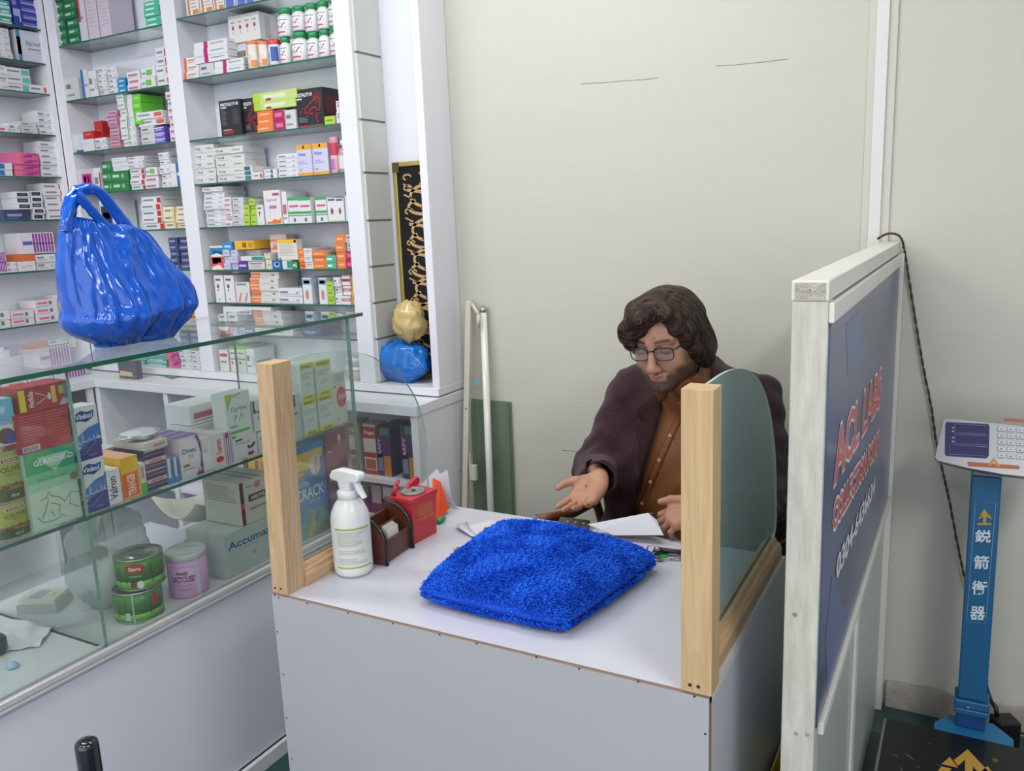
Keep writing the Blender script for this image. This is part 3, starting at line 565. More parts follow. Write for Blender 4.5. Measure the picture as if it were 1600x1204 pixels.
LOOK = {'w': 'white carton with grey print', 'w2': 'greyish white carton', 'plain': 'blank white carton', 'wo': 'white carton with orange-red end', 'wotall': 'upright white-and-orange carton', 'wm': 'white carton with magenta band', 'wr': 'white carton with red corner', 'wpk': 'white carton with pink lettering', 'wt': 'white carton with teal label', 'wor': 'white carton with coral label', 'wb': 'white carton with blue foot', 'wbk': 'white carton with black panel', 'wck': 'white carton with blue tick', 'navy': 'navy blue carton', 'blueb': 'violet-blue carton', 'blue': 'blue carton', 'teal': 'teal and white carton', 'grt': 'sea-green carton', 'green': 'dark green carton', 'gr2': 'green carton', 'lime': 'lime green carton', 'brgreen': 'bright green carton', 'limelong': 'long lime-and-white carton', 'org': 'orange carton', 'orgw': 'half orange, half white carton', 'orglong': 'long white carton with orange end', 'mag': 'magenta carton', 'pinkm': 'pink and magenta carton', 'pinkb': 'pink carton with blue print', 'purst': 'purple-striped carton', 'wg': 'white carton with green edge', 'wgr': 'white carton with green patch', 'wteal': 'white carton with dark teal panel', 'wblue': 'white carton with blue square', 'zeroal': 'off-white carton with bold print', 'gwt': 'white carton with green bars', 'bone': 'narrow white carton with brown motif', 'cap': 'white carton with orange flame foot', 'five': 'white carton with dark green top', 'color': 'colourful blue and pink carton', 'lav': 'lavender carton', 'lavw': 'pale lavender carton', 'yel': 'golden yellow carton', 'blueyel': 'light blue carton', 'purp': 'small purple carton', 'brtext': 'white carton with brown text', 'lgst': 'pink and light-green carton', 'pinkst': 'pink-striped upright carton', 'ytop': 'yellow-topped leaning carton', 'bluecell': 'blue carton with pale disc', 'tealw': 'white and teal carton', 'wdot': 'white carton with red dot motif', 'wdot4': 'wide white carton, four red dots', 'foot': 'white carton with foot picture', 'ear': 'pale carton with blue header', 'rstripe': 'red-striped white carton', 'circ': 'yellow carton with dark disc', 'nidol': 'lilac carton with orange-yellow ends', 'prot': 'black carton with white text', 'prot2': 'black carton with red figure', 'red': 'red carton', 'redtop': 'lilac carton with red panel', 'pinkbig': 'large pale lilac carton', 'epival': 'large pale carton, blue spine', 'bluebar': 'white carton with blue bar', 'sideblue': 'lilac carton with blue foot', 'pinkmg': 'pale carton with magenta panel', 'greenbx': 'mid-green carton', 'beige': 'cream carton with yellow ends', 'purpst': 'white carton with purple stripes', 'pnk12': 'white carton with pink lettering', 'orw': 'white carton with vermilion panel', 'orgtop': 'terracotta carton', 'redwave': 'white carton with red squiggle', 'gauze': 'grey-blue packet', 'yr': 'yellow and red carton', 'gtop': 'white carton with green top', 'pkw': 'white carton with rose header'}
ORD = ['lowest', 'second up', 'third up', 'fourth up', 'fifth up', 'sixth up', 'seventh up', 'eighth up', 'ninth up', 'tenth up', 'eleventh up']
NTH = ['leftmost', 'second', 'third', 'fourth', 'fifth', 'sixth', 'seventh', 'eighth', 'ninth', 'tenth', 'eleventh', 'twelfth', 'thirteenth', 'fourteenth', 'fifteenth', 'sixteenth']
SHN = ['top', 'second', 'third', 'fourth', 'fifth', 'sixth', 'seventh', 'eighth', 'lowest']
_cm = {}
def put_carton(w, d, h, sty, loc, rotz, label, group, name='medicine_carton', mesh=None):
    key = (round(w, 3), round(d, 3), round(h, 4), sty)
    if mesh is None:
        if key not in _cm: _cm[key] = carton_mesh(w, d, h, STY[sty])
        mesh = _cm[key]
    o = bpy.data.objects.new(name, mesh); S.collection.objects.link(o); o.location = loc; o.rotation_euler.z = rotz
    return tag(o, label, 'medicine box', group)
NCART = 0
def shelf_items(kind, zs, items, place, idx):
    """kind 'Y' = back wall bays (front plane y), 'X' = left wall (front plane x)"""
    global NCART
    rnd = random.Random(idx*31+len(place)); topz = {}; used = {}
    group = 'medicine cartons on the %s shelf of the %s' % (SHN[idx], place)
    for j, it in enumerate(items):
        x0, x1, yt, n, sty = it[:5]; opt = it[5] if len(it) > 5 else {}
        back = opt.get('b', 0.012); d = opt.get('d', min(0.13-back+0.004, 0.112))
        zb = zs+0.0006 if 'on' not in opt else topz[opt['on']]+0.0005
        if kind == 'Y':
            Yf = YF+back; yb = 602
            # pixel row of the base, found by projecting
            P = onY(x0, yt, Yf); a = P.x; b = onY(x1, yt, Yf).x; zt = onY((x0+x1)/2, yt, Yf).z
        else:
            Xf = -3.53-back; P = onX(x0, yt, Xf); a = P.y; b = onX(x1, yt, Xf).y; zt = onX((x0+x1)/2, yt, Xf).z
        # x at the base rather than at the top: verticals lean in the picture
        w = (b-a)-0.0012; h = (zt-zb)/n-0.0004
        if h < 0.008: h = 0.012
        if w < 0.008: w = 0.012
        topz[j] = zb+n*(h+0.0004)
        u = used.setdefault(sty, []); u.append(j)
        for k in range(n):
            jx = rnd.uniform(-1, 1)*min(0.0018, w*0.04); rz = rnd.uniform(-1, 1)*(0.012 if n > 1 else 0.0)+opt.get('r', 0); jy = rnd.uniform(0, 0.009)*(.118/d if d > .1 else .6)
            cols = sum(1 for q in items if q[4] == sty) > 1
            lab = LOOK[sty]
            pos = []
            if n > 1: pos.append('topmost' if k == n-1 else ORD[k])
            if cols: pos.append('%s such stack from left' % NTH[len(u)-1] if n > 1 else '%s such from left' % NTH[len(u)-1])
            lab = lab+(', '+', '.join(pos) if pos else '')+', %s shelf, %s' % (SHN[idx], place)
            if kind == 'Y': loc = (a+0.0006+jx, Yf+jy, zb+k*(h+0.0004)); rot = rz
            else: loc = (Xf-jy, a+0.0006+jx, zb+k*(h+0.0004)); rot = math.pi/2+rz
            put_carton(w, d, h, sty, loc, rot, lab, group); NCART += 1
    return topz
R3 = 'right bay'; R2 = 'middle bay'; R1 = 'left wall'
shelf_items('Y', B3[1], [(287, 307, -20, 1, 'wotall'), (307, 327, -22, 1, 'wotall'), (328, 345, -24, 1, 'wotall'), (347, 363, -24, 1, 'wb'), (364, 380, -26, 1, 'wb'), (381, 396, -26, 1, 'wb')], R3, 0)
shelf_items('Y', B3[2], [(283, 307, 89, 3, 'wo'), (308, 331, 98, 1, 'w2'), (300, 353, 63, 3, 'wm', {'on': 1, 'd': .07}), (332, 379, 93, 2, 'wm', {'d': .08}), (357, 405, 66, 1, 'w2', {'b': .06, 'd': .09}), (355, 404, 22, 1, 'wdot4', {'on': 4, 'b': .055, 'd': .09})], R3, 1)
shelf_items('Y', B3[3], [(341, 374, 156, 1, 'prot', {'b': .02, 'd': .05}), (376, 398, 153, 1, 'prot2', {'b': .03, 'd': .05}), (399, 424, 172, 3, 'org'), (425, 443, 171, 2, 'mag'), (395, 461, 157, 1, 'limelong', {'on': 2}), (391, 461, 142, 1, 'limelong', {'on': 4}), (444, 461, 171, 1, 'w2'), (458, 502, 138, 1, 'prot2', {'b': .02}), (506, 522, 181, 1, 'lime'), (523, 532, 157, 2, 'wdot'), (533, 539, 152, 1, 'lime')], R3, 2)
shelf_items('Y', B3[4], [(301, 332, 226, 5, 'zeroal', {'b': .02}), (333, 379, 229, 5, 'zeroal'), (380, 393, 259, 3, 'wteal'), (394, 409, 269, 1, 'wor'), (410, 430, 264, 2, 'wblue'), (431, 462, 240, 5, 'wck'), (461, 484, 226, 1, 'nidol'), (485, 509, 223, 1, 'nidol'), (540, 545, 229, 1, 'yel')], R3, 3)
shelf_items('Y', B3[5], [(315, 347, 292, 9, 'w'), (348, 359, 308, 6, 'wpk'), (360, 377, 308, 5, 'w2'), (378, 387, 320, 3, 'lime'), (388, 397, 310, 4, 'lime'), (398, 409, 320, 1, 'wdot'), (410, 436, 297, 1, 'cap', {'d': .06}), (437, 445, 299, 1, 'wpk'), (446, 464, 308, 1, 'gwt'), (465, 484, 308, 1, 'gwt'), (489, 507, 307, 1, 'gwt'), (508, 522, 309, 1, 'bone'), (523, 536, 309, 1, 'bone'), (537, 549, 300, 1, 'five')], R3, 4)
shelf_items('Y', B3[6], [(325, 345, 384, 1, 'color'), (347, 357, 390, 3, 'lav'), (358, 369, 390, 3, 'lav'), (346, 362, 378, 1, 'blueyel', {'on': 2}), (363, 394, 376, 1, 'yel', {'on': 2}), (370, 406, 390, 2, 'lavw', {'b': .06, 'd': .08}), (369, 384, 409, 1, 'purp'), (385, 411, 407, 1, 'brtext'), (376, 411, 400, 1, 'tealw', {'on': 7}), (412, 422, 395, 3, 'lgst'), (420, 446, 366, 1, 'pinkst', {'b': .07, 'd': .05}), (424, 438, 406, 1, 'bluecell'), (439, 454, 406, 1, 'tealw'), (455, 462, 408, 1, 'gr2'), (431, 462, 374, 1, 'ytop', {'on': 12, 'd': .03}), (463, 485, 388, 3, 'orgw'), (486, 508, 391, 3, 'org'), (497, 506, 413, 1, 'w'), (508, 521, 399, 2, 'grt'), (522, 537, 366, 4, 'org'), (538, 552, 366, 2, 'w2'), (538, 552, 393, 2, 'mag')][:20]+[(538, 552, 392, 2, 'mag'), (538, 552, 366, 2, 'w2', {'on': 20})], R3, 5)
shelf_items('Y', B3[7], [(333, 347, 430, 1, 'wdot'), (348, 363, 430, 1, 'wdot'), (365, 387, 441, 1, 'foot'), (388, 432, 425, 5, 'orglong'), (433, 470, 450, 2, 'wck'), (470, 484, 434, 1, 'ear'), (495, 508, 434, 1, 'ear'), (509, 519, 440, 3, 'lime'), (520, 531, 433, 3, 'w'), (532, 545, 430, 3, 'rstripe'), (546, 561, 431, 2, 'circ')], R3, 6)
shelf_items('Y', B3[8], [(347, 422, 479, 2, 'wck'), (423, 452, 490, 2, 'w'), (470, 500, 497, 2, 'navy')], R3, 7)
CT = 0.8926
shelf_items('Y', 0.9256, [(340, 354, 547, 1, 'pkw'), (355, 366, 541, 1, 'gtop'), (367, 380, 541, 1, 'gtop'), (381, 394, 545, 1, 'w')], R3, 8)
# middle bay
shelf_items('Y', B2[1], [(76, 94, -12, 6, 'green'), (95, 115, -12, 6, 'green'), (116, 128, -14, 1, 'redtop', {'d': .05}), (129, 146, -16, 1, 'pinkbig'), (147, 165, -18, 1, 'pinkbig'), (222, 246, 1, 5, 'grt'), (247, 255, 0, 5, 'grt')], R2, 0)
shelf_items('Y', B2[2], [(96, 121, 123, 1, 'w2'), (122, 133, 108, 1, 'bluebar'), (134, 147, 110, 1, 'w'), (135, 152, 128, 1, 'plain', {'b': .001, 'd': .008}), (150, 164, 105, 5, 'w'), (165, 181, 105, 5, 'wck'), (181, 194, 122, 3, 'blueyel'), (195, 216, 111, 3, 'wpk'), (217, 240, 105, 2, 'wgr'), (241, 264, 102, 2, 'wor'), (241, 258, 74, 2, 'mag', {'on': 9})][:3]+[(150, 164, 105, 5, 'w'), (165, 181, 105, 5, 'wck'), (181, 194, 122, 3, 'blueyel'), (195, 216, 111, 3, 'wpk'), (217, 240, 105, 2, 'wgr'), (241, 264, 102, 2, 'wor'), (241, 258, 74, 2, 'wr', {'on': 8})], R2, 1)
shelf_items('Y', B2[3], [(104, 127, 210, 1, 'sideblue'), (127, 145, 217, 1, 'plain'), (127, 144, 205, 1, 'red', {'on': 1}), (145, 158, 189, 1, 'red', {'b': .05, 'd': .07}), (146, 164, 215, 2, 'wck'), (165, 180, 173, 10, 'pinkb'), (181, 194, 146, 7, 'wg'), (195, 209, 196, 3, 'w'), (195, 203, 147, 4, 'plain', {'on': 7}), (204, 217, 147, 4, 'brgreen', {'on': 7}), (217, 239, 197, 2, 'w2'), (214, 256, 174, 2, 'wpk', {'on': 10}), (240, 256, 197, 3, 'purst'), (257, 272, 143, 7, 'wpk')][:11]+[(240, 256, 197, 3, 'purst'), (212, 254, 174, 2, 'wor', {'on': 10}), (257, 272, 143, 7, 'wpk')], R2, 2)
shelf_items('Y', B2[4], [(114, 143, 264, 1, 'pinkmg'), (144, 155, 262, 1, 'wr'), (156, 172, 252, 3, 'greenbx'), (173, 199, 267, 2, 'greenbx'), (172, 196, 246, 3, 'plain', {'on': 3}), (200, 223, 263, 4, 'wr'), (197, 222, 244, 3, 'w', {'on': 5}), (224, 245, 275, 2, 'wpk'), (226, 244, 261, 1, 'wgr', {'on': 7}), (246, 262, 238, 5, 'w'), (263, 272, 255, 1, 'plain'), (273, 280, 254, 1, 'blue')], R2, 3)
shelf_items('Y', B2[5], [(151, 172, 312, 1, 'wbk'), (218, 249, 307, 5, 'wr'), (250, 269, 323, 3, 'beige'), (270, 289, 322, 4, 'beige')], R2, 4)
shelf_items('Y', B2[6], [(262, 276, 371, 5, 'navy'), (277, 296, 371, 5, 'navy')], R2, 5)
shelf_items('Y', B2[7], [(270, 286, 443, 1, 'blue'), (287, 303, 443, 1, 'blueyel')], R2, 6)
shelf_items('Y', B2[8], [(268, 287, 474, 1, 'yr'), (288, 307, 473, 1, 'yr')], R2, 7)
shelf_items('Y', 0.9256, [(200, 226, 567, 2, 'teal'), (227, 258, 560, 2, 'teal'), (259, 277, 549, 2, 'pinkm'), (278, 296, 546, 4, 'w'), (297, 312, 548, 4, 'w')], R2, 8)
# left wall
shelf_items('X', B1[1], [(-22, -4, -14, 4, 'teal'), (-3, 15, 0, 3, 'teal'), (16, 28, -16, 1, 'blueb'), (29, 64, -12, 5, 'blueb')], R1, 0)
shelf_items('X', B1[2], [(-18, 14, 42, 5, 'w'), (24, 72, 49, 1, 'epival')], R1, 1)
shelf_items('X', B1[3], [(-26, 9, 100, 4, 'w'), (9, 46, 106, 3, 'wt'), (47, 79, 133, 1, 'wor')], R1, 2)
shelf_items('X', B1[4], [(-20, 14, 195, 1, 'wpk'), (14, 31, 192, 1, 'w'), (32, 57, 190, 2, 'w2'), (58, 80, 173, 4, 'wck')], R1, 3)
shelf_items('X', B1[5], [(-22, 19, 254, 2, 'wblue'), (20, 59, 238, 4, 'pinkm'), (60, 96, 221, 6, 'wck')], R1, 4)
shelf_items('X', B1[6], [(8, 47, 327, 1, 'navy'), (25, 47, 299, 3, 'wbk', {'on': 0}), (48, 66, 298, 5, 'wbk'), (67, 100, 286, 6, 'wr')], R1, 5)
shelf_items('X', B1[7], [(-20, 8, 392, 1, 'purpst'), (9, 26, 409, 2, 'w'), (27, 55, 408, 1, 'redwave'), (56, 87, 397, 2, 'w'), (26, 56, 397, 1, 'orgtop', {'on': 2}), (88, 99, 388, 3, 'w'), (31, 84, 363, 1, 'purpst', {'on': 4})], R1, 6)
shelf_items('X', B1[8], [(-25, 15, 487, 2, 'pnk12'), (16, 53, 486, 2, 'pnk12'), (54, 90, 468, 3, 'pnk12'), (91, 106, 460, 5, 'w')], R1, 7)
# on the worktop of the left wall cabinet
def top_items():
    global NCART
    z = CT; X = -3.42
    spec = [(-6, 40, 519, 541, 2, 'orw', .12), (-30, -6, 530, 560, 3, 'purpst', .1), (86, 137, 570, 594, 1, 'purpst', .12), (60, 84, 575, 600, 1, 'w', .1)]
    for i, (x0, x1, yt, yb, n, sty, d) in enumerate(spec):
        a = onX(x0, yb, X).y; b = onX(x1, yb, X).y; h = (onX(x0, yt, X).z-onX(x0, yb, X).z)/n
        for k in range(n):
            put_carton(b-a, d, h, sty, (X, a, z+k*(h+0.0004)), math.pi/2+0.02*k, LOOK[sty]+(', '+('topmost' if k == n-1 else ORD[k]) if n > 1 else '')+', %s on the left worktop' % ('far left', 'nearest frame edge', 'beside the glass divider', 'behind the red box')[i], 'cartons on the left worktop'); NCART += 1
top_items()
# ================================================================== bottles and tubes on the shelves
def zbottle(x, yb_z, px0, px1, ytop, back, label, R=None):
    Yf = YF+back
    a = onY(px0, ytop, Yf).x; b = onY(px1, ytop, Yf).x; r = (b-a)/2*0.93; cx = (a+b)/2; h = onY((px0+px1)/2, ytop, Yf).z-yb_z
    t = thing('vitamin_bottle', (cx, Yf+r, yb_z), label, 'bottle', 'green-capped bottles on the second shelf')
    m = MB(); WP = mat('#d6d8da', 0.3)
    m.lathe([(r*.9, 0), (r, h*.05), (r, h*.62), (r*.9, h*.7), (r*.62, h*.76), (r*.62, h*.8)], WP, n=20); 
    def band(z0, z1, a0, a1, col, dr):
        n = 10; P0 = []; P1 = []
        for k in range(n+1):
            an = math.radians(a0+(a1-a0)*k/n); P0.append(((r+dr)*math.cos(an), (r+dr)*math.sin(an), z0)); P1.append(((r+dr)*math.cos(an), (r+dr)*math.sin(an), z1))
        m.grid([P0, P1], mat(col, 0.4), smooth=True)
    band(h*.12, h*.17, -150, -60, '#c33a5c', .0004); band(h*.55, h*.58, -150, -40, '#3a8a66', .0004)
    put_text(m, 'Z', (-r*.1, -r-.0006, h*.28), (r*.7, 0, 0), (0, 0, h*.2), mat('#b02a34', .4), True, warp=lambda a, b, p: Vector((p.x, -math.sqrt(max(1e-9, (r+.0006)**2-p.x**2)), p.z)))
    put_text(m, 'surbex', (-r*.75, -r-.0006, h*.32), (r*.6, 0, 0), (0, 0, h*.07), mat('#5d6f68', .4), False, warp=lambda a, b, p: Vector((p.x, -math.sqrt(max(1e-9, (r+.0006)**2-p.x**2)), p.z)))
    m.build('bottle_body', t, rel=True)
    m = MB(); m.lathe([(r*.7, h*.8), (r*.78, h*.81), (r*.78, h*.985), (r*.7, h)], mat('#1f8a52', 0.35), n=20); m.build('cap', t, rel=True)
Z2 = B3[2]+0.0006
hs = []
for k, (a, b, yt) in enumerate(((430, 446, 57), (446, 472, 48), (472, 491, 49), (491, 508, 45), (508, 527, 40))):
    zbottle(0, Z2, a, b, yt, 0.008, 'white bottle with green cap, %s of lower row, second shelf, right bay' % NTH[k]); hs.append(onY((a+b)/2, yt, YF+.008).z)
for k, (a, b, yt) in enumerate(((424, 447, 11), (448, 468, 8), (468, 488, 4), (488, 506, 0), (506, 524, -5))):
    # the upper row stands on the caps below
    i = k; Yf = YF+0.010; zt_ = hs[i]+0.0006
    A = onY(a, yt, Yf).x; B = onY(b, yt, Yf).x
    zbottle(0, zt_, a, b, yt, 0.010, 'white bottle with green cap, %s of upper row, second shelf, right bay' % NTH[k])
def tube_bottle(px0, px1, yt, z0, back, label, body, cap, name, cat, capf=.12, marks=()):
    Yf = YF+back; a = onY(px0, yt, Yf).x; b = onY(px1, yt, Yf).x; r = (b-a)/2*.95; h = onY((px0+px1)/2, yt, Yf).z-z0
    t = thing(name, ((a+b)/2, Yf+r, z0), label, cat)
    m = MB(); m.lathe([(r*.92, 0), (r, h*.03), (r, h*(1-capf)), (r*.9, h*(1-capf)+.001)], mat(body, .35), n=20)
    for z0_, z1_, a0, a1, col in marks:
        P0 = []; P1 = []
        for k in range(9):
            an = math.radians(a0+(a1-a0)*k/8); c, s_ = math.cos(an), math.sin(an); P0.append(((r+.0004)*c, (r+.0004)*s_, h*z0_)); P1.append(((r+.0004)*c, (r+.0004)*s_, h*z1_))
        m.grid([P0, P1], mat(col, .4))
    m.build('tube_body', t, rel=True)
    m = MB(); m.lathe([(r*1.02, h*(1-capf)+.001), (r*1.04, h*(1-capf)+.002), (r*1.04, h*.98), (r*.95, h)], mat(cap, .35), n=20); m.build('cap', t, rel=True)
tm = ((.5, .82, -170, -110, '#d98a50'), (.05, .3, -80, -30, '#d9803c'), (.35, .5, -120, -60, '#d8c2b0'), (.1, .14, -160, -90, '#a88'.replace('#a88', '#aa8888')))
tube_bottle(379, 396, 64, Z2, 0.004, 'white and orange effervescent tube beside the long magenta-banded cartons', '#d6d0cc', '#dd7a34', 'effervescent_tube', 'tube', marks=tm)
tube_bottle(397, 412, 64, Z2, 0.004, 'white and orange effervescent tube beside the red-capped bottle', '#d6d0cc', '#dd7a34', 'effervescent_tube', 'tube', marks=tm)
tube_bottle(413, 429, 61, Z2, 0.006, 'red-capped bottle with blue swirl label', '#cfd4de', '#cf3a44', 'tablet_bottle', 'bottle', .2, ((.15, .7, -90, -20, '#2c4f94'), (.3, .5, -150, -100, '#8aa6cc')))
tube_bottle(510, 523, 214, B3[4]+.0006, 0.010, 'pink syrup bottle with rose cap on the fourth shelf', '#cfa2ae', '#c98a96', 'syrup_bottle', 'bottle', .18, ((.5, .82, -170, -10, '#b8384e'), (.1, .4, -120, -60, '#b06aa8')))
def syrup():
    z0 = B3[4]+.0006; Yf = YF+.006; a = onY(522, 218, Yf).x; b = onY(539, 218, Yf).x; r = (b-a)/2; h = onY(530, 218, Yf).z-z0
    t = thing('syrup_bottle', ((a+b)/2, Yf+r, z0), 'white-capped syrup bottle with pink liquid and pale label', 'bottle')
    m = MB(); m.lathe([(r*.95, 0), (r, h*.03), (r, h*.6), (r*.8, h*.72), (r*.45, h*.8), (r*.45, h*.83)], mat('#b98a94', .2), n=20)
    P0 = []; P1 = []; P2 = []
    for k in range(13):
        an = math.radians(-175+k*14); c, s_ = math.cos(an), math.sin(an); P0.append(((r+.0005)*c, (r+.0005)*s_, h*.12)); P1.append(((r+.0005)*c, (r+.0005)*s_, h*.52)); P2.append(((r+.0006)*c, (r+.0006)*s_, h*.58))
    m.grid([P0, P1], mat('#d2cfca', .4)); m.grid([P1, P2], mat('#7fb0a8', .4)); m.build('bottle_body', t, rel=True)
    m = MB(); m.lathe([(r*.55, h*.83), (r*.6, h*.835), (r*.6, h*.985), (r*.5, h)], mat('#dedede', .35), n=20); m.build('cap', t, rel=True)
syrup()
# round white tub and its lid stack on the bottom board of the right bay
def tub():
    z0 = 0.9258; c = onY(560, 600, YF+.07); r = 0.062
    t = thing('food_container', (c.x+.02, YF+.078, z0), 'stack of round white plastic tubs on the bottom board, right bay', 'container')
    m = MB(); m.lathe([(r*.85, 0), (r, .03), (r, .036)], mat('#cfcfcc', .4), n=32); m.build('tub', t, rel=True)
    m = MB(); m.lathe([(r*1.04, .0365), (r*1.05, .045), (r*.98, .05)], mat('#d8d8d6', .35), n=32); m.build('lid', t, rel=True)
    m = MB(); m.lathe([(r*.8, .0505), (r*.95, .075), (r*.96, .079), (r*.85, .083), (r*.6, .0835)], mat('#d4d6d4', .35), n=32); m.build('tub', t, rel=True)
tub()
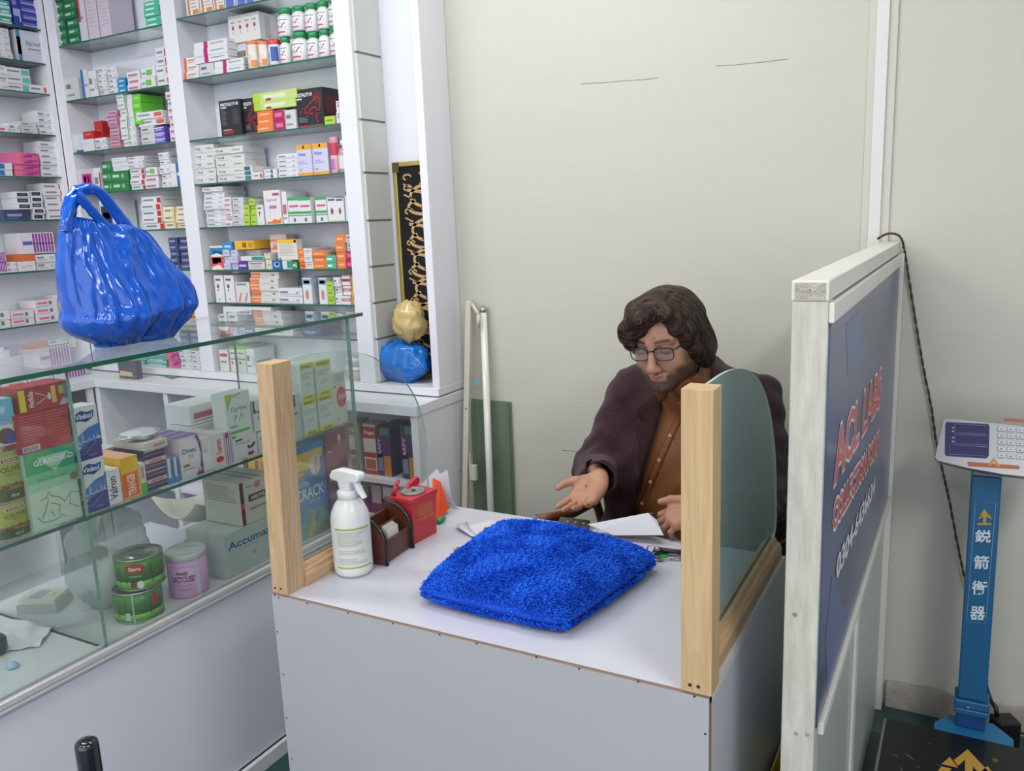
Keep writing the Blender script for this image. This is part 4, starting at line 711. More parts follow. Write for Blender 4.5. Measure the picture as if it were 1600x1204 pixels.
# ================================================================== cartons in the glass case (front faces the aisle)
XI = XC-0.028
def case_item(px0, px1, yt, yb, X, d, sty, label, z=None, name='medicine_carton', n=1, group=None, dr=0.0, zlab=None):
    """front face in the plane x = X, read off the photograph; returns its top height"""
    a = onX(px0, (yt+yb)/2, X).y; b = onX(px1, (yt+yb)/2, X).y
    xm = (px0+px1)/2
    zt = onX(xm, yt, X).z; z0 = onX(xm, yb, X).z if z is None else z
    h = (zt-z0)/n-0.0005
    for k in range(n):
        lab = label if n == 1 else label.replace('{}', 'upper' if k == n-1 else 'lower')
        mesh = carton_mesh(b-a, d, h, STY[sty]); mesh.name = name
        put_carton(b-a, d, h, sty, (X, a, z0+k*(h+.0005)), math.pi/2+dr, lab, group, name=name, mesh=mesh)
    return zt
STY.update({
 'glax': st('#b9cfc0', ('f', 0, .72, 1, 1, '#2c9a58'), ('f', 0, .6, 1, .72, '#6cb686'), ('f', 0, .5, 1, .6, '#98c4a6'), ('f', .22, .7, .82, .92, ('poly', '#9dc4ae', [(0, 1), (1, 1), (.5, 0)]), .0002), ('f', .16, .82, .88, .89, ('#e4ebe4', 'GLAXOSE-D', 1), .0006), ('f', .4, .74, .6, .78, ('#1f5a38', 'glucose'), .0006), ('f', .2, .62, .75, .645, ('#2e6a48', 'Glucose + Calcium + Vitamin D'), .0006), ('f', .76, .52, .92, .62, ('disc', '#8c7460'), .0006),
    ('f', .08, .05, .95, .48, ('pen', '#4f8a6c', [[(.1, .75), (.25, .8), (.3, .95), (.35, .8), (.5, .7), (.62, .5)], [(.28, .75), (.2, .45), (.1, .2)], [(.32, .6), (.5, .45), (.45, .2), (.6, .05)], [(.6, .5), (.75, .75), (.9, .7), (1, .5)], [(0, .3), (.1, .1), (.3, .05), (.5, .1)], [(.3, .35), (.36, .15)], [(.75, .7), (.7, .4), (.9, .2)]], .0016), .0005)),
 'redbig': st('#a52a30', *lines('f', .06, .25, .48, .95, 10, '#c4686a', .25), *lines('f', .54, .12, .95, .95, 11, '#c4686a', .25), ('f', .04, .03, .36, .18, '#cfc4c4'), *[('f', .06+k*.03, .05, .075+k*.03, .16, '#3a3034', .0004) for k in range(9)], ('l', .1, .8, .9, .9, '#c8b040'), ('l', .1, .5, .8, .6, '#c09090')),
 'redlid': st('#a62a30', ('f', .0, .06, .12, .94, '#d8cc34'), ('f', .17, .18, .28, .82, ('vtext', '#e4dcda', 'Horlicks')), ('f', .32, .2, .56, .8, ('pen', '#dccfcd', [[(0, .1), (1, .5), (0, .9)]], .002)), ('f', .55, .35, .62, .65, ('disc', '#d9cfca')), ('f', .63, .2, .72, .9, '#d8b84a'), ('f', .78, .5, .88, .85, '#a8b040'), ('f', .88, .3, 1, .95, '#5a74a0'), ('f', .75, .05, .97, .4, ('poly', '#b8bcc8', [(0, 0), (.6, 1), (1, .5), (1, 0)])), ('l', .2, .2, .8, .8, '#8c5a4e')),
 'vintol': st('#d6d8de', ('f', 0, 0, 1, .62, ('poly', '#27367e', [(0, 0), (1, 0), (1, .55), (.7, .62), (.4, .5), (0, .2)])), ('f', 0, .05, 1, .64, ('poly', '#2f72b8', [(0, .4), (.3, .35), (1, .6), (1, 1), (.6, .92), (.2, .7), (0, .45)]), .0003), ('f', .12, .7, .88, .93, ('poly', '#1d3f86', [(0, .1), (.3, .2), (.6, 0), (.95, .3), (1, .9), (.7, .8), (.4, 1), (.05, .7)]), .0003), ('f', .2, .77, .8, .87, ('#e8ecf4', 'Vinkol', 1), .0006), ('f', .15, .3, .9, .5, ('pen', '#d8e0ee', [[(0, .5), (.15, .1), (.3, .3), (.3, 1)], [(.3, .3), (.5, .2), (.6, .5), (.65, .2), (.8, .3), (.85, .7)], [(.85, .3), (1, .3), (1, .7)]], .0014), .0006), ('f', .5, .06, .8, .09, '#8c5a9a', .0006), ('f', 0, .12, .95, .5, ('pen', '#5fa0d8', [[(0, .1), (.4, 0), (.8, .4), (1, 1)]], .001), .0006)),
 'valron': st('#d9d8dc', ('f', .2, .14, .72, .8, ('vtext', '#232a6e', 'Valron')), ('l', .1, .1, .9, .3, '#b9bcc8')),
 'trangib': st('#e2b52c', ('f', 0, .05, .9, .62, '#dd5a2c'), ('f', .25, .08, .72, .58, ('vtext', '#f0dcc0', 'TRANGIB'), .0006), ('t', 0, 0, 1, 1, '#d9a47c'), ('l', .1, .2, .6, .7, '#c8862c')),
 'gwbox': st('#cfcdd0', ('f', 0, 0, 1, .35, '#4cae50'), ('f', .2, .5, .7, .9, '#b08a94')),
 'nav2': st('#3c3f6a', ('f', 0, .36, 1, .56, '#cdb4b0'), ('f', .2, .4, .8, .5, '#cc6a5c', .0003), ('f', 0, .76, 1, .79, '#cf8a84'), ('f', 0, .2, 1, .23, '#cf8a84'), ('f', 0, .94, 1, 1, '#b9b4b4')),
 'flatw': st('#cac7c2', ('f', .4, .3, .9, .7, '#c8907c'), ('f', .35, .3, .5, .4, '#b0a8a4')),
 'sliver': st('#3f86c0', ('f', 0, .25, .5, 1, '#c8d2da'), ('f', .5, .3, .95, .9, ('vtext', '#2a5a94', 'PROVAS'), .0004)),
 'omec': st('#cfced4', ('f', .1, .6, .78, .73, ('#2c2630', 'Omec', 1)), ('f', .42, .46, .62, .56, ('#4a464c', 'IV')), ('f', .1, .28, .4, .34, '#6a666c'), ('f', .1, .2, .6, .23, G), ('f', .55, 0, 1, .98, ('poly', '#7c3a8a', [(.2, 0), (.75, .18), (.9, .5), (.75, .85), (.5, 1), (.8, 1), (1, .75), (1, 0)]), .0003), ('f', .78, .08, .95, .2, ('disc', '#c9a8c8'), .0006), ('t', 0, 0, 1, .3, '#7d57a0'), ('t', 0, .35, 1, .6, '#7d57a0'), ('t', 0, .66, 1, .92, '#7d57a0')),
 'luron': st('#d3cfd2', ('f', .3, .4, .75, .82, ('vtext', '#c23a3c', 'Luron')), ('f', .25, .14, .85, .32, ('disc', '#c8282c')), ('t', 0, 0, 1, 1, '#c8c6c4')),
 'purslat': st('#d4ccd8', *[('f', .12+k*.3, .02, .26+k*.3, .98, '#8a6aa6') for k in range(3)], ('f', .05, .8, .5, .95, '#b02a6a', .0004)),
 'ceft': st('#d0cfd2', ('f', .12, .68, .7, .78, ('#75727a', 'CEFTRIAXONE')), ('f', .1, .85, .4, .93, '#3c3c44'), ('f', .55, .06, .85, .36, ('poly', '#8c2a74', [(0, .2), (.3, .8), (.5, .4), (.7, .8), (1, .2), (.5, 0)])), ('f', .55, .36, .75, .56, ('poly', '#2a3a6e', [(0, .8), (.4, 0), (1, .2), (.4, 1)])), ('f', .7, .36, .95, .62, ('poly', '#23223c', [(0, .4), (.3, .1), (1, .9), (.6, 1)])), ('l', 0, 0, .1, 1, '#4a4a52')),
 'oprime': st('#cbd4ce', ('f', 0, .62, .28, 1, ('poly', '#a4c43c', [(0, 1), (1, 1), (.3, 0)])), ('f', .2, .56, .85, .7, ('#3a80a8', 'Oprime')), ('f', .1, .1, .9, .16, '#58b04a'), ('f', 0, .0, .3, .05, '#58b04a'), ('f', .1, .24, .4, .28, '#5a9ac0'), ('f', .25, .32, .8, .55, ('pen', '#24262a', [[(.1, .1), (.2, .9), (.35, .7), (.15, .5)], [(.45, .2), (.7, 1)], [(.65, .6), (.85, .8), (.75, .3)]], .0014)), ('f', 0, .7, .9, .98, ('pen', '#4a70b0', [[(.1, .2), (.3, .8), (.7, 1)]], .002))),
 'iv': st('#d2d2d4', ('f', .1, .55, .9, .7, ('#4a464c', 'NORIS', 1)), ('f', .2, .35, .8, .48, ('#8a868c', 'I.V')), ('f', 0, .6, .08, 1, '#2a4a5c')),
 'oxi': st('#d2d2d8', ('f', .1, .6, .9, .8, ('#4a5a94', 'Oxid')), ('f', .2, .05, .9, .5, ('poly', '#5a76b0', [(0, .3), (.4, 1), (1, .5), (.6, 0)]))),
 'tealbig': st('#bfc6cb', ('f', 0, .72, .85, .98, '#1f6a7c'), ('f', .1, .78, .7, .88, ('#cfe2e4', 'Zurab'), .0006), ('f', .1, .55, .9, .6, '#77808a'), ('f', .1, .4, .6, .44, G), ('f', .1, .3, .7, .34, G)),
 'myt': st('#cfd9d2', ('f', 0, .84, 1, 1, '#dcd628'), ('f', .1, .87, .9, .95, ('#4a4818', 'MYTENBAZOL', 1), .0006), ('f', 0, 0, 1, .12, '#dcd628'), ('f', .2, .03, .8, .08, '#8a8a30', .0006), ('f', .3, .35, .7, .45, ('#5a86b0', '3.3%')), *lines('f', .1, .55, .7, .66, 3, '#9aa4a0', .4), ('t', 0, 0, 1, .12, '#dcd628'), *lines('l', .1, .1, .9, .95, 12, '#b4bfba', .7), ('f', 0, .7, 1, .715, '#6a8aa8', .0003)),
 'redblob': st('#ccd2cc', ('f', .2, .32, 1, .72, ('disc', '#c83c40')), ('f', .35, .48, .9, .6, ('#f0dcdc', 'Urecit', 1), .0006), ('f', 0, .72, .2, .76, '#c86a6c'), *lines('f', .1, .8, .9, .96, 4, '#a4aaa6', .5), ('f', .2, .08, .3, .14, '#c86a6c')),
 'accumax': st('#b4bfbc', ('f', .05, .62, .95, .8, ('#1a6c96', 'Accumax', 1)), ('f', .12, .54, .9, .58, ('#7a8a8c', 'For the health and comfort of the body')), ('f', .5, .3, .6, .42, ('poly', '#9aa4a4', [(.5, 0), (1, .5), (.5, 1), (0, .5)])), ('l', .35, .6, .5, .65, '#4a5458'), ('l', .3, .4, .5, .42, '#5a6468'), ('l', .3, .25, .45, .33, '#4a5458')),
 'amrov': st('#c2c1b6', ('f', .02, 0, .12, 1, '#5c1f38'), ('f', .25, .5, .8, .66, '#3c3034'), ('f', .3, .53, .75, .63, ('#d8d4ce', 'AMROVIL', 1), .0006), ('f', .03, .38, .12, .52, '#d04a3c', .0004), ('f', .25, .3, .8, .35, '#8c8880'), ('f', .45, .78, .62, .92, '#b87a78'), ('f', .2, .84, .4, .88, G), *lines('l', .1, .5, .9, .9, 6, '#a4a398', .6), ('t', .4, 0, .5, 1, '#8c8a84'), ('t', .6, 0, .7, 1, '#8c8a84')),
 'crack': st('#2f7abc', ('f', 0, .62, .95, .93, ('poly', '#e0b83a', [(0, .0), (.6, .45), (1, .7), (1, 1), (0, 1)])), ('f', .55, .66, .88, .88, ('disc', '#d8ccc4'), .0006), ('f', .62, .67, .8, .86, ('pen', '#b08a74', [[(.8, 1), (.5, .5), (.7, 0)]], .004), .0009), ('f', .12, .44, .92, .56, ('#dfe8ee', 'CRACK', 1), .0006), ('f', .12, .58, .5, .63, ('#b0cce0', 'SOFTEN', 1), .0006), ('f', .45, .39, .9, .42, ('#9cc4e0', 'HEEL CREAM'), .0006), ('f', .1, .0, 1, .34, ('poly', '#4e9a94', [(0, .2), (.3, 1), (.8, .9), (1, .6), (1, 0), (0, 0)]), .0003), ('f', .3, .02, .7, .3, ('poly', '#b8a83c', [(0, 0), (.7, 1), (1, .8), (.4, 0)]), .0006), ('f', .55, .15, .75, .3, ('poly', '#3a62a8', [(0, .4), (.6, 1), (1, .7), (.4, 0)]), .0009), ('f', .6, 0, 1, .16, ('poly', '#5c6e4c', [(0, .3), (.4, 1), (1, .8), (1, 0), (0, 0)]), .0005), ('l', 0, 0, 1, 1, '#b89c48'), ('f', .08, .68, .4, .7, '#8a7a3a', .0006), ('f', .08, .73, .45, .75, '#8a7a3a', .0006)),
 'audi': st('#6c2452', ('f', .08, .48, .95, .58, ('#e2d4dc', 'AUDINOVEL 600', 1)), ('f', .5, .43, .85, .455, '#a87a98'), ('f', .08, .78, .25, .8, '#b89ab0'), ('f', .58, .85, .74, .93, ('poly', '#dcc8d6', [(.5, 0), (1, .6), (.8, 1), (.2, 1), (0, .6)]))),
 'cherry': st('#6fb2d8', ('f', 0, 0, 1, .45, '#c9ced6'), ('f', .3, .03, .9, .38, ('disc', '#5c4044'), .0004), ('f', .55, .02, 1, .3, ('disc', '#39498c'), .0006), ('f', .1, .5, .8, .6, ('pen', '#b0404c', [[(0, .3), (.4, .2), (.7, .9), (1, .2)]], .0015)), ('f', .1, .7, .7, .85, '#a8d8e8'), ('t', 0, 0, 1, 1, '#8fb8cc')),
})
LOOK_G = 'cartons standing in the glass case'
zs = ZSH+0.0006
z_ = case_item(44, 132, 697, 838, XI, .055, 'glax', 'green and white glucose carton with figure drawing, left of glass divider', z=zs, group=LOOK_G)
z_ = case_item(26, 113, 640, 700, XI, .065, 'redbig', 'red carton with white fine print lying on the green glucose carton', z=z_+.0006, group=LOOK_G)
z_ = case_item(28, 110, 600, 640, XI-.003, .065, 'redlid', 'red carton with yellow band, topmost above the green glucose carton', z=z_+.0004, group=LOOK_G)
z_ = case_item(117, 162, 632, 808, XI, .05, 'vintol', '{} white and blue carton with dark wave, right of glass divider', z=zs, n=2, group=LOOK_G)
case_item(166, 190, 732, 795, XI, .05, 'valron', 'slim white carton with upright dark blue lettering beside yellow carton', z=zs, group=LOOK_G)
case_item(191, 219, 712, 788, XI, .12, 'trangib', 'yellow carton with orange panel and upright lettering', z=zs, group=LOOK_G)
case_item(220, 229, 722, 777, XI, .05, 'gwbox', 'slim white carton with green foot beside navy cartons', z=zs, group=LOOK_G)
z_ = case_item(228, 262, 700, 772, XI-.006, .11, 'nav2', '{} navy carton with pale band below the flat white carton', z=zs, n=2, group=LOOK_G)
zflat = case_item(226, 262, 688, 700, XI-.004, .115, 'flatw', 'flat off-white carton lying on the navy cartons', z=z_+.0006, group=LOOK_G)
case_item(263, 272, 714, 763, XI, .05, 'sliver', 'thin blue and white carton, left of the two beside purple-arc carton', z=zs, group=LOOK_G)
case_item(273, 281, 712, 762, XI, .05, 'sliver', 'thin blue and white carton touching the purple-arc carton', z=zs, group=LOOK_G)
case_item(282, 316, 680, 760, XI, .12, 'omec', 'white injection carton with purple arc and striped top', z=zs, group=LOOK_G)
case_item(317, 331, 683, 748, XI-.004, .1, 'plain', 'blank grey-white carton between purple-arc and red-lettered cartons', z=zs, group=LOOK_G)
case_item(332, 352, 676, 742, XI, .1, 'luron', 'white carton with upright red lettering and red oval', z=zs, group=LOOK_G)
case_item(353, 364, 672, 736, XI, .06, 'purslat', 'narrow purple-striped white carton', z=zs, group=LOOK_G)
z_ = case_item(365, 403, 680, 727, XI, .07, 'ceft', 'low white carton with coloured leaf motif under the green-striped carton', z=zs, group=LOOK_G)
case_item(353, 392, 612, 680, XI-.004, .05, 'oprime', 'white carton with green stripe and pen scrawl, on the leaf-motif carton', z=z_+.0005, group=LOOK_G)
case_item(404, 428, 672, 716, XI, .07, 'oxi', 'white and blue carton partly behind the left wooden post', z=zs, group=LOOK_G)
case_item(396, 426, 622, 671, XI-.004, .06, 'iv', 'white carton with grey lettering behind the left wooden post, upper', z=onX(411, 672, XI).z+.0005, group=LOOK_G)
case_item(429, 470, 618, 697, XI, .03, 'tealbig', 'grey carton with teal header beside the yellow-banded cartons', z=zs, group=LOOK_G)
for j, (a, b, yt, yb) in enumerate(((472, 493, 566, 682), (496, 520, 561, 672))):
    case_item(a, b, yt, yb, XI-.004, .075, 'myt', '{} yellow-banded white carton, %s column near the case end' % ('left', 'right')[j], z=zs, n=2, group='yellow-banded cartons at the end of the glass case')
    case_item(a, b, yt, yb, XI-.085, .075, 'myt', '{} yellow-banded white carton, rear %s column near the case end' % ('left', 'right')[j], z=zs, n=2, group='yellow-banded cartons at the end of the glass case')
case_item(522, 541, 580, 665, XI, .05, 'redblob', 'white carton with round red blob at the right end of the case', z=zs, group=LOOK_G)
# second row, lying or standing behind
case_item(300, 352, 660, 690, XI-.14, .1, 'w', 'white carton lying in the row behind the purple-arc carton', z=zs, group=LOOK_G)
case_item(296, 352, 628, 659, XI-.15, .1, 'wpk', 'white carton lying topmost in the row behind the purple-arc carton', z=onX(324, 660, XI-.14).z+.0006, group=LOOK_G)
case_item(150, 185, 700, 742, XI-.13, .05, 'lavw', 'lavender carton standing behind the slim and yellow cartons', z=zs, group=LOOK_G)
case_item(200, 245, 705, 738, XI-.15, .06, 'navy', 'navy carton in the rear row behind the navy pair', z=zs, group=LOOK_G)
case_item(-22, 24, 624, 697, XI-.01, .045, 'cherry', 'sky blue carton with dark berries above the olive oil tins', z=onX(5, 697, XI-.01).z, group=LOOK_G)
# floor of the case
zf = 0.5688
case_item(352, 432, 818, 893, XI-.01, .15, 'accumax', 'large grey-green carton with blue lettering on the case floor', z=zf, group=LOOK_G)
za = onX(392, 818, XI-.01).z
case_item(374, 428, 745, 808, XI-.012, .14, 'amrov', 'white carton with maroon stripe lying on the large grey-green carton', z=za+.0012, group=LOOK_G)
case_item(345, 405, 725, 750, XI-.19, .12, 'blue', 'blue carton lying at the back of the case floor', z=zf+.15, group=LOOK_G) if False else None
case_item(455, 511, 693, 845, XI, .045, 'crack', 'blue and yellow foot cream carton on the case floor', z=zf, group=LOOK_G)
case_item(512, 545, 668, 815, XI, .045, 'audi', 'plum purple carton with white lettering at the case end', z=zf, group=LOOK_G)
# olive oil tins, rounded rectangular cans
def tin(px0, px1, yt, yb, z0, label):
    X = XI-.006; a = onX(px0, (yt+yb)/2, X).y; b = onX(px1, (yt+yb)/2, X).y; zt = onX((px0+px1)/2, yt, X).z; h = zt-z0; w = b-a; r = w*.5; cy = (a+b)/2; cx = X-r*.8
    def ring(s_, z, k=40): return [Vector((cx+r*.8*s_*abs(math.cos(t))**.75*math.copysign(1, math.cos(t)), cy+r*s_*abs(math.sin(t))**.75*math.copysign(1, math.sin(t)), z)) for t in [2*math.pi*i/k for i in range(k)]]
    t = thing('olive_oil_tin', (cx, cy, z0), label, 'tin', 'olive oil tins in the glass case')
    m = MB(); bands = [(0, '#9a9c74'), (.03, '#3a5238'), (.2, '#3a5238'), (.25, '#8c7c4c'), (.36, '#a0ac58'), (.9, '#a0ac58'), (.95, '#a3a184'), (1, '#a3a184')]
    for (z0_, c0), (z1_, c1) in zip(bands[:-1], bands[1:]):
        m.grid([ring(1.0, z0+h*z0_), ring(1.0, z0+h*z1_)], mat(c0, .3, metal=.15), closev=True)
    m.add(ring(1, z0), [tuple(range(40))], mat('#8b8d70')); top = ring(.96, z0+h*.985); m.add(top, [tuple(range(40))], mat('#b9b594', .25, metal=.6)); m.grid([ring(1, z0+h), ring(.96, z0+h*.985)], mat('#b9b594', .25, metal=.6), closev=True)
    def wrap(a_, b_, p):
        q = max(-1, min(1, (p.y-cy)/r)); th = abs(q)**(1/.75); c = math.sqrt(max(0, 1-th*th)); return Vector((cx+r*.8*c**.75+.0007, p.y, p.z))
    def patch(u0, v0, u1, v1, col, dx=0):
        P = []
        for k in range(9):
            y = a+w*(u0+(u1-u0)*k/8); p0 = wrap(0, 0, Vector((0, y, z0+h*v0))); P.append([p0+Vector((dx, 0, 0)), Vector((p0.x+dx, y, z0+h*v1))])
        m.grid(P, mat(col, .35))
    patch(.24, .78, .82, .88, '#d8d2b8'); patch(.27, .795, .79, .865, '#6c2a38', .0003)
    for txt, u0, v0, u1, v1, col in (('BORGES', .32, .81, .74, .85, '#e4d8c8'), ('OLIVE', .22, .6, .84, .71, '#5c6430'), ('POMACE OIL', .36, .53, .78, .56, '#6c7440'), ('100 ml', .42, .1, .66, .16, '#cfd2b8')):
        put_text(m, txt, (0, a+w*u0, z0+h*v0), (0, w*(u1-u0), 0), (0, 0, h*(v1-v0)), mat(col, .4), True, warp=lambda a_, b_, p: wrap(a_, b_, p)+Vector((.0006, 0, 0)))
    rr = random.Random(5)
    for k in range(26):
        u = .1+.8*rr.random(); v = .27+.1*rr.random()*math.sin(u*3.1); p = wrap(0, 0, Vector((0, a+w*u, z0+h*v))); c = mat(rr.choice(['#5a4a28', '#7c5a30', '#3e4a24', '#8a6a3c']), .5)
        m.add([p+Vector((.0004, math.cos(q)*.004, math.sin(q)*.003)) for q in [k_*math.pi/4 for k_ in range(8)]], [tuple(range(8))], c)
    m.build('tin_body', t); return zt
zt_ = tin(-3, 53, 783, 850, zs, 'lower olive-green oil tin at left edge of the glass case')
tin(-10, 43, 704, 783, zt_+.0005, 'upper olive-green oil tin, standing on another tin, left of glucose carton')
# round cans on the case floor
def can(pxc, pyb, r, h, z0, kind, label, name='food_can'):
    c = onX(pxc, pyb, XI-.02); cx = XI-.006-r; cy = c.y
    t = thing(name, (cx, cy, z0), label, 'can'); m = MB(); MET = mat('#a8aaa0', .25, metal=.8)
    if kind == 'green':
        m.lathe([(r*.97, 0), (r, .002), (r, .004)], MET, n=36); m.lathe([(r*.99, .0045), (r*.99, h*.3)], mat('#68a844', .3), n=36); m.lathe([(r*.99, h*.3), (r*.99, h-.004)], mat('#3f7a38', .3), n=36)
        m.lathe([(r, h-.004), (r, h-.001), (r*.95, h), (r*.92, h-.003), (r*.6, h-.003), (r*.58, h-.001), (r*.2, h-.001)], MET, n=36)
    else:
        m.lathe([(r*.97, 0), (r, .004), (r, h*.86)], mat('#cfa0cf', .3), n=36); 
    def cyl(u, v, dr=.0006): an = math.radians(u); return Vector(((r*.99+dr)*math.cos(an), (r*.99+dr)*math.sin(an), v*h))
    def patch(a0, a1, v0, v1, col, dr=.0006): m.grid([[cyl(a0+(a1-a0)*k/10, v0, dr), cyl(a0+(a1-a0)*k/10, v1, dr)] for k in range(11)], mat(col, .35))
    def tx(s_, a0, a1, v0, v1, col): put_text(m, s_, (0, 0, 0), (1, 0, 0), (0, 0, 1), mat(col, .35), True, warp=lambda a, b, p: cyl(a0+(a1-a0)*a, v0+(v1-v0)*b, .0012))
    if kind == 'green':
        f = -48
        if 'upper' in label:
            m.grid([[cyl(f-24+48*k/12, .72-.16*math.sqrt(max(0, 1-((k-6)/6)**2)), .0008), cyl(f-24+48*k/12, .72+.16*math.sqrt(max(0, 1-((k-6)/6)**2)), .0008)] for k in range(13)], mat('#a83428', .35)); tx('Siara', f-14, f+14, .66, .78, '#eee6dc')
            tx('COCONUT MILK', f-15, f+15, .46, .5, '#c8d4bc')
            m.grid([[cyl(f+2+16*k/10, .2-.13*math.sqrt(max(0, 1-((k-5)/5)**2)), .0012), cyl(f+2+16*k/10, .2+.13*math.sqrt(max(0, 1-((k-5)/5)**2)), .0012)] for k in range(11)], mat('#dcdcd0', .35))
            m.grid([[cyl(f-14+16*k/10, .22-.1*math.sqrt(max(0, 1-((k-5)/5)**2)), .0008), cyl(f-14+16*k/10, .22+.1*math.sqrt(max(0, 1-((k-5)/5)**2)), .0008)] for k in range(11)], mat('#6a2c22', .35))
        else: patch(f-3, f+0, .04, .96, '#b4b8a8'); patch(f-22, f-10, .12, .38, '#b8c0b0'); patch(f+44, f+60, .5, .85, '#a83c30')
        for q in (-90, -10, 20, -70): patch(q, q+2, .2, .8, '#26401f', .0004); patch(q-9, q+11, .78, .88, '#5f8e3c', .0005)
        m.build('can_body', t, rel=True)
    else:
        f = -50
        patch(f+33, f+45, .02, .86, '#c9c9d0'); tx('meiji', f-20, f+12, .52, .64, '#2c2a34'); tx('LACTOLESS', f-34, f+30, .38, .52, '#28242c'); patch(f-30, f+28, .3, .31, '#8e6a90'); patch(f-20, f+20, .2, .22, '#8e6a90'); patch(f-34, f+33, .72, .73, '#9a74a0')
        m.build('can_body', t, rel=True)
        m = MB(); m.lathe([(r*1.02, h*.86), (r*1.03, h*.87), (r*1.03, h*.97), (r*.98, h), (r*.9, h*.985), (r*.2, h*.985)], mat('#c2c8c6', .3), n=36)
        strokes(m, [[(0, .5), (.2, .2), (.3, .6), (.5, .3), (.7, .6), (1, .4)], [(.2, .8), (.8, .75)]], (-r*.4, -r*.1, h*.986), (r*.9, r*.6, 0), (-r*.3, r*.4, 0), .0016, mat('#3c4044'), (0, 0, 1)); m.build('lid', t, rel=True)
    return t
hgc = onX(233, 912, XI-.03).z-zf
rg = (onX(268, 900, XI-.06).y-onX(199, 900, XI-.06).y)/2*.93
can(234, 935, rg, .078, zf, 'green', 'lower green coconut milk can on the case floor')
can(236, 885, rg, .080, zf+.0785, 'green', 'upper green coconut milk can with coconut picture')
can(306, 880, rg*.88, .118, zf, 'lac', 'mauve infant formula can with white lid beside green cans', 'formula_can')
# soap box, papers, plastic bag and paper in the case
def soap():
    Y = onZ(70, 935, zf+.02); t = thing('soap_box', (Y.x, Y.y, zf), 'flat printed cardboard box with lid on the case floor, left of divider', 'box', rotz=.5)
    m = MB(); m.box((-.05, -.042, 0.0005), (.05, .042, .022), mat('#9a9c92', .5)); m.build('tray', t, rel=True)
    m = MB(); m.box((-.046, -.038, .0225), (.046, .038, .034), mat('#c9c8bc', .4)); m.add([(-.03, -.025, .0344), (.005, -.03, .0344), (.01, .02, .0344), (-.02, .025, .0344)], [(0, 1, 2, 3)], mat('#8c8aa0')); m.add([(.01, -.02, .0346), (.035, -.015, .0346), (.03, .015, .0346)], [(0, 1, 2)], mat('#c8a85c')); m.build('lid', t, rel=True)
soap()
def crumple(P, name, mt, label, cat, thick=.0012, amp=.004, seed=1, nu=14, nv=14, z0=None):
    # P: four corners; a sheet with creases
    from mathutils import noise
    a, b, c, d = [Vector(p) for p in P]; rows = []; N = (b-a).cross(d-a).normalized()
    if N.z < 0: N = -N
    for i in range(nu):
        r_ = []
        for j in range(nv):
            u, v = i/(nu-1), j/(nv-1); p = a*(1-u)*(1-v)+b*u*(1-v)+c*u*v+d*(1-u)*v
            r_.append(p+N*(abs(noise.noise((p*22)+Vector((seed, 0, 0))))*amp*2))
        rows.append(r_)
    m = MB(); m.grid(rows, mt, smooth=False); o = m.build(name); md = o.modifiers.new('thickness', 'SOLIDIFY'); md.thickness = thick; md.offset = 1
    return tag(o, label, cat)
PAP = mat('#c9c9d0', .7, name='white_paper'); BEI = mat('#b3a894', .8, name='beige_paper')
crumple([onZ(0, 1020, zf+.001), onZ(62, 1010, zf+.001), onZ(86, 978, zf+.001), onZ(10, 968, zf+.001)], 'receipt_paper', PAP, 'crumpled white receipt lying on the case floor at left', 'paper', .0004, .006, 3)
crumple([onZ(150, 850, zf+.03), onZ(262, 875, zf+.02), onZ(300, 832, zf+.06), onZ(235, 815, zf+.085)], 'brochure', mat('#b9bcc8', .5), 'white brochure with dark blue edge leaning behind the green cans', 'leaflet', .0006, .002, 9)
def dev():
    p = onZ(-4, 1010, zf+.02); m = MB(); m.lathe([(.028, 0), (.03, .006), (.03, .03), (.026, .036), (.01, .037)], mat('#17181c', .3), org=(p.x-.02, p.y, zf+.0005), n=24); tag(m.build('tape_roll'), 'black round object at the left edge of the case floor', 'roll')
dev()
def bluebits():
    p = onZ(20, 1040, zf+.003); m = MB(); m.lathe([(.012, 0), (.013, .004), (.006, .012), (.002, .014)], mat('#8fb4d0', .2), org=(p.x, p.y, zf+.0005), n=12); tag(m.build('blue_stopper'), 'small pale blue plastic stopper on the case floor', 'stopper')
bluebits()
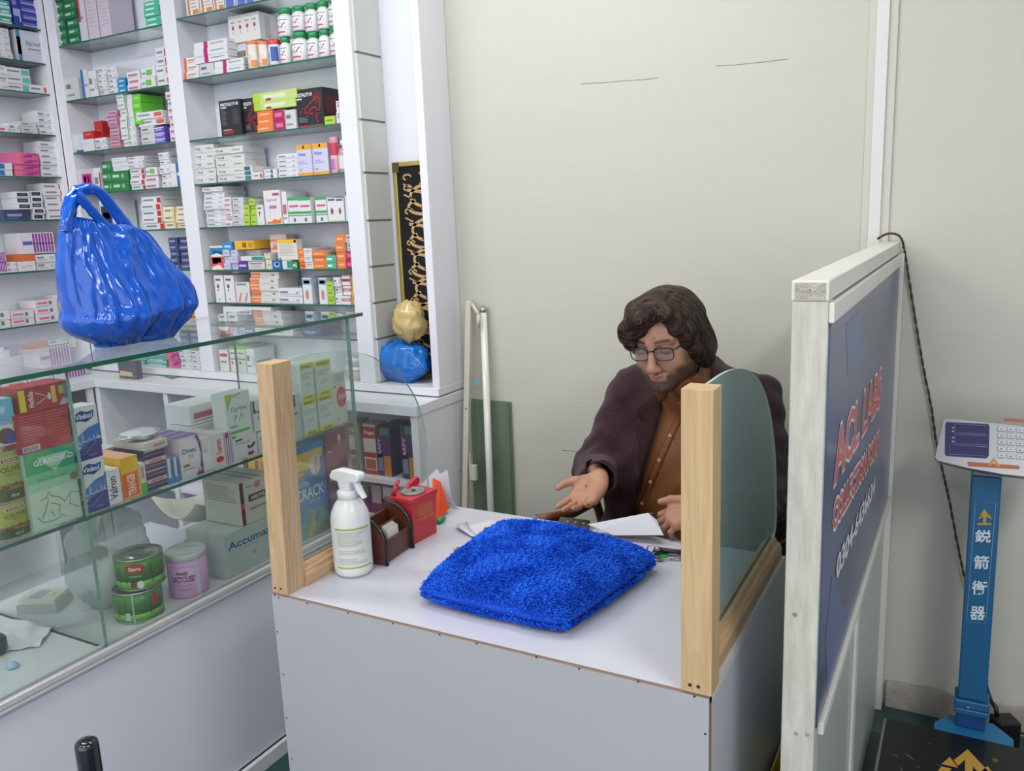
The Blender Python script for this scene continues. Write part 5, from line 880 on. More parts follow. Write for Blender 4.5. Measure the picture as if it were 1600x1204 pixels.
# ================================================================== plastic bags
from mathutils import noise as NZ
def plastic(name, col, rough=.22, tr=0.0, bs=26, bst=.55):
    m = bpy.data.materials.new(name); m.use_nodes = True; nt = m.node_tree; b = nt.nodes['Principled BSDF']; b.inputs['Base Color'].default_value = rgb(col); b.inputs['Roughness'].default_value = rough
    b.inputs['Specular IOR Level'].default_value = .7
    tc = nt.nodes.new('ShaderNodeTexCoord'); mp = nt.nodes.new('ShaderNodeMapping'); mp.inputs['Scale'].default_value = (1.2, 1.2, .5)
    n = nt.nodes.new('ShaderNodeTexNoise'); n.noise_type = 'RIDGED_MULTIFRACTAL'; n.inputs['Scale'].default_value = bs*.35; n.inputs['Detail'].default_value = 4; n.inputs['Distortion'].default_value = .8
    n2 = nt.nodes.new('ShaderNodeTexVoronoi'); n2.feature = 'DISTANCE_TO_EDGE'; n2.inputs['Scale'].default_value = bs*.5
    ad = nt.nodes.new('ShaderNodeMath'); mu = nt.nodes.new('ShaderNodeMath'); mu.operation = 'MULTIPLY'; mu.inputs[1].default_value = .8
    nt.links.new(tc.outputs['Object'], mp.inputs[0]); nt.links.new(mp.outputs[0], n.inputs['Vector']); nt.links.new(mp.outputs[0], n2.inputs['Vector']); nt.links.new(n2.outputs[0], mu.inputs[0]); nt.links.new(n.outputs[0], ad.inputs[0]); nt.links.new(mu.outputs[0], ad.inputs[1])
    bp = nt.nodes.new('ShaderNodeBump'); bp.inputs['Strength'].default_value = bst; bp.inputs['Distance'].default_value = .018; nt.links.new(ad.outputs[0], bp.inputs['Height']); nt.links.new(bp.outputs[0], b.inputs['Normal'])
    if tr:
        t = nt.nodes.new('ShaderNodeBsdfTranslucent'); t.inputs[0].default_value = rgb(col); mx = nt.nodes.new('ShaderNodeMixShader'); mx.inputs[0].default_value = tr
        nt.links.new(b.outputs[0], mx.inputs[1]); nt.links.new(t.outputs[0], mx.inputs[2]); nt.links.new(mx.outputs[0], nt.nodes['Material Output'].inputs[0])
    return m
BLUEP = plastic('blue_polythene', '#0359cc', .16, .10)
def blue_bag():
    # upright carrier bag on the counter top; centre plane runs through the bag, outline measured on it
    base = onZ(195, 534, ZTOP); XB = -1.875; c0 = onX(197, 536, XB)
    t = thing('carrier_bag', (XB, c0.y, ZTOP), 'bright blue plastic carrier bag standing full on the glass counter top', 'bag')
    L = [(112, 338), (104, 346), (99, 364), (97, 400), (98, 430), (102, 460), (107, 490), (107, 505), (118, 522), (140, 533), (152, 538)]
    Rr = [(176, 352), (196, 352), (212, 356), (229, 364), (245, 385), (262, 410), (280, 432), (290, 462), (285, 485), (272, 510), (264, 530)]
    rows = []; n = 110; N = len(L)
    Ls = smooth_pts([Vector((x, y, 0)) for x, y in L], 8); Rs = smooth_pts([Vector((x, y, 0)) for x, y in Rr], 8); K = len(Ls)
    for i in range(K):
        tt = i/(K-1); a = onX(Ls[i].x, Ls[i].y, XB); b = onX(Rs[i].x, Rs[i].y, XB); cy = (a.y+b.y)/2; r = (b.y-a.y)/2; z = a.z*(.5)+b.z*(.5)
        z = max(z, ZTOP+.002) if i < K-1 else ZTOP+.001
        slope = (b.z-a.z)
        dep = .020+.085*min(1, tt*1.35)**1.1; dep *= (1 if tt < .72 else 1-(tt-.72)*1.9)
        ring = []
        for k in range(n):
            th = 2*math.pi*k/n; c, s_ = math.cos(th), math.sin(th)
            x = XB+dep*math.copysign(abs(s_)**.8, s_); y = cy+r*math.copysign(abs(c)**.9, c); zz = z+slope*.5*c*(1 if i < K-1 else 0)
            q = Vector((x*9, y*9, zz*2.2)); f = NZ.noise(q*1.4)*.022-abs(NZ.noise(Vector((3.2*c+1.2*tt, 2.2*s_, 3+tt*1.5))))*.050*(1-.3*tt)-abs(NZ.noise(Vector((9*c-2.2*tt, 5*s_, 8+tt*3.0))))*.015-abs(NZ.noise(Vector((16*c+3*tt, 8*s_, 5+tt*7))))*.012+.018
            k2 = min(1, .35+tt*1.2)*(0.6 if tt > .93 else 1)
            x += math.copysign(1, s_)*f*k2*abs(s_)**.5; y += .1*f*c
            zz = max(zz, ZTOP+.0012)
            ring.append(Vector((x, y, zz)))
        rows.append(ring)
    m = MB(); m.grid(rows, BLUEP, closev=True); m.add(rows[-1], [tuple(range(n))], BLUEP); m.add(rows[0], [tuple(range(n))[::-1]], BLUEP)
    o = m.build('bag_body', t, fix=True)
    # two loop handles above the body
    def strap(px, w, dx, name='handle'):
        P = smooth_pts([onX(x, y, XB+dx) for x, y in px], 6); rows = []
        for i, p in enumerate(P):
            tn = (P[min(i+1, len(P)-1)]-P[max(i-1, 0)]).normalized(); sd = tn.cross(Vector((1, 0, 0))).normalized(); ww = w*(1+.5*abs(i/(len(P)-1)-.5)*2)*(1+.25*NZ.noise(Vector((i*.5, dx*50, 2))))
            rows.append([p+sd*ww*math.cos(th)+Vector((.010*math.sin(th)*(1+.3*math.sin(4*th)), 0, 0)) for th in [2*math.pi*k/14 for k in range(14)]])
        mm = MB(); mm.grid(rows, BLUEP, closev=True); return mm.build(name, t, fix=True)
    strap([(108, 356), (107, 334), (113, 310), (124, 298), (142, 295), (158, 303), (176, 325), (196, 352), (216, 380)], .013, .004)
    strap([(116, 306), (128, 312), (142, 328), (158, 346), (176, 366), (186, 392)], .011, .026)
    strap([(104, 362), (106, 340), (116, 316), (126, 300)], .010, .016)
    return t
blue_bag()
def lump(name, c, r, mt, label, cat, seed, knot=None, amp=.18, floor=None, squash=1.0):
    m = MB(); n, k = 40, 26; rows = []
    for i in range(k+1):
        ph = math.pi*i/k; ring = []
        for j in range(n):
            th = 2*math.pi*j/n; d = Vector((math.sin(ph)*math.cos(th), math.sin(ph)*math.sin(th), math.cos(ph)))
            f = 1+amp*NZ.noise(d*2.2+Vector((seed, 0, 0)))+amp*.6*abs(NZ.noise(d*5+Vector((0, seed, 0))))+amp*.3*NZ.noise(d*11+Vector((0, 0, seed)))
            if knot and d.z > .75: f *= 1+(d.z-.75)*knot
            q = Vector((math.copysign(abs(d.x)**.85, d.x)*r[0], math.copysign(abs(d.y)**.85, d.y)*r[1], d.z*r[2]))*f+Vector(c)
            if floor is not None: q.z = max(q.z, floor)
            ring.append(q)
        rows.append(ring)
    m.grid(rows, mt, closev=True); return tag(m.build(name, fix=True), label, cat)
def niche_bags():
    y = 2.475; a = onY(597, 580, y); b = onY(672, 580, y); z0 = .9258; zt = onY(640, 533, y).z
    lump('tied_bag', ((a.x+b.x)/2-.002, y-.012, (z0+zt)/2), ((b.x-a.x)/2*1.02, .058, (zt-z0)/2*1.0), plastic('blue_bag_film', '#1c7ad6', .18, .2, 34), 'tied blue plastic bag on the niche floor, below the yellow bag', 'bag', 2, amp=.16, floor=z0)
    z1 = onY(648, 531, y).z; z2 = onY(640, 468, y).z; a = onY(623, 505, y); b = onY(668, 505, y)
    lump('tied_bag', ((a.x+b.x)/2-.006, y-.016, (z1+z2)/2-.004), ((b.x-a.x)/2*.95, .044, (z2-z1)/2*.96), plastic('clear_yellow_film', '#d6bd80', .25, .2, 30), 'clear bag of yellow contents resting on the tied blue bag', 'bag', 5, amp=.22)
niche_bags()
# framed calligraphy standing on end in the niche
def calligraphy():
    y = YW-.02; a = onY(614, 254, y); x0 = a.x; zt = a.z; zb = .93; x1 = XS-.034
    t = thing('framed_calligraphy', ((x0+x1)/2, y, zb), 'gilt-framed black velvet calligraphy standing on end in the niche', 'picture')
    GD = mat('#b7a45c', .3, metal=.7, bump=.3, bscale=60, name='gilt_frame'); fw = .017
    for A, B in (((x0, zb), (x0+fw, zt)), ((x1-.004, zb), (x1, zt)), ((x0+fw, zt-fw), (x1-.004, zt)), ((x0+fw, zb), (x1-.004, zb+fw))):
        m = MB(); m.box((A[0], y-.008, A[1]), (B[0], y+.008, B[1]), GD); m.build('frame_rail', t, bevel=.003)
    m = MB(); m.box((x0+.001, y-.010, zt-.036), (x0+.030, y-.0085, zt-.001), mat('#6c6036', .4, metal=.5, bump=1, bscale=200)); m.build('corner_ornament', t)
    m = MB(); m.box((x0+fw, y-.001, zb+fw), (x1-.004, y+.006, zt-fw), mat('#0c0b0c', .9, name='black_velvet'))
    H = zt-zb; Wd = x1-x0-fw; rr = random.Random(4); GC = mat('#cfa875', .5, metal=.1, bump=.5, bscale=400, name='gold_thread')
    O = (x0+fw, y-.0016, zb+fw); U = (Wd, 0, 0); V = (0, 0, H-2*fw); N = (0, -1, 0)
    def arc(cx, cy, rx, ry, a0, a1, k=14): return [(cx+rx*math.cos(math.radians(a0+(a1-a0)*i/k)), cy+ry*math.sin(math.radians(a0+(a1-a0)*i/k))) for i in range(k+1)]
    big = []
    for cy in (.86, .70, .56, .42, .30, .18):
        big += [arc(.75, cy, .48, .055, 80, 265), arc(.55, cy-.05, .34, .035, 120, 330), [(.2, cy+.03), (.5, cy+.02), (.95, cy-.055)]]
    strokes(m, big, O, U, V, .011, GC, N)
    small = []
    for cy in (.95, .9, .79, .64, .5, .36, .24, .12):
        small += [arc(.22, cy, .09, .012, 0, 250), [(.12, cy-.03), (.3, cy-.05)], [(.5, cy+.02), (.62, cy-.03), (.8, cy+.0)], arc(.85, cy, .12, .02, 30, 300)]
    strokes(m, small, O, U, V, .0055, GC, N); m.build('velvet_panel', t)
calligraphy()
# ================================================================== things leaning on the back wall
def wall_things():
    y = YW-.045
    CR = mat('#c9c4b4', .45, name='aged_cream_enamel'); P1 = onY(733, 470, YW-.03); P2 = onY(727, 800, YW-.09)
    t = thing('tube_light_fitting', (P2.x, P2.y, 0), 'old cream tube light fitting leaning upright against the wall', 'light fitting')
    d = (P1-P2); top = P1; bot = P2-d*(P2.z/d.z)*1.0; bot.z = .001
    def bar(a, b, wx, wy, mt):
        m = MB(); vs = [Vector(p)+Vector((sx*wx, sy*wy, 0)) for p in (a, b) for sx, sy in ((-1, -1), (1, -1), (1, 1), (-1, 1))]
        return m.add(vs, [(0, 1, 2, 3), (7, 6, 5, 4), (0, 4, 5, 1), (1, 5, 6, 2), (2, 6, 7, 3), (3, 7, 4, 0)], mt)
    bar(bot, top, .011, .009, CR).build('channel', t, bevel=.002, fix=True)
    q1 = onY(737, 474, YW-.035); q2 = onY(748, 491, YW-.05); q3 = onY(747, 512, YW-.05); m = MB(); m.tube([q1, q2], .006, CR, n=6); m.tube([q2, q3], .0065, CR, n=6); m.build('lamp_holder', t)
    c = onY(741, 596, YW-.05); m = MB(); m.box((c.x-.001, c.y-.004, c.z-.007), (c.x+.026, c.y-.002, c.z+.007), mat('#6fa0a6', .5)); m.build('sticker', t)
    c = onY(742, 737, YW-.08); m = MB(); m.box((c.x-.012, c.y-.02, c.z-.026), (c.x+.014, c.y-.004, c.z+.03), CR); m.tube([(c.x-.014, c.y-.008, c.z-.06), (c.x-.014, c.y-.008, c.z+.07)], .0025, CR, n=6); m.build('lower_holder', t, bevel=.002)
    for yy in (637, 776, 790): c = onY(731 if yy < 700 else 727, yy, YW-.075); m = MB(); m.lathe([(.003, 0), (.003, .002)], mat('#5c3a30', .7), org=(c.x, c.y-.012, c.z), n=8, M=Mx); m.build('rivet', t)
    # fluorescent tube
    a = onY(755, 480, YW-.02); b = onY(767, 800, YW-.07); d = a-b; b2 = b-d*((b.z-.002)/d.z)
    t = thing('fluorescent_tube', (b2.x, b2.y, 0), 'white fluorescent tube leaning upright beside the cream fitting', 'tube lamp')
    m = MB(); m.tube([b2+(a-b2)*.012, b2+(a-b2)*.985], .0125, mat('#d3d6cf', .2, name='white_tube_glass'), n=16); m.build('glass_tube', t)
    for f0, f1 in ((0, .012), (.985, 1.0)): m = MB(); m.tube([b2+(a-b2)*f0, b2+(a-b2)*f1], .0128, mat('#a8a8a4', .3, metal=.7), n=16); m.build('end_cap', t)
    for s_ in (-.004, .004): m = MB(); m.tube([a+Vector((s_, 0, 0)), a+Vector((s_, 0, .012))], .0012, mat('#a8a8a4', .3, metal=.8), n=6); m.build('pin', t)
    # panes of glass
    GG = mat('#5f7a64', .12, name='stacked_green_glass', coat=.4)
    GGm = glass_mat('leaning_green_glass', (.86, .92, .87, 1), '#93a38f', .26)
    for k, (x0, x1, zt, dy) in enumerate(((732, 798, 623, .008), (739, 794, 626, .018))):
        A = onY(x0+3, zt, YW-dy); B = onY(x1, zt+3, YW-dy); z = A.z
        m = MB(); vs = [(A.x, YW-dy-.01, .001), (B.x, YW-dy-.01, .001), (B.x, YW-dy, z), (A.x, YW-dy, z)]; vs = vs+[(x, y_+.006, z_) for x, y_, z_ in vs]
        m.add(vs, [(0, 1, 2, 3), (7, 6, 5, 4)], GGm); m.add(vs, [(0, 4, 5, 1), (1, 5, 6, 2), (2, 6, 7, 3), (3, 7, 4, 0)], mat('#6d8c74', .2))
        tag(m.build('glass_pane', fix=True), ('green-tinted glass pane leaning flat against the cream wall', 'front green-tinted glass pane leaning on the pane behind')[k], 'glass pane', 'spare panes behind the tube')
    # hook on the shelving side
    c = onX(719, 735, XS+.002); m = MB(); m.tube([c, c+Vector((.008, 0, 0)), c+Vector((.012, 0, -.012)), c+Vector((.014, 0, -.004))], .0016, mat('#8c8c8c', .3, metal=.8), n=6); tag(m.build('wall_hook'), 'small metal hook screwed to the side of the base cabinet', 'hook')
wall_things()
# cable over the partition
def cable():
    CB = mat('#2b2723', .5, name='twisted_black_flex'); y = YW-.012
    P = [onY(1371, 373, 2.50), onY(1384, 366, 2.50), onY(1397, 365, 2.50), onY(1407, 371, 2.505), onY(1413, 390, YW-.02), onY(1421, 440, y), onY(1432, 510, y), onY(1443, 575, y), onY(1455, 635, y), onY(1463, 690, y), onY(1474, 740, y), onY(1484, 785, y), onY(1496, 850, y), onY(1508, 905, y), onY(1525, 975, y), onY(1541, 1060, y-.02), onY(1546, 1092, y-.05)]
    P = smooth_pts(P, 14); A = []; B = []
    for i, p in enumerate(P):
        t = (P[min(i+1, len(P)-1)]-P[max(i-1, 0)]).normalized(); a = t.orthogonal().normalized(); a = (Vector((0, 1, 0))-t*t.y).normalized(); b = t.cross(a); th = i*.9
        A.append(p+(a*math.cos(th)+b*math.sin(th))*.0019); B.append(p-(a*math.cos(th)+b*math.sin(th))*.0019)
    m = MB(); m.tube(A, .0019, CB, n=6); m.tube(B, .0019, mat('#57493f', .5), n=6); tag(m.build('power_cable'), 'black twisted flex draped over the partition and down the wall', 'cable')
cable()
# ================================================================== platform scale
def scale():
    PT = .105; X0 = onZ(1380, 1124, PT).x; X1 = .62; Y1 = 2.305; Y0_ = 1.55
    t = thing('platform_scale', (.1, 2.4, 0), 'blue-columned electronic platform scale with silver display head', 'scale')
    m = MB(); m.box((X0, Y0_, PT-.035), (X1, Y1, PT), mat('#9a9c9c', .35, metal=.6, name='scale_plate_edge')); m.build('platform', t, bevel=.004)
    BK = mat('#101314', .3, bump=.05, bscale=40, name='black_plate_film'); m = MB(); m.box((X0+.008, Y0_+.008, PT+.0005), (X1-.008, Y1-.004, PT+.002), BK); YG = mat('#c99a3a', .4, name='gold_print')
    z = PT+.0024
    def pt(px, py): return onZ(px, py, z)
    def polyp(pts, mt=YG): m.add([pt(*p) for p in pts], [tuple(range(len(pts)))], mt)
    # three-peaked arrow emblem; the part below the frame carried on by symmetry
    polyp([(1512, 1170), (1545, 1205), (1537, 1214), (1520, 1197), (1520, 1240), (1508, 1240), (1508, 1186), (1497, 1196), (1490, 1187)])
    polyp([(1484, 1182), (1497, 1199), (1471, 1193)]); polyp([(1471, 1197), (1487, 1200), (1462, 1230), (1448, 1226)]); polyp([(1543, 1196), (1562, 1222), (1546, 1230), (1532, 1206)])
    c = pt(1555, 1187); m.add([c+Vector((.006*math.cos(k*.3927), .006*math.sin(k*.3927), 0)) for k in range(16)], [tuple(range(16))], YG); m.add([c+Vector((.0045*math.cos(k*.3927), .0045*math.sin(k*.3927), .0003)) for k in range(16)], [tuple(range(16))], BK)
    put_text(m, 'R', c+Vector((-.002, -.0025, .0006)), (.004, 0, 0), (0, .005, 0), YG)
    SCM = mat('#7c7f7c', .7)
    for a, b in (((1415, 1177), (1428, 1186)), ((1394, 1178), (1402, 1181)), ((1464, 1193), (1471, 1197)), ((1406, 1198), (1411, 1203)), ((1450, 1161), (1454, 1161)), ((1433, 1196), (1438, 1198))):
        A = pt(*a); B = pt(*b); A.z = B.z = PT+.0021; s_ = (B-A).normalized().cross(Vector((0, 0, 1)))*.0012; m.add([A+s_, B+s_, B-s_, A-s_], [(0, 1, 2, 3)], SCM)
    m.build('platform_cover', t)
    for x, y in ((X0+.05, Y1-.05), (X1-.05, Y1-.05), (X0+.05, Y0_+.05), (X1-.05, Y0_+.05)):
        m = MB(); m.lathe([(.02, 0), (.02, .012), (.012, .014), (.012, PT-.035)], mat('#1c1c1c', .6), org=(x, y, 0), n=16); m.build('foot', t)
    m = MB(); m.box((X0+.03, Y0_+.03, PT-.06), (X1-.03, Y1-.03, PT-.0355), mat('#2a6aa0', .4)); m.build('frame', t)
    # column
    BL = mat('#155a86', .35, name='scale_blue_enamel'); BD = mat('#123f74', .35, name='deep_blue_enamel')
    YCm = 2.365; zc0 = onY(1500, 1130, YCm-.03).z
    xa = onY(1494, 1120, YCm-.035).x; xb = onY(1540, 1130, YCm-.035).x; w = (xb-xa)/2; cx = (xa+xb)/2
    xt = (onY(1518, 745, YCm-.02).x+onY(1566, 745, YCm-.02).x)/2
    lean = Vector((xt-cx, .012, 0)); zt = onY(1542, 742, YCm).z
    m = MB(); m.prism([(cx-.085, Y1-.075), (cx+.1, Y1-.075), (cx+.1, Y1+.03), (cx+.055, Y1+.085), (cx-.05, Y1+.085), (cx-.085, Y1+.03)], 0, 1, mat('#2174a6', .35), M=Matrix(((1, 0, 0), (0, 0, 1), (0, -.006, 0))))
    m.v = [(x, y, PT+.003+(.0 if i % 12 < 6 else -.06)) for i, (x, y, z_) in enumerate(m.v)]
    m.v = [(x, y if y > Y1-.05 else Y1-.004, z_) for x, y, z_ in m.v]; m.build('column_foot', t, fix=True)
    def col(z0, z1, gw, mt, name, bev=.004):
        m = MB(); f0 = (z0-PT)/(zt-PT); f1 = (z1-PT)/(zt-PT); vs = []
        for f, zz in ((f0, z0), (f1, z1)):
            o = Vector((cx, YCm, 0))+lean*f
            for sx, sy in ((-1, -1), (1, -1), (1, 1), (-1, 1)): vs.append((o.x+sx*(w+gw), o.y+sy*(w*.82+gw), zz))
        m.add(vs, [(0, 3, 2, 1), (4, 5, 6, 7), (0, 1, 5, 4), (1, 2, 6, 5), (2, 3, 7, 6), (3, 0, 4, 7)], mt); return m.build(name, t, bevel=bev)
    zj = onY(1517, 1102, YCm-.03).z
    col(PT+.004, zj-.012, 0, BD, 'column_base'); col(zj-.011, zj+.013, .007, BL, 'tilt_joint'); col(zj-.030, zj-.0115, .006, BL, 'tilt_joint'); col(zj+.014, zt, -.0005, BL, 'column')
    c = onY(1513, 1104, YCm-w-.01); m = MB(); m.lathe([(.003, 0), (.003, .003)], mat('#b8bcc0', .3, metal=.8), org=c, n=10, M=Mx); m.build('joint_bolt', t)
    # printed panel on the column
    yf = YCm-w*.82-.0012
    def cp(px, py, dy=0): p = onY(px, py, YCm-w*.82+.003); f = (p.z-PT)/(zt-PT); return Vector((p.x, YCm+lean.y*f-w*.82-.0008-dy, p.z))
    m = MB(); q = [cp(*p) for p in ((1524, 786), (1556, 787), (1540, 974), (1510, 971))]; m.tube(q+[q[0]], .0007, mat('#7fb2cc', .4), n=4)
    GDm = mat('#b8983c', .4); m.add([cp(*p, .0004) for p in ((1538, 796), (1547, 808), (1541, 808), (1541, 818), (1536, 818), (1536, 808), (1530, 808))], [tuple(range(7))], GDm); m.add([cp(*p, .0004) for p in ((1527, 818), (1549, 818), (1549, 821), (1527, 821))], [(0, 1, 2, 3)], GDm)
    m.add([cp(*p, .0004) for p in ((1532, 803), (1536, 809), (1528, 812))], [(0, 1, 2)], GDm); m.add([cp(*p, .0004) for p in ((1545, 803), (1550, 812), (1542, 809))], [(0, 1, 2)], GDm)
    CWm = mat('#cfdbe2', .4, name='white_print')
    for ch, (x0, y0, x1, y1) in zip('鋭箭衡器', ((1523, 848, 1548, 828), (1521, 889, 1545, 868), (1518, 929, 1542, 907), (1515, 968, 1539, 947))):
        A = cp(x0, y0, .0004); B = cp(x1, y0+1, .0004); C_ = cp(x0+1, y1, .0004); put_text(m, ch, A, B-A, C_-A, CWm, True)
    m.build('printed_panel', t)
    # display head: tilted silver housing
    cH = onY(1557, 695, YCm-.03); WH = .185; HH = .092; tl = math.radians(-28)
    Rm = Matrix.Rotation(math.radians(-6), 3, 'Z') @ Matrix.Rotation(tl, 3, 'X')
    O = cH+Vector((.018, -.02, 0))
    scx = (onY(1600, 650, YCm-.05).x-onY(1466, 650, YCm-.05).x)
    WL = O.x-onY(1462, 690, YCm-.05).x; WR = WL*.95
    out = []
    pts = [(-WL, -.045), (-WL+.006, -.052), (-WL*.5, -.062), (0, -.067), (WR*.5, -.066), (WR-.006, -.058), (WR, -.05), (WR-.004, .05), (WR-.012, .056), (0, .060), (-WL+.018, .062), (-WL+.008, .056)]
    SV = mat('#aeb0b5', .33, metal=.75, name='silver_housing'); SVd = mat('#85878b', .4, metal=.3, name='dark_silver_rim')
    m = MB(); n = len(pts); vs = []
    for s_, dz in ((1.0, -.022), (1.0, -.004), (.985, 0)): vs += [O+Rm@Vector((x*s_, y*s_ if True else 0, dz)) for x, y in [(p[0], p[1]) for p in pts]]
    # local frame: x right, y up the face, z out of the face (towards the viewer)
    R2m = Rm @ Matrix.Rotation(math.radians(90), 3, 'X'); vs = []
    for s_, dz in ((.99, -.030), (1.0, -.006), (.985, 0)): vs += [O+R2m@Vector((x*s_, y*s_, dz)) for x, y in pts]
    m.add(vs, [(i, (i+1) % n, n+(i+1) % n, n+i) for i in range(n)], SVd); m.add(vs, [(n+i, n+(i+1) % n, 2*n+(i+1) % n, 2*n+i) for i in range(n)]+[tuple(2*n+i for i in range(n))], SV); m.add(vs, [tuple(range(n))[::-1]], SVd)
    h = m.build('display_head', t, fix=True)
    def L(x, y, z_=.0004): return O+R2m@Vector((x, y, z_))
    # read positions off the photo onto the face plane
    Nn = R2m@Vector((0, 0, 1))
    def face(px, py, z_=.0006):
        d = Vector(ray(px, py)); k = ((O-Vector((0, 0, CAM_Z))).dot(Nn)+z_)/d.dot(Nn); return Vector((0, 0, CAM_Z))+d*k
    def fq(mb, pts, mt, z_=.0006): mb.add([face(x, y, z_) for x, y in pts], [tuple(range(len(pts)))], mt)
    m = MB(); SCM2 = mat('#3d3a63', .12, name='lcd_window'); fq(m, [(1479, 659), (1544, 662), (1546, 666), (1545, 712), (1541, 716), (1478, 712), (1476, 708), (1477, 662)], SCM2, .0006)
    LN = mat('#a8a6cc', .3)
    for q in ([(1492, 662), (1541, 664.5), (1541.5, 677.5), (1492, 676)], [(1492, 678.5), (1541, 680), (1541, 694.5), (1491.5, 692.5)], [(1484, 694.5), (1543, 698), (1542.5, 712.5), (1483.5, 709)]):
        m.tube([face(x, y, .0012) for x, y in q+[q[0]]], .0006, LN, n=4)
    for (x, y) in ((1487, 667), (1487, 672.5), (1487, 682.5), (1487, 688.5)): fq(m, [(x, y), (x+4, y), (x+4, y+2), (x, y+2)], LN, .0012)
    m.build('lcd_screen', t)
    KY = mat('#c3c3c9', .3, metal=.3, name='keypad_key'); KD = mat('#55535c', .5)
    for r_ in range(5):
        for c_ in range(3):
            x = 1558.5+c_*14.6; y = 666+r_*10.4+c_*1.0
            m = MB(); q = [face(a, b, .0006) for a, b in ((x, y), (x+12, y+.5), (x+12, y+8), (x, y+7.5))]; q2 = [face(a, b, .003) for a, b in ((x+.8, y+.6), (x+11.4, y+1), (x+11.2, y+6.8), (x+.8, y+6.4))]
            m.add(q+q2, [(4, 5, 6, 7), (0, 1, 5, 4), (1, 2, 6, 5), (2, 3, 7, 6), (3, 0, 4, 7)], KY); fq(m, [(x+4, y+3), (x+8, y+3.2), (x+8, y+4.6), (x+4, y+4.4)], KD, .0034); m.build('key', t)
    m = MB(); CO = mat('#a8603c', .4, name='copper_badge'); fq(m, [(1511, 722), (1514, 721), (1592, 727), (1594, 730), (1592, 733), (1513, 728)], CO); fq(m, [(1553, 714), (1563, 728), (1558, 728), (1553, 721), (1547, 727), (1543, 726)], mat('#c8884c', .4), .001); fq(m, [(1569, 653), (1600, 655), (1600, 660), (1569, 657.5)], mat('#9a5c4c', .4))
    m.build('badge', t)
    m = MB(); b0 = Vector((cx, YCm, 0))+lean; m.box((b0.x-.03, b0.y-.02, zt-.004), (b0.x+.03, b0.y+.028, zt+.05), SVd); m.build('head_bracket', t)
scale()
def adapter():
    p = onY(1569, 1136, 2.44); t = thing('power_adapter', (p.x, p.y, 0), 'black plug-in power adapter on the floor beside the scale foot', 'adapter')
    z = .115
    m = MB(); BKp = mat('#151517', .45, name='black_plastic'); m.box((p.x-.028, p.y-.03, .0006), (p.x+.03, p.y+.025, p.z+.03), BKp, rot=Matrix.Rotation(.5, 3, 'Z')); m.build('adapter_body', t, bevel=.004)
    q = onY(1556, 1105, 2.44); m = MB(); m.tube([onY(1543, 1080, 2.5), onY(1549, 1096, 2.46), q, onY(1558, 1118, 2.44)], .006, BKp, n=8); m.build('plug', t)
    m = MB(); m.tube(smooth_pts([onY(1583, 1140, 2.44), onY(1600, 1146, 2.44), onY(1640, 1160, 2.46)], 5), .003, BKp, n=6); m.build('lead', t)
adapter()
# ================================================================== modelling with distance fields (one smooth closed surface out)
def nrm3(v): v = np.asarray(v, float); return v/np.linalg.norm(v)
def sm_min(a, b, k):
    h = np.clip(.5+.5*(b-a)/k, 0, 1); return b*(1-h)+a*h-k*h*(1-h)
def sm_max(a, b, k): return -sm_min(-a, -b, k)
def f_ell(P, c, r, R=None):
    q = P-np.asarray(c, np.float32)
    if R is not None: q = q@np.asarray(R, np.float32)
    r = np.asarray(r, np.float32); k0 = np.sqrt(((q/r)**2).sum(-1)); k1 = np.sqrt(((q/(r*r))**2).sum(-1))+1e-9; return k0*(k0-1)/k1
def f_cap(P, a, b, ra, rb=None):
    rb = ra if rb is None else rb; a = np.asarray(a, np.float32); b = np.asarray(b, np.float32); ab = b-a
    t = np.clip(((P-a)@ab)/(ab@ab), 0, 1); return np.sqrt(((P-a-t[..., None]*ab)**2).sum(-1))-(ra+(rb-ra)*t)
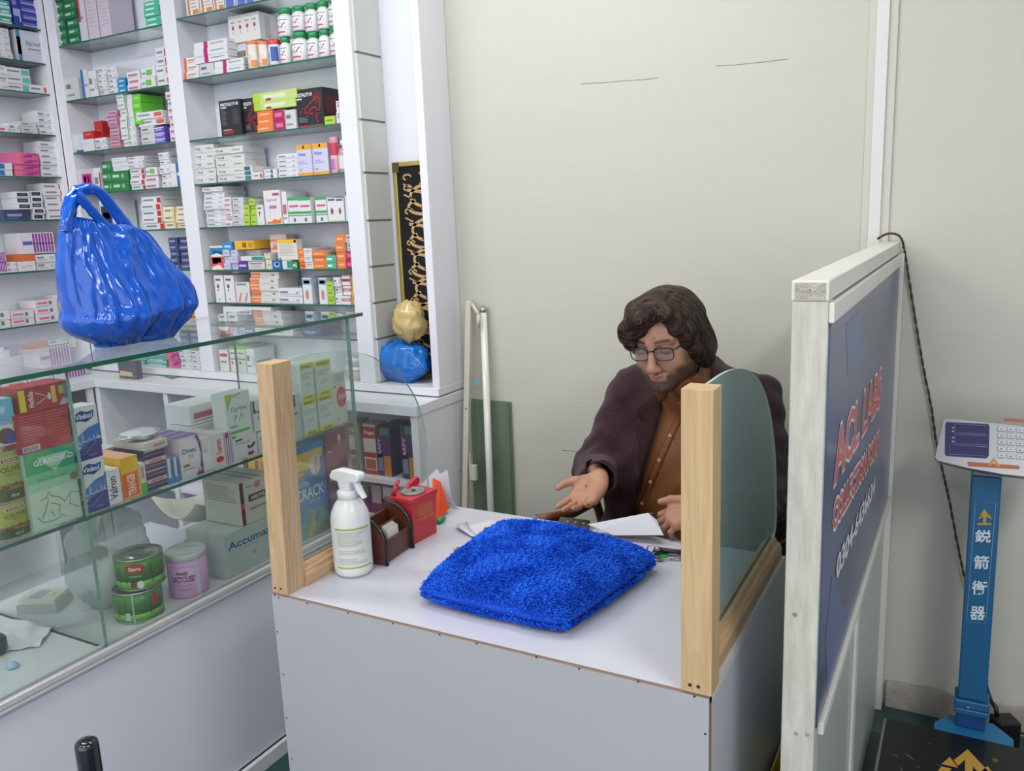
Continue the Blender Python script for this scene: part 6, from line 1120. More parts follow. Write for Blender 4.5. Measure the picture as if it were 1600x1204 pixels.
def surface_nets(fn, lo, hi, h):
    lo = np.array(lo, np.float32); n = np.ceil((np.array(hi)-lo)/h).astype(int)+1; B = 8
    n = ((n+B-1)//B)*B+1
    D = np.full(n, 1.0, np.float32); nb = (n-1)//B
    I = np.stack(np.meshgrid(*[np.arange(k) for k in nb], indexing='ij'), -1).reshape(-1, 3)
    cen = lo+(I*B+B/2)*h; dc = fn(cen.astype(np.float32)); act = I[np.abs(dc) < B*h*0.87*1.5+.012]; ins = I[dc <= -(B*h*0.87*1.5+.012)]
    for i in ins: D[i[0]*B:i[0]*B+B+1, i[1]*B:i[1]*B+B+1, i[2]*B:i[2]*B+B+1] = -1
    o = np.stack(np.meshgrid(*[np.arange(B+1)]*3, indexing='ij'), -1).reshape(-1, 3)
    for s in range(0, len(act), 400):
        A = act[s:s+400]; idx = (A[:, None, :]*B+o[None]).reshape(-1, 3); v = fn((lo+idx*h).astype(np.float32)); D[idx[:, 0], idx[:, 1], idx[:, 2]] = v
    C = D < 0; cnt = np.zeros(np.array(D.shape)-1, np.int8)
    for dx in (0, 1):
        for dy in (0, 1):
            for dz in (0, 1): cnt += C[dx:D.shape[0]-1+dx, dy:D.shape[1]-1+dy, dz:D.shape[2]-1+dz]
    cells = np.argwhere((cnt > 0) & (cnt < 8)); ids = np.full(cnt.shape, -1, np.int32); ids[tuple(cells.T)] = np.arange(len(cells))
    acc = np.zeros((len(cells), 3)); num = np.zeros(len(cells))
    cor = [np.array(c) for c in ((0, 0, 0), (1, 0, 0), (0, 1, 0), (1, 1, 0), (0, 0, 1), (1, 0, 1), (0, 1, 1), (1, 1, 1))]
    for a in range(8):
        for b in range(a+1, 8):
            if np.abs(cor[a]-cor[b]).sum() != 1: continue
            da = D[tuple((cells+cor[a]).T)]; db = D[tuple((cells+cor[b]).T)]; m = (da < 0) != (db < 0); t = da[m]/(da[m]-db[m])
            acc[m] += cor[a]+t[:, None]*(cor[b]-cor[a]); num[m] += 1
    V = lo+(cells+acc/num[:, None])*h; F = []
    for ax in range(3):
        u, v = [(1, 2), (2, 0), (0, 1)][ax]; sl = [slice(None)]*3; sl2 = [slice(None)]*3; sl[ax] = slice(0, -1); sl2[ax] = slice(1, None)
        A = C[tuple(sl)]; Bc = C[tuple(sl2)]; E = np.argwhere(A != Bc); E = E[(E[:, u] > 0) & (E[:, v] > 0) & (E[:, u] < C.shape[u]-1) & (E[:, v] < C.shape[v]-1)]
        flip = A[tuple(E.T)]; eu = np.zeros(3, int); eu[u] = 1; ev = np.zeros(3, int); ev[v] = 1
        q = np.stack([ids[tuple((E-eu-ev).T)], ids[tuple((E-ev).T)], ids[tuple(E.T)], ids[tuple((E-eu).T)]], -1); q[~flip] = q[~flip][:, ::-1]; F.append(q)
    F = np.concatenate(F); F = F[(F >= 0).all(1)]; return V, F
def sdf_obj(name, fn, lo, hi, h, mt, parent=None, color=None, smooth=0, world=None):
    V, F = surface_nets(fn, lo, hi, h); me = bpy.data.meshes.new(name)
    if world is not None: V = V@np.array(world.to_3x3()).T+np.array(world.translation)
    me.vertices.add(len(V)); me.vertices.foreach_set('co', V.astype(np.float32).ravel()); me.loops.add(len(F)*4); me.polygons.add(len(F))
    me.loops.foreach_set('vertex_index', F.astype(np.int32).ravel()); me.polygons.foreach_set('loop_start', np.arange(0, len(F)*4, 4, dtype=np.int32)); me.polygons.foreach_set('use_smooth', np.ones(len(F), bool)); me.update(calc_edges=True); me.validate()
    me.materials.append(mt)
    if color is not None:
        at = me.color_attributes.new('Col', 'FLOAT_COLOR', 'POINT'); c = color(V); at.data.foreach_set('color', np.concatenate([c, np.ones((len(c), 1))], 1).astype(np.float32).ravel())
    o = bpy.data.objects.new(name, me); S.collection.objects.link(o)
    if parent: o.parent = parent; o.location = -parent.location
    if smooth: md = o.modifiers.new('smooth', 'SMOOTH'); md.factor = .5; md.iterations = smooth
    return o
# ------------------------------------------------------------------ the man behind the desk
HS = .96
Hc = np.array([-0.655, 1.965, 1.203])
Fv = nrm3([-0.07, -math.cos(math.radians(17)), -math.sin(math.radians(17))]); Uv = nrm3(np.array([-0.07, 0, 1])-Fv*np.dot([-0.07, 0, 1], Fv)); Rv = np.cross(Fv, Uv)
HL = np.stack([Rv, Fv, Uv], 1)          # local (right in the picture, forward, up) -> world
def to_head(P): return ((P-Hc.astype(np.float32))@HL.astype(np.float32))/HS
HM = Matrix(((Rv[0]*HS, Fv[0]*HS, Uv[0]*HS, Hc[0]), (Rv[1]*HS, Fv[1]*HS, Uv[1]*HS, Hc[1]), (Rv[2]*HS, Fv[2]*HS, Uv[2]*HS, Hc[2]), (0, 0, 0, 1)))
def f_head(Q):
    d = f_ell(Q, (0, -.012, .03), (.075, .095, .083)); d = sm_min(d, f_ell(Q, (0, .03, -.035), (.060, .060, .083)), .03)
    d = sm_min(d, f_ell(Q, (0, .042, -.088), (.050, .043, .032)), .028)
    for s in (-1, 1):
        d = sm_min(d, f_ell(Q, (s*.038, .058, -.040), (.026, .022, .030)), .022); d = sm_min(d, f_ell(Q, (s*.055, .008, -.060), (.016, .036, .034)), .03)
        d = sm_min(d, f_cap(Q, (s*.012, .087, .019), (s*.045, .072, .020), .010), .014)
        d = sm_max(d, -f_ell(Q, (s*.031, .106, -.001), (.021, .020, .014)), .012); d = sm_min(d, f_ell(Q, (s*.031, .0765, -.003), (.0145, .0135, .0125)), .004)
        d = sm_min(d, f_ell(Q, (s*.077, -.006, -.014), (.007, .018, .030)), .006)
        d = sm_min(d, f_ell(Q, (s*.0125, .103, -.0475), (.0078, .0105, .0075)), .006)
    d = sm_min(d, f_cap(Q, (0, .086, .008), (0, .112, -.036), .0085, .0105), .012); d = sm_min(d, f_ell(Q, (0, .1125, -.0425), (.0120, .0118, .0105)), .010)
    for s in (-1, 1): d = sm_max(d, -f_ell(Q, (s*.0065, .113, -.0545), (.0035, .006, .004)), .003)
    d = sm_min(d, f_cap(Q, (-.022, .084, -.0722), (0, .0960, -.0695), .0036, .0046), .006); d = sm_min(d, f_cap(Q, (.022, .084, -.0722), (0, .0960, -.0695), .0036, .0046), .006)
    d = sm_min(d, f_cap(Q, (-.014, .0865, -.0795), (.014, .0865, -.0795), .0058), .007); d = sm_max(d, -f_cap(Q, (-.021, .094, -.0752), (.021, .094, -.0752), .0014), .003)
    d = sm_min(d, f_ell(Q, (0, .078, -.106), (.026, .018, .017)), .018); return d
def hand(W, D, N, S, curl, thumb, spread=.09, scale=1.0, thumb_pts=None):
    """W wrist, D towards the fingers, N out of the palm, S towards the thumb"""
    W = np.array(W); D = nrm3(D); N = nrm3(np.array(N)-D*np.dot(N, D)); S_ = np.cross(D, N); S_ = S_ if np.dot(S_, S) > 0 else -S_
    prims = []; ko = []
    for i, (u, L, r) in enumerate(((.030, .072, .0085), (.010, .080, .0088), (-.011, .074, .0083), (-.030, .058, .0074))):
        base = W+D*(.092-.006*abs(u)/.03*(1 if i != 3 else 1.6))*scale+S_*u*scale; ko.append(base); a = spread*(1.5-i); d0 = nrm3(D*math.cos(a)+S_*math.sin(a)); p = base; ang = 0
        segs = [L*.48, L*.30, L*.24]; c = curl[i]
        pr = [(W+D*.02*scale+S_*u*.55*scale, p, .0135, .0118)]
        for j, sg in enumerate(segs):
            ang += c[j]; dd = d0*math.cos(ang)+N*math.sin(ang); q = p+dd*sg*scale; pr.append((p, q, r*(1.06-.08*j)*scale, r*(.98-.1*j)*scale)); p = q
        prims.append(pr)
    tb = W+D*.022*scale+S_*.022*scale; t1 = tb+nrm3(thumb[0])*.042*scale; t2 = t1+nrm3(thumb[1])*.032*scale; t3 = t2+nrm3(thumb[2])*.026*scale
    prims.append([(tb, t1, .0165*scale, .0125*scale), (t1, t2, .0115*scale, .0098*scale), (t2, t3, .0100*scale, .0082*scale)])
    def f(P):
        d = None
        for k, pr in enumerate(prims):
            e = None
            for a, b, ra, rb in pr: c = f_cap(P, a, b, ra, rb); e = c if e is None else sm_min(e, c, .004)
            d = e if d is None else sm_min(d, e, .0045 if k < 4 else .010)
        pal = f_ell(P, W+D*.052*scale-N*.001, (.056*scale, .040*scale, .0150*scale), np.stack([D, S_, N], 1)); d = sm_min(d, pal, .012)
        d = sm_min(d, f_ell(P, W+D*.045*scale+S_*.022*scale+N*.008, (.030, .017, .012), np.stack([D, S_, N], 1)), .012)
        d = sm_min(d, f_ell(P, W+D*.040*scale-S_*.024*scale+N*.006, (.034, .014, .010), np.stack([D, S_, N], 1)), .012)
        for a_, b_ in ((( .030, .035, .014), (.060, -.002, .014)), ((.078, .030, .014), (.060, -.034, .012)), ((.062, .028, .0145), (.035, -.030, .013))):
            A_ = W+D*a_[0]+S_*a_[1]+N*a_[2]; B_ = W+D*b_[0]+S_*b_[1]+N*b_[2]; d = sm_max(d, -f_cap(P, A_, B_, .0013), .003)
        return d
    return f, prims
WR = np.array([-.798, 1.868, .848]); WL_ = np.array([-.500, 1.812, .818])
hR, pR = hand(WR, (-.14, -.88, -.36), (.10, -.48, .87), (-1, 0, 0), [(.10, .15, .1), (.15, .2, .15), (.22, .3, .2), (.32, .35, .25)], [(-.50, -.78, .22), (-.62, -.75, -.10), (-.40, -.90, -.25)], .06, .92)
hL_, pL = hand(WL_, (-.90, -.40, -.10), (-.1, .35, -.92), (-.3, .6, .8), [(.55, .85, .4), (.65, .9, .5), (.75, .95, .5), (.85, .95, .5)], [(-.75, -.25, .45), (-.95, -.20, -.05), (-.93, -.25, -.28)], .05, .95)
ELR = (-.900, 2.075, .800); ELL = (-.425, 2.085, .775); SHR = (-.804, 2.135, 1.014); SHL = (-.474, 2.150, 1.008)
def f_body(P):
    d = f_head(to_head(P))*HS; nk = Hc+HL@np.array([0, -.018, -.06])
    d = sm_min(d, f_cap(P, nk, (-.640, 2.112, 1.02), .054, .056), .018); d = sm_min(d, f_cap(P, (-.640, 2.13, 1.00), (-.640, 2.16, .80), .055, .08), .04)
    d = sm_min(d, f_cap(P, (-.640, 2.15, .80), (-.640, 2.18, .62), .085, .09), .05)
    for sh, el, wr in ((SHR, ELR, WR), (SHL, ELL, WL_)): d = sm_min(d, f_cap(P, (-.640, 2.12, .98), sh, .06, .046), .03); d = sm_min(d, f_cap(P, sh, el, .044, .038), .02); d = sm_min(d, f_cap(P, el, wr, .037, .0245), .02)
    # the hands are fine work: only where near
    for hf, W_ in ((hR, WR), (hL_, WL_)):
        near = np.linalg.norm(P-W_.astype(np.float32), axis=-1); m = near < .26
        if m.any(): e = np.full(near.shape, 1.0, np.float32); e[m] = hf(P[m]); dd = sm_min(d, e, .012); d = np.where(m, dd, d)
    return d
def sstep(x, a, b): t = np.clip((x-a)/(b-a), 0, 1); return t*t*(3-2*t)
def body_col(V):
    Q = to_head(V.astype(np.float32)); x, y, z = Q[:, 0], Q[:, 1], Q[:, 2]; sk = np.array(rgb('#a87c66')[:3]); C = np.tile(sk, (len(V), 1))
    inh = (np.linalg.norm(Q, axis=1) < .17)
    rr = np.array([math.sin(a*12.9898)*43758.5453 % 1 for a in (V[:, 0]*977+V[:, 2]*1399+V[:, 1]*577)])
    def mix(mask, col, amt): a = (mask*amt)[:, None]; C[:] = C*(1-a)+np.array(rgb(col)[:3])*a
    # beard: jaw, chin, moustache; clear around the mouth corners of the lower lip
    jaw = sstep(-z, .052, .082)*sstep(y, -.035, -.01); side = sstep(np.abs(x), .052, .064)*sstep(-z, .01, .04)*sstep(y, -.03, -.005)*sstep(-y, -.075, -.05)
    mous = np.exp(-((z+.0605)/.0055)**2)*sstep(y, .082, .09)*(1-sstep(np.abs(x), .022, .032)); cheek = sstep(np.abs(x), .030, .055)*sstep(-z, .040, .065)
    lipclear = np.exp(-((z+.075)/.010)**4)*(1-sstep(np.abs(x), .018, .026))*sstep(y, .08, .086)
    b = np.clip(np.maximum.reduce([jaw, side*.8, mous*.8, cheek])-lipclear, 0, 1)*(z > -.125)*inh; neck = sstep(-z, .115, .14)
    mix(b*(1-neck), '#2a1e1a', .80)
    mix(b*(rr > .55)*(1-neck), '#1a1211', .45)
    lips = (np.exp(-((z+.0705)/.0042)**2)+np.exp(-((z+.0800)/.0048)**2))*sstep(y, .084, .09)*(1-sstep(np.abs(x), .016, .022))*inh; mix(np.clip(lips, 0, 1), '#96584c', .65)
    brow = np.exp(-((z-.0205-.003*np.cos((np.abs(x)-.03)*60))/.0042)**4)*sstep(np.abs(x), .009, .014)*(1-sstep(np.abs(x), .046, .054))*sstep(y, .06, .07)*inh; mix(brow, '#241815', .88)
    lash = np.exp(-((z+.0095)/.0016)**2)*(1-sstep(np.abs(np.abs(x)-.031), .012, .015))*sstep(y, .08, .086)*inh; mix(np.clip(lash, 0, 1), '#1c1212', .9)
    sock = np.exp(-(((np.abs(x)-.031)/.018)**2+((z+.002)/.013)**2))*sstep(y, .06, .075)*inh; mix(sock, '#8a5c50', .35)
    mole = np.exp(-(((x+.012)/.0016)**2+((z-.032)/.0016)**2))*(y > .05)*inh; mix(mole, '#3a2420', .9)
    nose = np.exp(-((x/.016)**2+((z+.044)/.014)**2))*(y > .095)*inh; mix(nose, '#bb7468', .3)
    hm = np.minimum(np.linalg.norm(V-(WR+np.array([-.03, -.10, -.03])), axis=1), np.linalg.norm(V-(WL_+np.array([-.09, -.04, -.02])), axis=1)); mix(1-sstep(hm, .05, .09), '#a8735f', .35)
    return C
man = thing('person', (-.64, 2.2, 0), 'bearded person in glasses, maroon blazer and brown shirt seated behind the desk, holding paper', 'person')
SKIN = vcol_mat('skin', .5, bump=.15, bscale=420, sss=.12, spec=.35)
sdf_obj('body', f_body, (-.98, 1.64, .56), (-.34, 2.30, 1.34), .0026, SKIN, man, body_col, smooth=1)
# ------------------------------------------------------------------ hair
def f_hair(Q):
    Q = Q*np.array([-1, 1, 1], np.float32)
    x, y, z = Q[..., 0], Q[..., 1], Q[..., 2]
    d = f_ell(Q, (0, -.020, .036), (.090, .108, .083)); d = sm_min(d, f_ell(Q, (.012, -.066, -.03), (.082, .052, .090)), .03)
    d = sm_min(d, f_ell(Q, (.071, -.012, .0), (.026, .058, .075)), .025); d = sm_min(d, f_ell(Q, (.084, -.032, -.052), (.027, .046, .052)), .02)
    d = sm_min(d, f_ell(Q, (-.074, .0, .02), (.030, .060, .070)), .025)
    # swept fringe, from the parting across the brow to the temple at the left of the picture
    e = f_cap(Q, (.030, .062, .092), (-.012, .082, .088), .024, .028); e = sm_min(e, f_cap(Q, (-.012, .082, .088), (-.054, .080, .052), .028, .028), .02); e = sm_min(e, f_cap(Q, (-.054, .078, .052), (-.072, .062, .012), .027, .019), .02); d = sm_min(d, e, .018)
    d = sm_min(d, f_cap(Q, (-.062, .084, .045), (-.046, .092, .018), .020, .010), .012)
    d = sm_min(d, f_cap(Q, (.042, .060, .085), (.072, .040, .030), .022, .018), .02); d = sm_min(d, f_cap(Q, (.072, .040, .030), (.082, .022, -.030), .017, .012), .018)
    # face opening
    cut = f_ell(Q, (.022, .112, .026), (.031, .062, .050)); cut = sm_min(cut, f_ell(Q, (.034, .10, .004), (.032, .06, .034)), .01); cut = sm_min(cut, f_ell(Q, (0, .085, -.06), (.078, .075, .060)), .012); d = sm_max(d, -cut, .012)
    cut2 = f_ell(Q, (.012, .13, .075), (.03, .042, .022)); 
    d = np.maximum(d, -(z+.104))
    part = np.exp(-((x-.034-.1*(z-.1))/.006)**2)*(z > .06)*(y > -.02); d = d+.004*part
    ph = y*150+np.sin(x*35+z*28)*1.9+np.sin(z*60+x*12)*.8; left = (x < .03)
    ph2 = (y*.8+z*.55-x*.30)*170+np.sin(x*26)*1.4; s = np.where(y > .03, np.sin(ph2), np.sin(ph))
    return d+.0022*s+.0009*np.sin(ph*2.3+x*40)+.0012*np.sin(x*45+z*30+y*20)
HAIR = bpy.data.materials.new('dark_brown_hair'); HAIR.use_nodes = True; nt = HAIR.node_tree; b_ = nt.nodes['Principled BSDF']; b_.inputs['Roughness'].default_value = .38; b_.inputs['Specular IOR Level'].default_value = .28; b_.inputs['Base Color'].default_value = rgb('#2e211c')
tc = nt.nodes.new('ShaderNodeTexCoord'); mp = nt.nodes.new('ShaderNodeMapping'); mp.inputs['Scale'].default_value = (2.5, 26, 5); nn = nt.nodes.new('ShaderNodeTexNoise'); nn.inputs['Scale'].default_value = 14; nn.inputs['Detail'].default_value = 6; nn.inputs['Distortion'].default_value = .6
cr = nt.nodes.new('ShaderNodeValToRGB'); cr.color_ramp.elements[0].color = rgb('#0a0605'); cr.color_ramp.elements[1].color = rgb('#4c3224'); cr.color_ramp.elements[0].position = .42; cr.color_ramp.elements[1].position = .66
nt.links.new(tc.outputs['Object'], mp.inputs[0]); nt.links.new(mp.outputs[0], nn.inputs['Vector']); nt.links.new(nn.outputs[0], cr.inputs[0]); nt.links.new(cr.outputs[0], b_.inputs[0])
bp = nt.nodes.new('ShaderNodeBump'); bp.inputs['Strength'].default_value = .7; bp.inputs['Distance'].default_value = .006; nt.links.new(nn.outputs[0], bp.inputs['Height']); nt.links.new(bp.outputs[0], b_.inputs['Normal'])
sdf_obj('hair', f_hair, (-.125, -.15, -.11), (.125, .145, .155), .0022, HAIR, man, world=HM)
# ------------------------------------------------------------------ glasses
def glasses():
    FR = mat('#1c1a20', .3, name='dark_spectacle_frame'); m = MB(); T = lambda x, y, z: HM@Vector((x, y, z))
    def rim(s): return [T(s*.0330+.0245*math.copysign(abs(math.cos(a))**.55, math.cos(a)), .1010-.0045*abs(math.cos(a))*(1 if math.cos(a)*s > 0 else 0)-.001, -.0065+.0165*math.copysign(abs(math.sin(a))**.6, math.sin(a))) for a in [2*math.pi*k/36 for k in range(36)]]
    for s in (-1, 1): r = rim(s); m.tube(r+[r[0]], .0015, FR, n=6, caps=False); m.tube([r[k] for k in range(2, 17)], .0021, FR, n=6)
    m.tube([T(-.0095, .101, .002), T(0, .106, .005), T(.0095, .101, .002)], .0018, FR, n=6)
    for s in (-1, 1): m.tube([T(s*.0575, .096, .004), T(s*.066, .088, .005), T(s*.078, .03, .004), T(s*.081, -.02, -.002)], .0019, FR, n=6)
    o = m.build('eyeglasses', man); LG = glass_mat('spectacle_lens', (.93, .95, .95, 1), '#b8c0c0', .06)
    for s in (-1, 1): m = MB(); r = rim(s); m.add(r, [tuple(range(36))], LG); l = m.build('lens', o); l.location = (0, 0, 0)
glasses()
# ------------------------------------------------------------------ clothes
def f_torso(P, off):
    d = f_ell(P, (-.640, 2.150, .86), (.175+off, .110+off, .21+off)); d = sm_min(d, f_ell(P, (-.645, 2.165, .68), (.165+off, .120+off, .18+off)), .06)
    d = sm_min(d, f_cap(P, (-.790, 2.135, 1.018), (-.490, 2.150, 1.010), .052+off, .052+off), .05); d = sm_min(d, f_cap(P, (-.640, 2.145, 1.03), (-.640, 2.125, 1.07), .080+off, .060+off), .06); return d
def folds(P, a): return a*(np.sin(P[..., 2]*38+P[..., 0]*30+np.sin(P[..., 0]*40)*1.3)+.6*np.sin(P[..., 2]*70-P[..., 0]*55+1.3*np.sin(P[..., 1]*50)))
def f_shirt(P):
    d = f_torso(P, .006); nb = np.array([-.640, 2.085, 1.03]); cz = f_cap(P, (-.640, 2.105, 1.02), (-.648, 2.036, 1.092), .072, .066); d = sm_min(d, cz, .015)
    d = sm_max(d, -f_cap(P, (-.650, 2.022, 1.118), (-.654, 1.99, 1.20), .060, .066), .006); 
    d = sm_max(d, -f_ell(P, (-.652, 1.955, 1.085), (.012, .045, .045)), .008)
    lo = sstep(-P[..., 2], -.86, -.76); return d+folds(P, .0022)*(.35+lo)
def f_jacket(P):
    x, y, z = P[..., 0], P[..., 1], P[..., 2]
    d = f_torso(P, .022)
    for sh, el, wr in ((SHR, ELR, WR), (SHL, ELL, WL_)):
        sh, el, wr = map(np.array, (sh, el, wr)); w2 = el+(wr-el)*.97; arm = sm_min(f_cap(P, sh, el, .066, .056), f_cap(P, el, w2, .056, .047), .03)
        ax = nrm3(w2-el); cut = (P-w2.astype(np.float32))@ax.astype(np.float32); arm = np.maximum(arm, cut); hole = f_cap(P, el+(wr-el)*.6, wr+(wr-el)*.35, .039, .039); arm = np.maximum(arm, -hole)
        wr_ = .0030*np.sin(((P-el.astype(np.float32))@ax.astype(np.float32))*150+2*np.sin(P[..., 2]*60))*np.exp(-(((P-el.astype(np.float32))**2).sum(-1))/.012); d = sm_min(d, arm+wr_, .030)
    d = sm_min(d, f_cap(P, (-.790, 2.10, .90), (-.832, 2.04, .60), .048, .045), .04)
    d = d+folds(P, .0026)+.0022*np.sin(P[..., 2]*95+np.sin(P[..., 0]*60)*1.7+P[..., 1]*40)*sstep(np.abs(P[..., 0]+.64), .13, .19)
    # open front: the left picture lapel runs from the neck to the waist, the right one swings out
    xl = np.interp(z, [.56, .70, .85, .95, 1.03, 1.1], [-.800, -.785, -.735, -.703, -.690, -.688]); xr = np.interp(z, [.56, .70, .85, .95, 1.03, 1.1], [-.520, -.540, -.565, -.585, -.592, -.595])
    op = np.maximum(np.maximum(xl-x, x-xr), y-2.16); d = sm_max(d, -op, .006)
    d = np.maximum(d, -f_cap(P, (-.641, 2.09, 1.04), (-.641, 2.0, 1.18), .066, .085)); return d
SHIRT = mat('#7a481f', .55, bump=.15, bscale=350, sheen=.1, name='rust_brown_cotton'); 
JACK = mat('#3a2328', .9, bump=.5, bscale=260, var=.30, vscale=120, spec=.2, sheen=.15, name='maroon_tweed')
sdf_obj('shirt', f_shirt, (-.86, 1.98, .50), (-.42, 2.30, 1.18), .004, SHIRT, man, smooth=1)
sdf_obj('jacket', f_jacket, (-1.0, 1.80, .50), (-.33, 2.36, 1.16), .004, JACK, man, smooth=2)
def clothes_bits():
    # lapels, shirt collar wings, placket and buttons, laid on the chest surface
    def ysurf(x, z, fn, y0=1.86):
        ys = np.linspace(y0, 2.25, 400, dtype=np.float32); P = np.stack([np.full_like(ys, x), ys, np.full_like(ys, z)], -1); d = fn(P); k = np.argmax(d < 0); return float(ys[k]) if (d < 0).any() else 2.12
    tj = lambda P: f_torso(P, .022)
    def sheet(name, left, right, mt, lift, fn, th=.003, n=14, k=5):
        L = smooth_pts([Vector((a, 0, b)) for a, b in left], n); R_ = smooth_pts([Vector((a, 0, b)) for a, b in right], n); rows = []
        for a, b in zip(L, R_): rows.append([Vector((q.x, ysurf(q.x, q.z, fn)-lift-.002*math.sin(math.pi*j/(k-1)), q.z)) for j in range(k) for q in [a.lerp(b, j/(k-1))]])
        m = MB(); m.grid(rows, mt); o = m.build(name, man); md = o.modifiers.new('t', 'SOLIDIFY'); md.thickness = th; md.offset = 0; return o
    JL = mat('#33201f', .9, bump=.5, bscale=260, var=.25, vscale=120, spec=.2, name='lapel_tweed')
    sheet('lapel', [(-.715, 1.03), (-.765, .985), (-.752, .955), (-.785, .94), (-.770, .86), (-.765, .76)], [(-.688, 1.03), (-.696, .99), (-.703, .955), (-.712, .92), (-.735, .85), (-.766, .75)], JL, .003, tj)
    sheet('lapel', [(-.590, 1.03), (-.588, .99), (-.584, .955), (-.578, .92), (-.565, .85), (-.555, .76)], [(-.562, 1.03), (-.520, .985), (-.535, .955), (-.508, .94), (-.530, .86), (-.553, .75)], JL, .003, tj)
    SC = mat('#70401c', .55, name='rust_brown_collar')
    sheet('shirt_collar', [(-.695, 1.100), (-.712, 1.060), (-.700, 1.020)], [(-.662, 1.078), (-.660, 1.045), (-.695, 1.017)], SC, .004, f_shirt); sheet('shirt_collar', [(-.640, 1.078), (-.636, 1.045), (-.600, 1.017)], [(-.600, 1.100), (-.580, 1.060), (-.592, 1.020)], SC, .004, f_shirt)
    top = (-.645, .985)
    def plx(z): return -.645-(.985-z)*.42
    sheet('placket', [(plx(z)-.011, z) for z in (1.03, .9, .82, .74, .64)], [(plx(z)+.011, z) for z in (1.03, .9, .82, .74, .64)], mat('#75441d', .55, name='placket_cotton'), .001, f_shirt, th=.0015)
    for i, z in enumerate((.93, .862, .795, .728)):
        x = plx(z); y = ysurf(x, z, f_shirt)-.006; m = MB(); m.lathe([(.0052, 0), (.0055, .001), (.0045, .002), (.0035, .0015)], mat('#b98c6a', .3), org=(x, y, z), n=14, M=Mx); m.build('shirt_button', man)
clothes_bits()
# trousers and shoes, seated
def f_leg(P):
    d = None
    for s in (-1, 1):
        a = (-.64+s*.10, 2.20, .50); k = (-.64+s*.15, 1.80 if s > 0 else 1.83, .50); f = (-.64+s*.16, 1.86, .10); e = sm_min(f_cap(P, a, k, .088, .068), f_cap(P, k, f, .066, .052), .03); d = e if d is None else sm_min(d, e, .03)
    return sm_min(d, f_ell(P, (-.64, 2.22, .53), (.18, .13, .12)), .04)
sdf_obj('trousers', f_leg, (-.95, 1.68, .02), (-.35, 2.42, .70), .010, mat('#6e4424', .8, name='brown_trousers'), man)
for s in (-1, 1):
    m = MB(); x = -.64+s*.16; m.grid([[Vector((x+.042*math.cos(a)*w, 1.83-.085*u, .002+.07*h_*max(0, math.sin(a)) if math.sin(a) > 0 else .002)) for a in [2*math.pi*k/16 for k in range(16)]] for u, w, h_ in ((-.9, .3, .5), (-.8, .85, 1.0), (-.2, .95, 1.1), (.5, 1.0, .75), (1.1, .95, .55), (1.5, .5, .4), (1.6, .1, .2))], mat('#1d1714', .4), closev=True); m.build('shoe', man, fix=True)
# chair
def chair():
    t = thing('office_chair', (-.64, 2.2, 0), 'dark chair under the seated person, mostly hidden by the desk', 'chair'); DK = mat('#231d1c', .6, name='dark_chair_fabric'); WD = mat('#6e4024', .4, name='brown_armrest')
    m = MB(); m.box((-.86, 1.96, .36), (-.42, 2.38, .405), DK); m.build('seat', t, bevel=.015)
    m = MB(); m.box((-.84, 2.44, .45), (-.44, 2.48, .84), DK); m.build('backrest', t, bevel=.015)
    for sx in (-.83, -.45):
        for sy in (1.99, 2.42): m = MB(); m.tube([(sx, sy, 0), (sx, sy, .359)], .014, mat('#2a2a2c', .3, metal=.8), n=10); m.build('leg', t)
    m = MB(); m.tube([(-.83, 2.42, .36), (-.83, 2.47, .46)], .012, DK, n=8); m.build('back_bracket', t); m = MB(); m.tube([(-.45, 2.42, .36), (-.45, 2.47, .46)], .012, DK, n=8); m.build('back_bracket', t)
    a = onY(838, 812, 1.86); b = onY(905, 803, 2.05)
    m = MB(); m.tube([a, onY(870, 806, 1.93), onY(893, 802, 2.02), (b.x, b.y+.12, b.z-.0), (b.x, b.y+.16, .6), (b.x+.01, 2.2, .38)], .014, WD, n=10); m.build('armrest', t)
chair()
